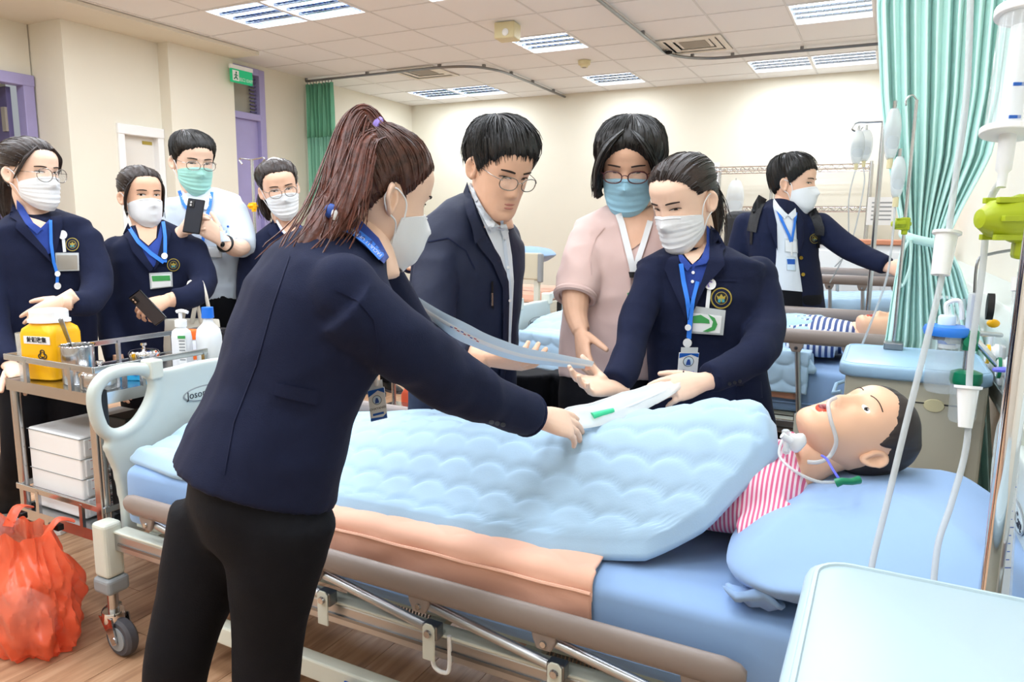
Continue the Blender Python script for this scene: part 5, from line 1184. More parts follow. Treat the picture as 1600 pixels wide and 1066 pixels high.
def glasses(H, t, m, rx=.0245, rz=.019, y=.004, z=.006, shape=2.4, th=.0011):
    g = None
    for s_ in (1, -1):
        cx = .0325*s_; ring = []
        for k in range(28):
            a = 2*math.pi*k/28; c_, q = math.cos(a), math.sin(a); e = 2/shape; x = cx+rx*math.copysign(abs(c_)**e, c_); zz = z+rz*math.copysign(abs(q)**e, q)
            ring.append(V(x, .098+y-.06*(abs(x)/.07)**2*.25, zz))
        o = MB().tube([H.W(p) for p in ring], th*H.sc*1.25, 6, closed=True)
        if g is None: g = o
        else: g.add(o.v, o.f)
        lens = MB().add([H.W(p) for p in ring], [tuple(range(28))]); lens.build('lens', 'lens', t, fixn=False)
        g.tube(spline([H.W(V(.055*s_, .094+y, z+.008)), H.W(V(.068*s_, .075, z+.008)), H.W(V(.074*s_, .03, z+.007)), H.W(V(.075*s_, -.012, z+.006)), H.W(V(.074*s_, -.03, z-.015))], 4), th*H.sc, 6)
    g.tube(spline([H.W(V(.009, .100+y, z+.004)), H.W(V(0, .103+y, z+.008)), H.W(V(-.009, .100+y, z+.004))], 4), th*H.sc, 6)
    g.build('glasses_frame', m, t)
def hand_mb(w_, d, n, tv, curl=(.3, .35, .4, .45), thumb=(.5, .3), sc=1.0, spread=.06, thumb_open=.7):
    """palm + four unequal fingers + thumb. w_: wrist, d: to the knuckles, n: palm side, tv: thumb side"""
    d = d.normalized(); n = (n-d*n.dot(d)).normalized(); s = tv-d*tv.dot(d)-n*tv.dot(n); s = s.normalized() if s.length > 1e-4 else d.cross(n)
    mb = MB(); E = lambda c, a, b: [c+s*(a*math.cos(q))+n*(b*math.sin(q)) for q in (2*math.pi*k/16 for k in range(16))]
    mb.loft([E(w_-d*.05*sc, .026*sc, .019*sc), E(w_, .027*sc, .019*sc), E(w_+d*.022*sc, .032*sc, .019*sc), E(w_+d*.05*sc, .039*sc, .0175*sc), E(w_+d*.078*sc, .041*sc, .0145*sc), E(w_+d*.092*sc, .037*sc, .010*sc)])
    mb.ball(w_+d*.03*sc+s*.022*sc+n*.010*sc, .017*sc, 12, 8)
    for k, (L, o, kn) in enumerate(((.068, .0295, .082), (.076, .0102, .086), (.070, -.0095, .082), (.055, -.0285, .074))):
        p = w_+d*kn*sc+s*o*sc; a = 0; pts = [p-d*.02*sc, p]; rr = [.0098*sc, .0098*sc]; sp = (1.5-k)*spread; c = curl[k] if isinstance(curl, (tuple, list)) else curl
        for q, (f_, cf) in enumerate(((.45, .9), (.31, 1.1), (.24, .7))):
            a += c*cf; dd = (d*math.cos(a)+n*math.sin(a)+s*sp).normalized(); p = p+dd*L*f_*sc; pts.append(p); rr.append((.0088, .0079, .0066)[q]*sc)
            mb.ball(p, (.0090, .0080, .0066)[q]*sc, 10, 6)
        if k == 3: rr = [x*.88 for x in rr]
        mb.tube(pts, rr, 10)
    p = w_+d*.018*sc+s*.026*sc+n*.008*sc; td = (d*.75+s*thumb_open+n*.25).normalized(); pts = [w_+d*.01*sc+s*.012*sc, p]; rr = [.013*sc, .0125*sc]; a = 0
    for L, r, c in ((.036, .0108, thumb[0]), (.030, .0095, thumb[1]), (.020, .0075, thumb[1])):
        td = (td*math.cos(c*.5)+(n*.6+d*.5-s*.35).normalized()*math.sin(c*.5)).normalized(); p = p+td*L*sc; pts.append(p); rr.append(r*sc); mb.ball(p, r*sc, 10, 6)
    mb.tube(pts, rr, 10); return mb
def tori(rings, up=None, ex=2.4, n=28):
    """torso volume from (centre, half width, half depth, right dir)"""
    out = []; m = len(rings)
    for i, (c, hw, hd, r) in enumerate(rings):
        d = (rings[min(i+1, m-1)][0]-rings[max(i-1, 0)][0]).normalized()
        if up is not None: d = (d*.5+up*.5).normalized()
        r = (r-d*r.dot(d)).normalized(); f = d.cross(r); q = 2/ex; ring = []
        for k in range(n):
            a = 2*math.pi*k/n; ca, sa = math.cos(a), math.sin(a); ring.append(c+r*(hw*math.copysign(abs(ca)**q, ca))+f*(hd*math.copysign(abs(sa)**q, sa)))
        out.append(ring)
    return MB().loft(out)
def limb(mb, pts, rad, k=6, n=14):
    sp = spline(pts, k); rr = [float(np.interp(i/(len(sp)-1), np.linspace(0, 1, len(rad)), rad)) for i in range(len(sp))]; return mb.tube(sp, rr, n)
def wrinkle(me, amp=.003, sc=9, seed=0, focus=()):
    """cloth folds as real relief; focus: (point, radius, gain)"""
    nv = len(me.vertices); co = np.empty(nv*3); me.vertices.foreach_get('co', co); co = co.reshape(-1, 3); no = np.empty(nv*3); me.vertices.foreach_get('normal', no); no = no.reshape(-1, 3); out = co.copy()
    for i in range(nv):
        p = Vector(co[i]); g = 1.0
        for c, r, k in focus:
            q = (p-c).length/r
            if q < 1: g += k*(1-q*q)
        a = noise.noise(V(p.x*sc*1.0+seed, p.y*sc, p.z*sc*.55)); b = noise.noise(V(p.x*sc*2.3, p.y*sc*2.3+seed, p.z*sc*2.0)); c_ = 1-2*abs(noise.noise(V(p.x*sc*.9+7, p.y*sc*.9, p.z*sc*1.5+seed)))
        out[i] += no[i]*amp*g*(.6*a+.3*b+.5*(c_-.3))
    me.vertices.foreach_set('co', out.reshape(-1)); me.update()
def cloth(name, mb, m, t, vox=.008, sm=6, amp=.0025, sc=9, seed=0, focus=()):
    me = remesh(mb, vox, sm); wrinkle(me, amp, sc, seed, focus); return put(name, me, m, t, ang=180)
FWH = V(FW.x, FW.y, 0).normalized(); RTH = V(RT.x, RT.y, 0).normalized(); ZU = V(0, 0, 1)
def person(label, H, neck, torso, hands, skin, core_arms, base, ears=(1, -1), vox=.003):
    """skin body: head with face, ears, neck, trunk core, arms and hands in one mesh"""
    t = thing('person', label, 'person', base); mb = MB(); mb.add([H.W(p) for p in HV], HF)
    for s_ in ears: e = ear_mb(H, s_); mb.add(e.v, e.f)
    core = MB(); core.tube([H.W(V(0, -.022, -.035)), H.W(V(0, -.024, -.075)), neck.lerp(H.W(V(0, -.024, -.075)), .5), neck, neck-ZU*.06], [.050*H.sc, .051*H.sc, .052*H.sc, .058*H.sc, .075*H.sc], 20)
    tr = tori([(c, hw*.82, hd*.80, r) for c, hw, hd, r in torso]); core.add(tr.v, tr.f)
    for a in core_arms: limb(core, a, [.042, .036, .034, .030])
    addmesh(mb, remesh(core, .009, 5))
    for h in hands: addmesh(mb, remesh(h, vox, 4))
    o = mb.build('body', skin, t, ang=180); return t, o
def legs(t, m, pts, rad, vox=.010, amp=.003, seat=None, shoes='black', shoe_dir=None, sm=6):
    mb = MB()
    for p in pts: limb(mb, p, rad, 5)
    if seat: mb.add(seat.v, seat.f)
    o = cloth('trousers', mb, m, t, vox, sm, amp, 8, 3)
    for p in pts:
        a = p[-1]; d = shoe_dir or V(0, -1, 0); s = MB(); b = V(a.x, a.y, 0)
        E = lambda c, w_, h_: [c+d.cross(ZU)*(w_*math.cos(q))+ZU*(h_*(math.sin(q)+1)) for q in (2*math.pi*k/14 for k in range(14))]
        s.loft([E(b-d*.07, .022, .03), E(b-d*.055, .034, .042), E(b+d*.0, .038, .048), E(b+d*.07, .042, .034), E(b+d*.13, .042, .026), E(b+d*.17, .032, .02), E(b+d*.185, .012, .012)]); sh = s.build('shoe', shoes, t)
        MB().loft([[b+d*q+d.cross(ZU)*w_*k_+ZU*z for k_, z in ((-1, .001), (1, .001), (1, .018), (-1, .018))] for q, w_ in ((-.072, .028), (-.03, .040), (.08, .044), (.15, .040), (.188, .016))]).build('sole', 'white' if shoes == 'sneaker' else 'rubber', sh)
    return o
def lanyard_end(t, bvh, x, y, s=1.0, card=None, dd=None):
    """reel and badge card hanging on a lanyard; x,y image point of the clip, s scale in px per cm"""
    r = decal('badge_reel', circ(x, y, 1.15*s), bvh, 'white', t, .006, .004, res=max(1.5, s*.8), dd=dd); return r
def card(t, bvh, poly, m, name='badge_card', off=.007, dd=None, res=5, rim='clear_soft'):
    c = decal(name, poly, bvh, m, t, off, .002, res=res, dd=dd); return c
def emblem(t, bvh, x, y, r):
    e = decal('crest', circ(x, y, r, n=28), bvh, 'black', t, .002, .002, res=max(1.5, r/3)); decal('crest_ring', circ(x, y, r*.95, n=28), bvh, 'emblem_gold', e, .004, .0006, res=max(1.5, r/3))
    decal('crest_field', circ(x, y, r*.84, n=24), bvh, 'navy_lapel', e, .0048, .0006, res=max(1.5, r/3)); decal('crest_band', circ(x, y, r*.58, n=24), bvh, 'emblem_gold', e, .0054, .0006, res=max(1.5, r/3)); decal('crest_core', circ(x, y, r*.52, n=20), bvh, 'black', e, .006, .0006, res=max(1.5, r/3))
    decal('crest_bird', [(x-r*.42, y-r*.25), (x-r*.18, y-r*.12), (x, y-r*.38), (x+r*.18, y-r*.12), (x+r*.42, y-r*.25), (x+r*.3, y+r*.1), (x+r*.12, y+r*.12), (x, y+r*.4), (x-r*.12, y+r*.12), (x-r*.3, y+r*.1)], bvh, 'emblem_gold', e, .0066, .0006, res=max(1.2, r/5)); decal('crest_gem', [(x-r*.28, y+r*.12), (x-r*.05, y+r*.05), (x-r*.08, y+r*.4), (x-r*.3, y+r*.36)], bvh, 'emblem_teal', e, .0068, .0006, res=max(1.2, r/5)); decal('crest_gem', [(x+r*.28, y+r*.12), (x+r*.05, y+r*.05), (x+r*.08, y+r*.4), (x+r*.3, y+r*.36)], bvh, 'emblem_teal', e, .0068, .0006, res=max(1.2, r/5))
    return e
# ================================================================== PEOPLE : individuals
def dirv(a, b, c=0): return (RTH*a+FWH*b+ZU*c).normalized()
# ---------------- woman bending over the bed, ponytail (foreground)
d0 = 1.33
H = Head(P(597, 308, 1.40), dirv(.74, .58, -.30), ZU+RTH*.10, 1.0)
rt = dirv(.50, -.86); nk = P(566, 386, 1.37)
tor = [(P(398, 752, 1.31), .165, .140, rt), (P(418, 690, 1.31), .165, .132, rt), (P(445, 620, 1.315), .155, .122, rt), (P(472, 550, 1.32), .170, .130, rt), (P(498, 480, 1.325), .185, .132, rt), (P(518, 428, 1.33), .185, .112, rt), (P(538, 396, 1.33), .125, .082, rt), (P(556, 368, 1.33), .062, .060, rt)]
armR = [P(535, 468, 1.17), P(622, 535, 1.24), P(705, 592, 1.36), P(770, 626, 1.48), P(826, 648, 1.585)]
armL = [P(585, 440, 1.47), P(640, 520, 1.60), P(672, 545, 1.72), P(662, 520, 1.76)]
hR = hand_mb(P(838, 652, 1.61), P(905, 666, 1.67)-P(838, 652, 1.61), FWH*.6-ZU*.75, ZU*.75+FWH*.45, curl=(.22, .26, .32, .40), thumb=(.2, .2), sc=1.02, thumb_open=.5)
hL = hand_mb(P(660, 522, 1.76), P(640, 478, 1.74)-P(660, 522, 1.76), -RTH, -FWH, curl=.7)
W1, b = person('woman in navy blazer with a long brown ponytail, bending over the near bed', H, nk, tor, [hR, hL], 'skin_light', [armR, armL], V(-1.0, .92, 0))
jb = tori(tor); limb(jb, armR, [.066, .063, .060, .054, .050, .047], 6, 18); limb(jb, armL, [.062, .055, .045, .04]); jb.ball(P(538, 456, 1.19), .064); jb.ball(P(575, 428, 1.46), .062)
jk = cloth('blazer', jb, 'navy', W1, .0075, 6, .0044, 9, 1, [(armR[2], .15, 2.6), (tor[2][0], .2, .8), (P(590, 520, 1.22), .13, 1.2)])
kn = P(418, 1030, 1.30); kl = P(278, 1030, 1.36)
st = tori([(P(396, 850, 1.31), .13, .085, rt), (P(400, 790, 1.31), .150, .115, rt), (P(412, 715, 1.31), .150, .118, rt)])
legs(W1, 'trouser', [[P(442, 800, 1.26), P(428, 900, 1.27), kn, V(kn.x-.02, kn.y, .30), V(kn.x-.03, kn.y, .07)], [P(350, 800, 1.36), P(318, 900, 1.36), kl, V(kl.x-.04, kl.y, .3), V(kl.x-.06, kl.y, .07)]], [.100, .086, .066, .058, .056, .055], seat=st, shoe_dir=dirv(.9, .3), sm=22)
bv = bvh_of(jk)
hair_cap(H, W1, 'hair_brown', (-.05, -.62, .78), thick=.014, strands=260, rs=3, groove=.0030, tab=[(0, 45), (20, 43), (38, 38), (52, 29), (64, 17), (74, 2), (80, -10), (88, 8), (100, 10), (110, -14), (122, -34), (150, -48), (180, -50)])
tie = H.W(V(0, -.085, .118)); tq = P(588, 203, 1.34)
MB().tube([tq+(RTH*math.cos(a)*.4+FWH*math.sin(a)+ZU*math.cos(a)*.9)*.019 for a in np.linspace(0, 2*math.pi, 25)[:-1]], .007, 8, closed=True).build('hair_tie', 'hair_tie', W1)
hair_tail(W1, 'hair_auburn', [P(606, 222, 1.34), P(590, 202, 1.34), P(570, 182, 1.34), P(552, 205, 1.33), P(536, 262, 1.31), P(524, 315, 1.29), P(508, 355, 1.27), P(482, 392, 1.25), P(452, 425, 1.24)], [.03, .020, .024, .030, .034, .037, .038, .030, .006], wisps=110, rs=5, flat=.8, wl=.045)
hair_tail(W1, 'hair_auburn', [P(598, 215, 1.33), P(570, 230, 1.31), P(552, 295, 1.27), P(535, 335, 1.25), P(512, 380, 1.235)], [.02, .026, .032, .028, .005], name='ponytail_lock', wisps=60, rs=8, wl=.03)
eyes(H, W1, .7, only=1)
mask(H, W1, 'mask_white', beak=.018)
# collar, lanyard, cuffs, buttons
bb = bvh_of(jk, b)
decal('polo_collar', [(520, 337), (540, 330), (565, 345), (592, 372), (608, 402), (600, 412), (578, 392), (548, 366), (522, 352)], bb, 'polo_blue', W1, .010, .006, res=6)
ln = decal('lanyard', strip_px([(512, 344), (530, 353), (552, 360), (575, 378), (597, 402)], 13), bb, 'lanyard_blue', W1, .019, .002, res=4)
a_, c_ = P(548, 363, 1.24), P(592, 397, 1.24)
h_ = bb.ray_cast(CAM, ray(572, 378).normalized())
if h_[0]:
    o_ = h_[0]-ray(572, 378).normalized()*.0235; ru = ((P(597, 402, 1.2)-P(552, 362, 1.2))).normalized(); nn = -ray(572, 378).normalized(); uu = nn.cross(ru)
    text('lanyard_letters', 'FACULTY OF NUR', .0088, o_, -ru, -uu, 'white', ln, ext=.0003)
MB().ball(P(517, 330, 1.235), (.013, .009, .013)).build('lanyard_toggle', 'ink_blue', W1); MB().ball(P(523, 336, 1.228), (.006, .006, .010)).build('toggle_bead', 'white', W1)
for k, (x, y) in enumerate(((768, 660), (777, 662), (786, 664))): decal('cuff_button', circ(x, y, 4.2, 3.6, 12), bv, 'ink', W1, .002, .003, res=2)
cf = (P(826, 648, 1.585)-P(800, 640, 1.53)).normalized(); sd, u2, _ = frame(cf)
MB().tube([armR[-1]-cf*.004+(sd*math.cos(a)+u2*math.sin(a))*.046 for a in np.linspace(0, 2*math.pi, 29)[:-1]], .0045, 6, closed=True).build('cuff_hem', 'navy_lapel', W1)
decal('shoulder_seam', strip_px([(523, 452), (560, 470), (585, 500), (592, 545), (582, 580)], 2.2), bv, 'navy_lapel', W1, .0012, .0015, res=4)
decal('back_seam', strip_px([(452, 400), (425, 480), (400, 570), (365, 660), (350, 742)], 1.8), bv, 'navy_lapel', W1, .001, .0012, res=5)
decal('pocket_flap', [(430, 598), (498, 612), (495, 634), (428, 618)], bv, 'navy_lapel', W1, .001, .003, res=5)
# hanging badge
bc = P(590, 632, 1.42); br, bu = (P(602, 628, 1.42)-P(577, 634, 1.42)).normalized(), (P(588, 600, 1.42)-P(594, 655, 1.42)).normalized(); bn = br.cross(bu)
def card3(t, c, r, u, w_, h_, top='logo_blue', name='badge_card', txt=None):
    n = r.cross(u).normalized(); k = MB().obox(c, r*w_/2, u*h_/2, n*.0012).build(name, 'paper', t, bevel=.001)
    MB().obox(c+u*(h_/2+.006)+n*.0004, r*w_*.42, u*.009, n*.001).build('card_holder', 'clear_soft', k)
    MB().prism([c+n*.0016+r*x*w_/2+u*y*h_/2 for x, y in ((-.96, .96), (.96, .96), (.96, .62), (.2, .86), (-.96, .55))], n*.0004).build('card_header', top, k, smooth=False)
    MB().prism([c+n*.0016+r*x*w_/2+u*y*h_/2 for x, y in ((-.96, -.96), (.96, -.96), (.96, -.66), (.5, -.84), (-.96, -.78))], n*.0004).build('card_footer', top, k, smooth=False)
    MB().lathe(c+u*h_*.14+n*.0016, [(.0, 0), (w_*.27, 0), (w_*.27, .0005), (0, .0005)], 20, n).build('card_photo_ring', 'ink', k); MB().lathe(c+u*h_*.14+n*.002, [(.0, 0), (w_*.24, 0), (w_*.24, .0005), (0, .0005)], 20, n).build('card_photo', 'paper_blue', k); MB().prism([c+n*.0026+u*h_*.14+r*x*w_+u*y*w_ for x, y in ((-.12, -.18), (.12, -.18), (.1, -.02), (.05, .12), (-.05, .12), (-.1, -.02))], n*.0004).build('card_figure', 'ink_blue', k, smooth=False)
    MB().obox(c-u*h_*.30+n*.0016, r*w_*.32, u*h_*.035, n*.0005).build('card_button', 'logo_blue', k)
    if txt: text('card_letters', txt, w_*.19, c-u*h_*.13+n*.002, r, u, 'ink', k, ext=.0002)
    return k
card3(W1, bc, br, bu, .034, .062, txt='CHAYANEE')
MB().ball(P(586, 574, 1.40), (.009, .004, .009)).build('badge_reel', 'white', W1); MB().tube([P(586, 574, 1.40), P(588, 602, 1.42)], .004, 8).build('badge_clip', 'white', W1); MB().tube(spline([P(572, 540, 1.30), P(580, 560, 1.36), P(586, 572, 1.40)], 5), .0035, 6, flat=.4).build('lanyard_tail', 'lanyard_blue', W1)

# ---------------- man in glasses, navy zip jacket
H = Head(P(781, 266, 2.12), dirv(.50, -.72, -.44), ZU+RTH*.03, 1.07, 1.0)
f = dirv(.60, -.80); rt = f.cross(ZU); nk = P(764, 326, 2.20)
tor = [(P(724, 655, 2.38), .185, .13, rt), (P(724, 570, 2.34), .182, .128, rt), (P(728, 490, 2.30), .182, .13, rt), (P(733, 420, 2.27), .188, .13, rt), (P(738, 368, 2.24), .185, .112, rt), (P(752, 338, 2.22), .125, .088, rt), (P(762, 318, 2.21), .075, .07, rt)]
armR = [P(688, 392, 2.16), P(676, 470, 2.11), P(676, 548, 2.07), P(715, 556, 2.0), P(742, 556, 1.97)]
armL = [P(782, 376, 2.36), P(780, 450, 2.44), P(768, 540, 2.44), P(755, 600, 2.38)]
hR = hand_mb(P(762, 560, 1.945), P(825, 567, 1.90)-P(762, 560, 1.945), (FWH*.55+ZU*.65), FWH*.5-ZU*.1+RTH*.1+ZU*.35, curl=(.42, .45, .5, .5), thumb=(.5, .3), sc=1.08)
hL = hand_mb(P(770, 605, 2.36), -ZU, RTH, -FWH, curl=.3)
limb(hR, [P(735, 555, 1.98), P(752, 559, 1.955), P(764, 561, 1.945)], [.038, .034, .030])
M1, b = person('man with glasses and no mask in an open navy jacket, holding the long packet', H, nk, tor, [hR, hL], 'skin_tan', [armR, armL], V(-1.05, 2.3, 0))
jb = tori(tor); limb(jb, armR, [.070, .068, .066, .056, .048], 6, 18); limb(jb, armL, [.066, .06, .056, .045]); jb.ball(armR[0], .074); jb.ball(armL[0], .07)
jk = cloth('jacket', jb, 'navy_shell', M1, .009, 5, .0055, 8, 5, [(armR[2], .16, 1.6), (armR[0], .12, .8)])
hp = V(-1.05, 2.36, .78); legs(M1, 'trouser', [[hp+RTH*.09, hp+RTH*.09-ZU*.38, V(hp.x+.10, hp.y+.05, .07)], [hp-RTH*.09, hp-RTH*.09-ZU*.38, V(hp.x-.12, hp.y, .07)]], [.095, .075, .06, .056], shoe_dir=dirv(.3, -.9))
bv = bvh_of(jk, b)
sh = decal('shirt_front', [(736, 285), (750, 316), (766, 342), (780, 352), (793, 356), (800, 400), (803, 440), (800, 500), (797, 556), (790, 560), (792, 500), (794, 432), (780, 402), (762, 365), (745, 325), (732, 290)], bv, 'shirt_white', M1, .004, .004, res=6)
decal('shirt_collar', [(733, 283), (742, 302), (758, 330), (774, 348), (768, 364), (750, 332), (737, 305)], bv, 'shirt_white', M1, .014, .006, res=5)
decal('shirt_collar', [(782, 352), (791, 350), (795, 362), (790, 376), (783, 364)], bv, 'shirt_white', M1, .012, .005, res=4)
decal('shirt_placket', strip_px([(784, 345), (791, 400), (797, 450), (796, 540)], 5), bv, 'shirt_pale', M1, .009, .002, res=4)
for x, y in ((788, 372), (794, 418), (797, 470)): decal('shirt_button', circ(x, y, 2.4, n=10), bv, 'white_gloss', M1, .012, .002, res=1.5)
decal('jacket_collar', [(730, 284), (738, 310), (746, 340), (758, 366), (742, 382), (738, 358), (728, 330), (724, 300)], bv, 'navy_shell', M1, .016, .007, res=5)
decal('jacket_facing', [(738, 360), (759, 366), (782, 402), (795, 440), (796, 470), (794, 560), (787, 600), (780, 600), (786, 540), (786, 450), (770, 412), (748, 385)], bv, 'navy_shell', M1, .009, .004, res=6)
z_ = decal('pocket_zip', strip_px([(769, 440), (770, 482)], 3), bv, 'black', M1, .002, .002, res=3); decal('zip_pull', strip_px([(769, 458), (769, 478)], 3.4), bv, 'steel', z_, .005, .002, res=2)
decal('yoke_seam', strip_px([(668, 378), (700, 372), (728, 392), (742, 420)], 2), bv, 'navy', M1, .001, .0015, res=4)
tabM = [(0, 35), (12, 35), (25, 32), (38, 27), (50, 20), (62, 10), (72, 0), (79, -16), (84, -12), (92, 12), (104, 6), (114, -20), (128, -34), (150, -42), (180, -44)]
hair_cap(H, M1, 'hair_grey', (.15, -.40, .90), tab=tabM, thick=.019, strands=420, rs=11, messy=.008, groove=.0045, edge=.002, fringe=1.8, jag=.07)
eyes(H, M1, .42, look=(0, -.4), brow=1.1)
patch(H, 'upper_lip', 'lip', M1, [(.021*math.cos(a), -.0605+.0042*max(0, math.sin(a))-.0045*max(0, -math.sin(a))) for a in np.linspace(0, 2*math.pi, 18)[:-1]], .0008); patch(H, 'lower_lip', 'lip', M1, [(.019*math.cos(a), -.0705+.0040*max(0, math.sin(a))-.005*max(0, -math.sin(a))) for a in np.linspace(0, 2*math.pi, 18)[:-1]], .0008)
glasses(H, M1, 'rim_metal', .0255, .0175, y=.007, z=.003)
# long paper packet
pk = thing('sterile_packet', 'long pale blue paper sterile packet held by the man in glasses', 'packet', P(800, 545, 1.86))
sp = spline([P(646, 470, 1.70), P(695, 502, 1.735), P(745, 530, 1.80), P(810, 553, 1.845), P(870, 563, 1.87), P(925, 571, 1.89)], 8)
wv = [.020, .024, .029, .031, .028, .024, .016]; rings = []
for i, p in enumerate(sp):
    q = i/(len(sp)-1); d = (sp[min(i+1, len(sp)-1)]-sp[max(0, i-1)]).normalized(); w2 = float(np.interp(q, np.linspace(0, 1, 7), wv)); acr = (ZU*.75-FWH*.65); acr = (acr-d*acr.dot(d)).normalized(); nn = d.cross(acr)
    rings.append([p+acr*w2*math.cos(a)+nn*(.0035*math.sin(a)) for a in (2*math.pi*k/12 for k in range(12))])
po = MB().loft(rings).build('packet_film', 'paper_blue', pk, ang=50)
MB().loft([[p+(r[0]-p)*(.35*math.cos(a))+(r[3]-p)*1.35*math.sin(a) for a in (2*math.pi*k/10 for k in range(10))] for p, r in zip(sp, rings)]).build('paper_strip', 'paper', po, ang=60)
e = sp[-1]; MB().obox(e-RTH*.012, RTH*.006, ZU*.002+FWH*.004, ZU*.010).build('packet_end', 'peach_binding', po)
i = len(sp)//3; d = (sp[i+3]-sp[i-3]).normalized(); ac = (rings[i][0]-sp[i]).normalized(); nr = d.cross(ac); nr = nr if nr.dot(FW) < 0 else -nr
for k in range(9): MB().obox(sp[i]+nr*.006+d*(k-4)*.011+ac*(.004 if k % 2 else .001), d*.004, ac*.0012, nr*.0003).build('print_mark', 'ink_red' if k % 3 else 'ink_blue', po, smooth=False)

# ---------------- woman in the pink blouse
H = Head(P(984, 262, 2.30), dirv(-.25, -.88, -.36), ZU+RTH*.02, 1.12, 1.04)
f = dirv(-.22, -.97); rt = f.cross(ZU); nk = P(992, 338, 2.36)
tor = [(P(958, 585, 2.42), .185, .130, rt), (P(958, 520, 2.40), .175, .125, rt), (P(966, 460, 2.39), .175, .128, rt), (P(976, 405, 2.38), .185, .128, rt), (P(984, 362, 2.37), .185, .105, rt), (P(990, 340, 2.36), .12, .08, rt), (P(993, 325, 2.36), .072, .06, rt)]
armR = [P(922, 380, 2.36), P(908, 420, 2.31), P(899, 462, 2.27)]; foR = [P(900, 455, 2.27), P(900, 490, 2.25), P(908, 518, 2.22)]
armL = [P(1058, 380, 2.40), P(1066, 450, 2.42), P(1060, 520, 2.38)]
hR = hand_mb(P(908, 522, 2.215), P(912, 556, 2.18)-P(908, 522, 2.215), RTH*.8+FWH*.3, -FWH*.8+RTH*.3, curl=(.25, .35, .4, .45), thumb=(.3, .2), sc=1.05)
limb(hR, foR, [.046, .042, .033, .028])
hL = hand_mb(P(1060, 540, 2.38), -ZU, -RTH, -FWH, curl=.3)
W2, b = person('bob haired woman in a pale pink blouse with a light blue mask', H, nk, tor, [hR, hL], 'skin_tan', [armL], V(-.72, 2.4, 0), ears=())
jb = tori(tor); limb(jb, armR, [.068, .068, .066], 6, 18); limb(jb, armL, [.064, .06, .056]); jb.ball(armR[0], .072); jb.ball(armL[0], .07)
jk = cloth('blouse', jb, 'blouse', W2, .009, 5, .0052, 9, 21, [(armR[1], .15, 1.6), (tor[2][0], .2, .5)])
ce_ = armR[-1]; cf = (armR[-1]-armR[-2]).normalized(); sd, u2, _ = frame(cf); MB().tube([ce_+cf*.002+(sd*math.cos(a)+u2*math.sin(a))*.060 for a in np.linspace(0, 2*math.pi, 29)[:-1]], .011, 8, closed=True).build('sleeve_roll', 'blouse', W2)
hp = V(-.70, 2.45, .80); st = tori([(P(950, 690, 2.42), .165, .12, rt), (P(953, 620, 2.42), .175, .125, rt), (P(956, 565, 2.42), .165, .115, rt)])
legs(W2, 'trouser', [[hp+RTH*.08, hp+RTH*.08-ZU*.4, V(hp.x+.09, hp.y+.04, .07)], [hp-RTH*.09, hp-RTH*.09-ZU*.4, V(hp.x-.09, hp.y-.04, .07)]], [.095, .075, .06, .056], seat=st, shoe_dir=dirv(0, -1))
bv = bvh_of(jk, b)
decal('neck_opening', [(964, 330), (970, 345), (980, 378), (984, 392), (1000, 380), (1014, 360), (1022, 335), (1020, 318), (1000, 330), (980, 325)], bv, 'skin_tan', W2, .003, .002, res=6)
decal('lanyard', strip_px([(966, 334), (971, 348), (979, 380), (987, 412), (990, 428)], 10), bv, 'lanyard_white', W2, .010, .002, res=4); decal('lanyard', strip_px([(1016, 345), (1008, 372), (998, 402), (991, 428)], 9), bv, 'lanyard_white', W2, .010, .002, res=4)
decal('lanyard_clip', [(982, 425), (996, 425), (995, 434), (984, 434)], bv, 'black', W2, .012, .004, res=3)
k = decal('badge_card', [(980, 458), (990, 455), (994, 480), (984, 484)], bv, 'badge_green', W2, .012, .002, res=3); decal('card_inlay', [(983, 461), (989, 459), (991, 468), (985, 470)], bv, 'paper', k, .0145, .001, res=2)
decal('placket', strip_px([(986, 394), (984, 450), (980, 510)], 3), bv, 'blouse', W2, .001, .002, res=4); decal('shoulder_seam', strip_px([(944, 355), (930, 372), (922, 400), (924, 430)], 2.2), bv, 'blouse', W2, .0012, .002, res=3)
hair_cap(H, W2, 'hair_black', (.0, -.25, .95), tab=[(0, 38), (20, 30), (40, 14), (55, -2), (70, -18), (85, -26), (110, -32), (140, -45), (180, -48)], thick=.022, strands=220, rs=21, groove=.003)
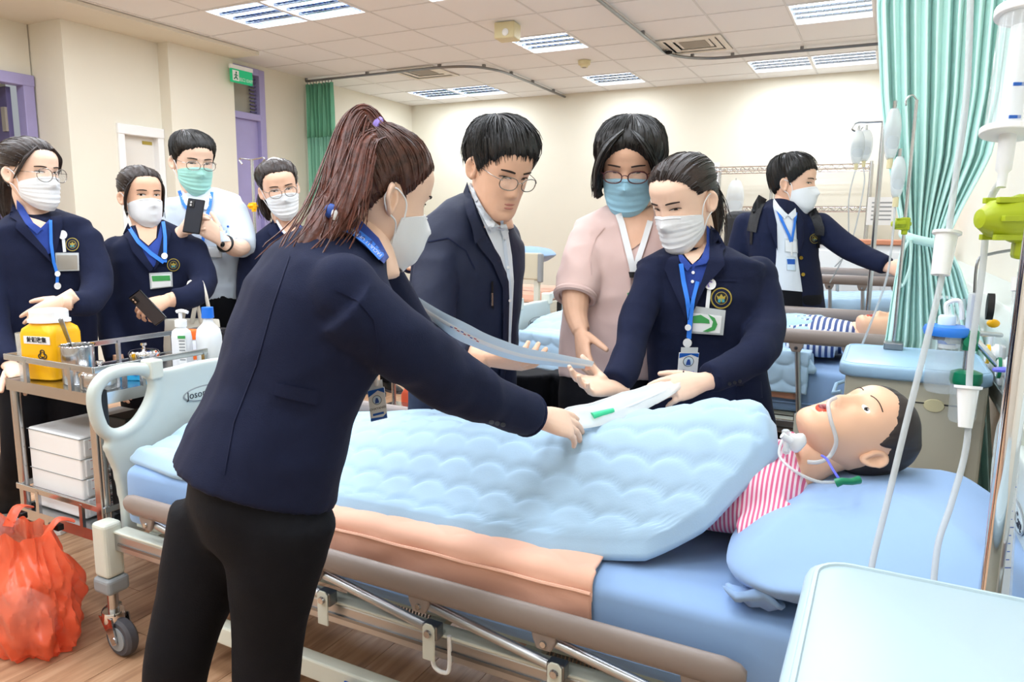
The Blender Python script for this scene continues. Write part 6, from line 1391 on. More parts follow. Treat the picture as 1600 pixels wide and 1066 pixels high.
def bob(H, t, m, z1, az0=52, rs=1, th=.016, flare=.018, curlin=.02):
    mb = MB(); rnd = random.Random(rs); nu, nv = 110, 20; outer = []
    for i in range(nu+1):
        az = math.radians(az0+(360-2*az0)*i/nu); side = abs(math.sin(az)); col = []
        zl = z1+.018*noise.noise(V(math.cos(az)*5, math.sin(az)*5, rs)); zt_ = .055
        for j in range(nv+1):
            v = j/nv; z = zt_+(zl-zt_)*v; rx, ry = .084+flare*math.sin(v*2.2), .104+flare*.6*v
            g = 1+.022*noise.noise(V(math.cos(az)*18, math.sin(az)*18, v+rs))+.012*noise.noise(V(math.cos(az)*50, math.sin(az)*50, v*2)); k = 1-.25*max(0, v-.8)*5*curlin*8
            col.append((V(math.sin(az)*rx*g*k, math.cos(az)*ry*g*k-.012, z), V(math.sin(az)*(rx*k-th), math.cos(az)*(ry*k-th)-.012, z+(.012 if j == nv else 0))))
        outer.append(col)
    vs = []; n1 = nv+1
    for col in outer: vs += [H.W(c[0]) for c in col]
    for col in outer: vs += [H.W(c[1]) for c in col]
    N = (nu+1)*n1; fs = []
    for i in range(nu):
        for j in range(nv): a = i*n1+j; fs.append((a, a+1, a+n1+1, a+n1)); fs.append((N+a, N+a+n1, N+a+n1+1, N+a+1))
        a = i*n1+nv; fs.append((a, N+a, N+a+n1, a+n1)); a = i*n1; fs.append((a, a+n1, N+a+n1, N+a))
    for i in (0, nu):
        for j in range(nv): a = i*n1+j; fs.append((a, a+1, N+a+1, N+a))
    mb.add(vs, fs)
    for _ in range(160):
        i = rnd.randrange(nu); e = V(rnd.uniform(-1, 1), rnd.uniform(-1, 1), 0)*.008; col = outer[i]
        mb.tube([H.W(col[j][0]*(1.01)+e*(j/nv)**2-V(0, 0, .01*(j/nv)**3)) for j in range(0, nv+1, 3)], [.0012]*6+[.0004], 4)
    return mb.build('bob_hair', m, t, ang=75)
bob(H, W2, 'hair_black', -.078, az0=56, rs=4)
for s_ in (1, -1): hair_tail(W2, 'hair_black', [H.W(V(.012*s_, .055, .118)), H.W(V(.048*s_, .082, .085)), H.W(V(.072*s_, .070, .03)), H.W(V(.083*s_, .050, -.03)), H.W(V(.092*s_, .035, -.078))], [.012, .022, .022, .018, .004], name='front_lock', wisps=20, rs=30+s_, flat=.55, wl=.015)
eyes(H, W2, .35, look=(0, -.4)); mask(H, W2, 'mask_blue', loops=False); glasses(H, W2, 'rim_dark', .0245, .0165, y=.008, z=.004, th=.0014)

# ---------------- woman with green badge, right of the bed
H = Head(P(1068, 316, 2.10), dirv(-.72, -.58, -.42), ZU-RTH*.02, 1.04)
f = dirv(-.25, -.95); rt = f.cross(ZU); nk = P(1090, 378, 2.17)
tor = [(P(1112, 672, 2.26), .190, .135, rt), (P(1106, 600, 2.23), .180, .130, rt), (P(1098, 530, 2.20), .168, .122, rt), (P(1094, 465, 2.18), .182, .128, rt), (P(1094, 415, 2.17), .190, .112, rt), (P(1098, 397, 2.19), .105, .062, rt)]
armR = [P(1018, 438, 2.15), P(996, 495, 2.09), P(984, 548, 2.02), P(974, 578, 1.96), P(960, 600, 1.91)]
armL = [P(1182, 432, 2.15), P(1198, 495, 2.10), P(1186, 545, 2.0), P(1146, 575, 1.93), P(1106, 592, 1.88)]
hR = hand_mb(P(955, 606, 1.895), P(922, 603, 1.86)-P(955, 606, 1.895), ZU*.75-FWH*.5, -FWH*.1+ZU*.9-RTH*.2, curl=(.28, .32, .36, .4), thumb=(.2, .2), sc=.95, thumb_open=.8)
hL = hand_mb(P(1098, 597, 1.875), P(1058, 606, 1.85)-P(1098, 597, 1.875), -ZU*.5+FWH*.75, ZU*.9-FWH*.3, curl=(.35, .4, .45, .5), thumb=(.45, .3), sc=.96)
W3, b = person('masked woman in navy blazer with crest and green badge beside the bed', H, nk, tor, [hR, hL], 'skin_light', [armR, armL], V(-.47, 2.3, 0))
jb = tori(tor); limb(jb, armR, [.052, .050, .047, .044, .041], 6, 18); limb(jb, armL, [.055, .053, .051, .047, .041], 6, 18); jb.ball(armR[0], .058); jb.ball(armL[0], .062)
jk = cloth('blazer', jb, 'navy', W3, .0085, 5, .0048, 9, 31, [(armR[2], .13, 1.4), (armL[2], .14, 1.5), (tor[2][0], .2, .6)])
hp = V(-.47, 2.36, .78); legs(W3, 'trouser', [[hp+RTH*.08, hp+RTH*.08-ZU*.4, V(hp.x+.09, hp.y+.04, .07)], [hp-RTH*.08, hp-RTH*.08-ZU*.4, V(hp.x-.09, hp.y-.04, .07)]], [.095, .075, .06, .056], shoe_dir=dirv(-.2, -1))
bv = bvh_of(jk, b)
decal('neck_opening', [(1068, 396), (1073, 403), (1082, 413), (1092, 404), (1103, 388), (1104, 378), (1088, 390)], bv, 'skin_light', W3, .004, .002, res=5)
decal('polo_front', [(1060, 400), (1068, 406), (1080, 414), (1096, 404), (1106, 380), (1114, 392), (1110, 424), (1100, 452), (1088, 474), (1078, 466), (1066, 430)], bv, 'polo_blue', W3, .005, .003, res=5)
decal('polo_collar', [(1104, 352), (1114, 362), (1114, 392), (1104, 412), (1084, 416), (1096, 402), (1104, 380)], bv, 'polo_blue', W3, .013, .005, res=5); decal('polo_collar', [(1060, 398), (1066, 398), (1073, 406), (1081, 415), (1074, 424), (1062, 408)], bv, 'polo_blue', W3, .012, .005, res=4)
for x, y in ((1083, 426), (1082, 440)): decal('polo_button', circ(x, y, 2.6, n=10), bv, 'white_gloss', W3, .010, .002, res=1.6)
decal('lapel', [(1110, 352), (1122, 362), (1130, 392), (1128, 412), (1100, 452), (1086, 482), (1074, 505), (1078, 480), (1096, 440), (1108, 404)], bv, 'navy_lapel', W3, .016, .006, res=5)
decal('lapel', [(1122, 362), (1134, 385), (1129, 394), (1133, 414), (1110, 440), (1118, 400), (1114, 372)], bv, 'navy_lapel', W3, .019, .005, res=5)
decal('lapel', [(1050, 400), (1042, 406), (1038, 420), (1050, 448), (1064, 480), (1072, 500), (1074, 470), (1064, 432), (1060, 400)], bv, 'navy_lapel', W3, .012, .005, res=5)
decal('breast_pocket', [(1112, 436), (1150, 436), (1150, 440), (1112, 440)], bv, 'navy_lapel', W3, .001, .002, res=4); decal('pocket_flap', [(1150, 600), (1190, 596), (1192, 622), (1152, 626)], bv, 'navy_lapel', W3, .001, .003, res=5); decal('front_edge', strip_px([(1073, 505), (1070, 560), (1062, 640)], 2.5), bv, 'navy_lapel', W3, .001, .003, res=4)
decal('lanyard', strip_px([(1064, 412), (1068, 440), (1074, 468), (1078, 500), (1076, 528)], 7), bv, 'lanyard_blue', W3, .020, .002, res=3); decal('lanyard', strip_px([(1090, 440), (1083, 468), (1079, 500), (1077, 530)], 6), bv, 'lanyard_blue', W3, .023, .002, res=3)
decal('lanyard_toggle', circ(1075, 512, 5), bv, 'white', W3, .024, .004, res=2); decal('badge_reel', circ(1074, 536, 7), bv, 'white', W3, .024, .006, res=2); decal('badge_strap', strip_px([(1074, 540), (1074, 556)], 7), bv, 'clear_white', W3, .024, .003, res=3)
c = P(1075, 570, 1.99); card3(W3, c, RTH, (ZU*.98-FWH*.15).normalized(), .055, .070)
decal('badge_reel', circ(1110, 444, 9), bv, 'white', W3, .008, .007, res=2.5); decal('reel_mark', strip_px([(1108, 449), (1106, 444), (1108, 440), (1113, 441)], 2), bv, 'hair_tie', W3, .0155, .001, res=1.5); decal('badge_strap', strip_px([(1108, 453), (1105, 482)], 6), bv, 'clear_white', W3, .008, .003, res=3)
emblem(W3, bv, 1127, 466, 17.5)
k = decal('badge_holder', [(1082, 478), (1134, 485), (1130, 524), (1080, 521)], bv, 'clear_soft', W3, .010, .002, res=5); decal('badge_sheet', [(1083, 489), (1128, 494), (1125, 521), (1082, 518)], bv, 'paper', k, .0125, .001, res=5)
decal('badge_swoosh', [(1083, 494), (1095, 492), (1108, 500), (1109, 506), (1096, 505), (1083, 505)], bv, 'badge_green', k, .014, .0007, res=4); decal('badge_swoosh', [(1106, 491), (1117, 497), (1121, 507), (1117, 516), (1106, 519), (1098, 518), (1112, 511), (1114, 503)], bv, 'badge_green', k, .014, .0007, res=4)
for k_ in range(3): decal('cuff_button', circ(1140+k_*8, 600-k_*2, 3, n=10), bv, 'ink', W3, .002, .003, res=2)
hair_cap(H, W3, 'hair_dark', (.02, -.96, -.05), tab=[(0, 46), (20, 44), (38, 39), (52, 30), (64, 18), (73, 5), (80, -10), (86, -2), (94, 10), (106, 6), (114, -20), (128, -38), (150, -46), (180, -48)], thick=.010, strands=240, rs=31, groove=.0036)
hair_tail(W3, 'hair_dark', [H.W(V(0, -.10, .005)), H.W(V(.01, -.135, -.01)), H.W(V(.02, -.150, -.06)), H.W(V(.02, -.140, -.12)), H.W(V(.02, -.125, -.17))], [.018, .026, .030, .024, .005], wisps=40, rs=33)
eyes(H, W3, .4, look=(0, -.4)); mask(H, W3, 'mask_white')
# clear packet held between two women
pk = thing('clear_packet', 'clear plastic catheter packet with a green hub, held over the quilt', 'packet', P(975, 630, 1.78))
sp = spline([P(878, 657, 1.70), P(930, 648, 1.74), P(985, 630, 1.79), P(1030, 612, 1.83), P(1062, 600, 1.85)], 7); rings = []
for i, p in enumerate(sp):
    q = i/(len(sp)-1); d = (sp[min(i+1, len(sp)-1)]-sp[max(0, i-1)]).normalized(); w2 = float(np.interp(q, [0, .1, .5, .8, 1], [.018, .034, .036, .026, .012])); ac = (FWH*.85+ZU*.55); ac = (ac-d*ac.dot(d)).normalized(); nn = d.cross(ac)
    rings.append([p+ac*w2*math.cos(a)+nn*(.006*math.sin(a)+.004*noise.noise(V(q*9, math.cos(a)*2, 0))) for a in (2*math.pi*k/18 for k in range(18))])
po = MB().loft(rings).build('packet_film', 'clear_soft', pk, ang=60)
MB().tube([q_ for q_ in [r[0] for r in rings]], .002, 6).build('sealed_edge', 'clear_white', po)
MB().tube([P(925, 655, 1.73)+ZU*.006, P(958, 645, 1.755)+ZU*.006], [.010, .006], 12).build('green_hub', mat('mint_green', '#3fcf95', .35), po); MB().ball(P(884, 656, 1.70)+ZU*.004, (.012, .008, .007)).build('green_tip', 'mint_green', po); MB().tube(spline([P(958, 645, 1.755), P(1000, 628, 1.79), P(1040, 610, 1.83)], 6), .0035, 8).build('catheter', 'clear_white', po)
# ---------------- helper for blazer wearers of the group at the left
def simple_pelvis(t, hp, rt, foot, m='trouser', shoes='black', dx=.0):
    legs(t, m, [[hp+rt*.075, hp+rt*.08-ZU*.38, V(hp.x+rt.x*.08+dx, hp.y+rt.y*.08, .07)], [hp-rt*.075, hp-rt*.08-ZU*.38, V(hp.x-rt.x*.08, hp.y-rt.y*.08, .07)]], [.095, .078, .062, .056], vox=.012, seat=tori([(hp-ZU*.10, .16, .115, rt), (hp, .165, .12, rt), (hp+ZU*.14, .15, .11, rt)]), shoes=shoes, shoe_dir=foot)
def badge_px(t, bv, poly, m='paper', band=None):
    k = decal('badge_holder', poly, bv, 'clear_soft', t, .008, .002, res=4); cx = sum(p[0] for p in poly)/4; cy = sum(p[1] for p in poly)/4
    decal('badge_sheet', [(cx+(p[0]-cx)*.86, cy+(p[1]-cy)*.80+1) for p in poly], bv, m, k, .0105, .001, res=4)
    if band: decal('badge_band', [(cx+(p[0]-cx)*.8, cy+(p[1]-cy)*.35-3) for p in poly], bv, band, k, .012, .0007, res=3)
    return k
# ---------------- man with backpack reaching for the curtain
H = Head(P(1240, 288, 3.72), dirv(.78, -.60, -.10), ZU, 1.12)
f = dirv(.42, -.90); rt = f.cross(ZU); nk = P(1231, 325, 3.74)
tor = [(P(1238, 508, 3.80), .19, .13, rt), (P(1234, 455, 3.79), .18, .128, rt), (P(1226, 405, 3.77), .185, .13, rt), (P(1222, 360, 3.75), .205, .125, rt), (P(1225, 335, 3.74), .17, .10, rt), (P(1230, 318, 3.74), .085, .075, rt)]
armL = [P(1280, 352, 3.70), P(1312, 378, 3.64), P(1345, 398, 3.56), P(1368, 408, 3.50), P(1386, 416, 3.45)]; armR = [P(1166, 352, 3.80), P(1152, 400, 3.84), P(1150, 440, 3.86), P(1165, 480, 3.80)]
hL = hand_mb(P(1389, 417, 3.44), P(1410, 421, 3.38)-P(1389, 417, 3.44), FWH, ZU, curl=.5, sc=1.05); hR = hand_mb(P(1166, 486, 3.79), -ZU, RTH, -FWH, curl=.3)
M2, b = person('man in dark blazer with backpack reaching toward the mint curtain', H, nk, tor, [hL, hR], 'skin', [armL, armR], V(-.42, 4.05, 0), vox=.004)
jb = tori(tor); limb(jb, armL, [.068, .062, .055, .05, .046], 6, 16); limb(jb, armR, [.066, .062, .056, .046]); jb.ball(armL[0], .068); jb.ball(armR[0], .068)
jk = cloth('blazer', jb, 'navy', M2, .011, 5, .004, 8, 41, [(armL[2], .14, 1.2)]); simple_pelvis(M2, V(tor[0][0].x, tor[0][0].y, .84), rt, f)
bv = bvh_of(jk, b)
decal('white_shirt', [(1208, 312), (1216, 322), (1232, 336), (1242, 328), (1244, 345), (1246, 400), (1254, 456), (1209, 452), (1213, 400), (1214, 350), (1208, 325)], bv, 'shirt_white', M2, .004, .003, res=5); decal('shirt_collar', [(1208, 308), (1218, 322), (1231, 336), (1226, 342), (1212, 328)], bv, 'shirt_white', M2, .010, .005, res=3); decal('shirt_collar', [(1231, 336), (1243, 325), (1245, 336), (1238, 343)], bv, 'shirt_white', M2, .010, .005, res=3)
decal('trouser_front', [(1209, 453), (1253, 457), (1256, 500), (1216, 500)], bv, 'trouser', M2, .005, .003, res=5)
decal('lapel', [(1205, 310), (1198, 330), (1200, 352), (1215, 392), (1214, 350), (1209, 328)], bv, 'navy_lapel', M2, .010, .004, res=4); decal('lapel', [(1246, 325), (1256, 345), (1256, 375), (1248, 402), (1245, 360)], bv, 'navy_lapel', M2, .010, .004, res=4)
decal('lanyard', strip_px([(1212, 320), (1222, 345), (1233, 368), (1236, 378)], 4.5), bv, 'lanyard_blue', M2, .012, .002, res=2.5); decal('lanyard', strip_px([(1244, 332), (1241, 355), (1237, 378)], 4), bv, 'lanyard_blue', M2, .012, .002, res=2.5)
badge_px(M2, bv, [(1226, 372), (1246, 374), (1247, 396), (1226, 394)]); k = badge_px(M2, bv, [(1228, 400), (1244, 401), (1244, 424), (1229, 423)], 'paper_blue', 'logo_blue'); decal('badge_strap', strip_px([(1237, 378), (1237, 400)], 3), bv, 'white', M2, .012, .003, res=2)
for x, y in ((1252, 403), (1255, 429)): decal('brass_button', circ(x, y, 3, n=10), bv, 'gold', M2, .004, .004, res=1.6)
emblem(M2, bv, 1273, 373, 8)
for pts in ([(1192, 308), (1184, 322), (1178, 342), (1174, 362)], [(1268, 328), (1276, 342), (1281, 358), (1280, 368)]):
    s_ = decal('backpack_strap', strip_px(pts, 15), bv, 'strap_black', M2, .006, .010, res=4); decal('strap_tail', strip_px([pts[-1], (pts[-1][0]-1, pts[-1][1]+20)], 4), bv, 'strap_black', s_, .004, .004, res=3)
bp = tor[3][0]-f*.22; MB().obox(bp-ZU*.12, rt*.15, f*.07, ZU*.22).build('backpack', 'strap_black', M2, bevel=.04, seg=3)
hair_cap(H, M2, 'hair_black', (.1, -.35, .93), tab=tabM, thick=.020, strands=160, rs=41, groove=.004, messy=.006, jag=.06); eyes(H, M2, .6); mask(H, M2, 'mask_white', beak=.014)
# ---------------- left woman with round glasses
def student(label, H, f, nk, tor, armR, armL, hands, skin, seed, base, vox=.0035, arm=(.060, .056, .052, .044), shoes='black', jm='navy'):
    rt = f.cross(ZU); t, b = person(label, H, nk, tor, hands, skin, [armR, armL], base, vox=vox)
    jb = tori(tor); limb(jb, armR, arm, 6, 16); limb(jb, armL, arm, 6, 16); jb.ball(armR[0], .062); jb.ball(armL[0], .062)
    jk = cloth('blazer', jb, jm, t, .0105, 5, .0038, 9, seed, [(armL[min(1, len(armL)-2)], .15, 1.3)]); return t, b, jk, bvh_of(jk, b)
H = Head(P(50, 272, 2.72), dirv(.94, -.32, -.08), ZU-RTH*.03, 1.03); f = dirv(.62, -.78); rt = f.cross(ZU)
tor = [(P(70, 590, 2.86), .19, .135, rt), (P(70, 520, 2.84), .18, .13, rt), (P(68, 450, 2.82), .178, .125, rt), (P(66, 395, 2.80), .19, .125, rt), (P(62, 358, 2.78), .18, .105, rt), (P(50, 342, 2.80), .10, .062, rt)]
armR = [P(-8, 378, 2.70), P(-14, 450, 2.66), P(-8, 520, 2.60), P(18, 568, 2.52)]; armL = [P(136, 378, 2.84), P(152, 440, 2.80), P(138, 472, 2.70), P(108, 474, 2.60)]
hL = hand_mb(P(98, 472, 2.585), P(62, 494, 2.56)-P(98, 472, 2.585), FWH*.9+ZU*.1, ZU, curl=(.3, .35, .4, .45), sc=1.0); limb(hL, [P(112, 472, 2.60), P(98, 472, 2.585)], [.032, .028]); hR = hand_mb(P(20, 575, 2.50), P(36, 588, 2.45)-P(20, 575, 2.50), -ZU, RTH*.2-FWH, curl=.4)
W4, b, jk, bv = student('masked woman with round glasses at the left edge, behind the yellow bin', H, f, P(56, 335, 2.77), tor, armR, armL, [hL, hR], 'skin_light', 51, V(-2.98, 1.75, 0))
hp = V(tor[0][0].x, tor[0][0].y, .78); fx = PZ(12, 812, .05)
legs(W4, 'trouser', [[hp-rt*.08, hp-rt*.08-ZU*.38, V(hp.x-.20, hp.y+.16, .07)], [hp+rt*.06, hp+rt*.10-ZU*.38, V(fx.x-.05, fx.y+.02, .10)]], [.095, .078, .062, .052], vox=.012, seat=tori([(hp-ZU*.10, .16, .115, rt), (hp, .165, .12, rt), (hp+ZU*.14, .15, .11, rt)]), shoes='sneaker', shoe_dir=dirv(.3, -.95))
decal('neck_opening', [(34, 330), (46, 346), (62, 360), (72, 348), (62, 344), (48, 340)], bv, 'skin_light', W4, .004, .002, res=5)
decal('polo_front', [(28, 318), (40, 345), (58, 362), (72, 348), (78, 342), (82, 352), (80, 395), (70, 400), (46, 360)], bv, 'polo_blue', W4, .006, .003, res=5); decal('polo_collar', [(26, 312), (36, 322), (52, 348), (66, 358), (58, 366), (40, 350), (26, 328)], bv, 'polo_blue', W4, .012, .004, res=4)
decal('lapel', [(20, 318), (14, 338), (26, 345), (24, 356), (60, 390), (82, 412), (72, 390), (44, 356)], bv, 'navy_lapel', W4, .014, .005, res=5); decal('lapel', [(88, 338), (96, 336), (98, 352), (90, 385), (82, 410), (80, 370), (80, 340)], bv, 'navy_lapel', W4, .012, .005, res=5)
decal('lanyard', strip_px([(79, 344), (80, 380), (84, 410), (90, 430), (89, 445)], 5), bv, 'lanyard_blue', W4, .020, .002, res=3); decal('lanyard_toggle', circ(90, 428, 4.5), bv, 'white', W4, .022, .004, res=2); decal('badge_reel', circ(90, 447, 5.5), bv, 'white', W4, .020, .005, res=2)
decal('badge_reel', circ(98, 367, 7), bv, 'white', W4, .008, .006, res=2); decal('badge_strap', strip_px([(99, 374), (101, 394)], 5), bv, 'clear_white', W4, .008, .003, res=2); emblem(W4, bv, 113, 382, 11); badge_px(W4, bv, [(86, 395), (123, 395), (124, 423), (88, 424)], 'vent_dark')
hair_cap(H, W4, 'hair_dark', (.0, -.93, .10), thick=.012, strands=140, rs=51, groove=.0026); hair_tail(W4, 'hair_dark', [H.W(V(0, -.10, .02)), H.W(V(-.01, -.135, .0)), H.W(V(-.01, -.15, -.07)), H.W(V(-.01, -.14, -.15)), H.W(V(-.01, -.12, -.21))], [.018, .028, .034, .030, .006], wisps=30, rs=52)

for s_ in (1, -1): hair_tail(W4, 'hair_dark', [H.W(V(.030*s_, .068, .098)), H.W(V(.062*s_, .058, .062)), H.W(V(.074*s_, .035, .02)), H.W(V(.079*s_, .010, -.02))], [.006, .012, .010, .003], name='front_lock', wisps=10, rs=53+s_, flat=.5, wl=.01)
eyes(H, W4, .9, look=(.2, 0)); mask(H, W4, 'mask_white'); glasses(H, W4, 'rim_metal', .0265, .0235, y=.010, z=.001, shape=2.1)
# ---------------- woman holding a phone
H = Head(P(222, 308, 3.08), dirv(.74, -.66, -.04), ZU-RTH*.02, .98); f = dirv(.50, -.86); rt = f.cross(ZU)
tor = [(P(246, 560, 3.20), .185, .13, rt), (P(246, 505, 3.18), .172, .125, rt), (P(244, 450, 3.16), .172, .122, rt), (P(242, 405, 3.14), .182, .122, rt), (P(240, 378, 3.13), .175, .10, rt), (P(234, 360, 3.12), .105, .08, rt), (P(230, 348, 3.11), .066, .058, rt)]
armR = [P(182, 392, 3.08), P(174, 450, 3.08), P(172, 510, 3.06), P(184, 565, 3.0)]; armL = [P(302, 392, 3.16), P(318, 438, 3.12), P(300, 462, 3.02), P(270, 468, 2.96)]
hL = hand_mb(P(262, 469, 2.94), P(232, 482, 2.90)-P(262, 469, 2.94), FWH*.6-ZU*.3, ZU*.8-FWH*.2, curl=(.6, .65, .7, .75), thumb=(.5, .3)); limb(hL, [P(276, 468, 2.97), P(262, 469, 2.94)], [.032, .028]); hR = hand_mb(P(186, 572, 2.99), -ZU, RTH, -FWH, curl=.3)
W5, b, jk, bv = student('masked woman in navy blazer with dark hair tied back, holding a phone', H, f, P(232, 358, 3.12), tor, armR, armL, [hL, hR], 'skin_tan', 61, V(-2.85, 2.2, 0))
simple_pelvis(W5, V(tor[0][0].x, tor[0][0].y, .76), rt, f)
decal('neck_opening', [(210, 346), (218, 372), (232, 384), (244, 372), (246, 348), (230, 355)], bv, 'skin_tan', W5, .004, .002, res=4); decal('polo_front', [(204, 346), (216, 372), (232, 386), (246, 372), (252, 348), (254, 375), (248, 405), (240, 418), (226, 398)], bv, 'polo_blue', W5, .006, .003, res=4)
decal('lapel', [(200, 348), (192, 366), (200, 374), (206, 392), (234, 425), (240, 420), (222, 390), (208, 366)], bv, 'navy_lapel', W5, .012, .004, res=4); decal('lapel', [(258, 350), (268, 362), (264, 378), (254, 405), (240, 424), (250, 385)], bv, 'navy_lapel', W5, .012, .004, res=4)
decal('lanyard', strip_px([(202, 356), (216, 378), (236, 396), (256, 410)], 6), bv, 'lanyard_blue', W5, .020, .002, res=3); decal('lanyard', strip_px([(255, 346), (258, 370), (258, 410)], 5.5), bv, 'lanyard_blue', W5, .020, .002, res=3)
decal('badge_reel', circ(257, 400, 5), bv, 'white', W5, .022, .005, res=2); emblem(W5, bv, 271, 414, 10.5); badge_px(W5, bv, [(233, 427), (269, 425), (270, 448), (235, 452)], 'paper', 'badge_green')
hair_cap(H, W5, 'hair_dark', (.0, -.90, .30), thick=.014, strands=140, rs=61, groove=.0028); MB().ball(H.W(V(0, -.115, .03)), .034).build('hair_bun', 'hair_dark', W5)

for s_ in (1, -1): hair_tail(W5, 'hair_dark', [H.W(V(.045*s_, .062, .085)), H.W(V(.070*s_, .045, .045)), H.W(V(.078*s_, .025, .0)), H.W(V(.078*s_, .018, -.05)), H.W(V(.074*s_, .02, -.085))], [.006, .010, .008, .006, .001], name='front_lock', wisps=10, rs=63+s_, flat=.5, wl=.01)
eyes(H, W5, .9, look=(.3, 0)); mask(H, W5, 'mask_white', beak=.012)
def phone(label, c, r, u, w_=.072, h_=.148, cam_=True):
    t = thing('mobile_phone', label, 'phone', c); n = r.cross(u).normalized(); r = r.normalized(); u = u.normalized(); o = MB().obox(c, r*w_/2, u*h_/2, n*.004).build('phone_body', 'black_gloss', t, bevel=.004, seg=3)
    MB().obox(c+n*.0043, r*w_*.46, u*h_*.47, n*.0004).build('phone_glass', 'dark_glass', o)
    MB().obox(c+n*.006+u*h_*.34-r*w_*.24, r*.014, u*.014, n*.002).build('camera_bump', 'black', o, bevel=.001)
    for k in (-1, 1): MB().lathe(c+n*.008+u*(h_*.34+k*.006)-r*w_*.24, [(0, 0), (.0045, 0), (.0045, .001), (0, .001)], 12, n).build('camera_lens', 'steel', o)
    return t
phone('grey phone held low by the woman with hair tied back', P(231, 481, 2.86), (RTH*.8+ZU*.5-FWH*.3), (ZU*.75-RTH*.62-FWH*.1))
tb_ = thing('tote_bag', 'cream canvas tote bag hanging from the forearm of the phone woman', 'bag', P(300, 510, 3.06))
MB().loft([[P(300, 522, 3.1)+RTH*(w_*math.cos(a))+FWH*(d_*math.sin(a))+ZU*z for a in (2*math.pi*k/24 for k in range(24))] for w_, d_, z in ((.10, .03, -.22), (.13, .05, -.20), (.13, .045, -.05), (.12, .025, .06), (.118, .02, .065))]).build('bag_body', 'canvas', tb_, ang=60)
for o_ in (-8, 8): MB().tube(spline([P(292+o_, 505, 3.06), P(300+o_, 462, 3.0), P(306+o_, 441, 3.04), P(314+o_, 462, 3.02), P(322+o_, 505, 3.06)], 6), .010, 8, flat=.35).build('bag_strap', 'canvas', tb_)
# ---------------- man in pale short sleeved shirt
H = Head(P(302, 254, 3.38), dirv(.64, -.72, -.24), ZU, 1.10); f = dirv(.20, -.97); rt = f.cross(ZU)
tor = [(P(330, 470, 3.50), .165, .12, rt), (P(328, 430, 3.49), .17, .12, rt), (P(324, 380, 3.47), .185, .125, rt), (P(318, 340, 3.45), .20, .12, rt), (P(314, 316, 3.44), .18, .095, rt), (P(308, 300, 3.43), .085, .07, rt)]
armR = [P(270, 330, 3.38), P(262, 370, 3.34), P(266, 392, 3.28)]; armL = [P(366, 332, 3.44), P(378, 368, 3.40), P(376, 388, 3.34)]
hR = hand_mb(P(284, 362, 3.12), P(300, 340, 3.10)-P(284, 362, 3.12), FWH*.4+RTH*.7, -FWH*.3+ZU*.5+RTH*.4, curl=(.5, .6, .7, .75)); limb(hR, [P(266, 392, 3.28), P(274, 380, 3.2), P(284, 362, 3.12)], [.040, .036, .028])
hL = hand_mb(P(344, 374, 3.15), P(318, 352, 3.10)-P(344, 374, 3.15), FWH*.7-RTH*.4, ZU*.6+RTH*.3, curl=(.5, .55, .6, .65), sc=1.05); limb(hL, [P(378, 385, 3.34), P(366, 388, 3.25), P(344, 374, 3.15)], [.042, .038, .028])
M3, b = person('man in pale shirt and mint mask looking at a phone', H, P(310, 305, 3.43), tor, [hR, hL], 'skin_light', [], V(-2.75, 2.55, 0), vox=.0035)
jb = tori(tor); limb(jb, armR, [.062, .064, .062], 6, 16); limb(jb, armL, [.062, .066, .064], 6, 16); jb.ball(armR[0], .066); jb.ball(armL[0], .066)
jk = cloth('short_sleeved_shirt', jb, 'shirt_pale', M3, .0105, 5, .0045, 9, 71, [(tor[1][0], .2, 1)]); simple_pelvis(M3, V(tor[0][0].x, tor[0][0].y, .90), rt, f)
bv = bvh_of(jk, b)
decal('shirt_collar', [(286, 298), (296, 312), (306, 322), (300, 330), (288, 318), (282, 304)], bv, 'shirt_white', M3, .010, .005, res=3); decal('shirt_collar', [(306, 322), (322, 312), (328, 300), (332, 312), (322, 328)], bv, 'shirt_white', M3, .010, .005, res=3); decal('shirt_placket', strip_px([(308, 325), (318, 390), (326, 450)], 4), bv, 'shirt_white', M3, .002, .002, res=3); decal('chest_pocket', [(343, 352), (366, 350), (368, 376), (345, 378)], bv, 'shirt_pale', M3, .001, .003, res=4); decal('pen_tip', circ(356, 354, 1.8, n=8), bv, 'logo_blue', M3, .006, .002, res=1)
decal('lanyard', strip_px([(280, 298), (286, 318), (300, 336)], 5), bv, 'lanyard_blue', M3, .013, .002, res=2.5); decal('lanyard', strip_px([(331, 300), (328, 322), (320, 348), (316, 385)], 5), bv, 'lanyard_blue', M3, .013, .002, res=2.5); badge_px(M3, bv, [(324, 384), (348, 386), (347, 403), (325, 402)], 'clear_white')
wq = P(352, 381, 3.18); ax = (P(366, 388, 3.25)-P(344, 374, 3.15)).normalized(); sd, u2, _ = frame(ax); wa = MB().tube([wq+(sd*math.cos(a)+u2*math.sin(a))*.033 for a in np.linspace(0, 2*math.pi, 25)[:-1]], .008, 8, closed=True, flat=1.0).build('wristwatch', 'black', M3); MB().ball(wq-FWH*.034, (.014, .008, .014)).build('watch_face', 'screen_black', wa)
hair_cap(H, M3, 'hair_black', (.2, -.35, .92), tab=tabM, thick=.013, strands=160, rs=71, groove=.003, jag=.05); eyes(H, M3, .3, look=(0, -.5)); mask(H, M3, 'mask_mint'); glasses(H, M3, 'rim_metal', .026, .018, y=.008, z=.004)
phone('black phone held up by the man in the pale shirt', P(303, 338, 3.06), (RTH*.9-ZU*.12), (ZU*.9+RTH*.12+FWH*.2))
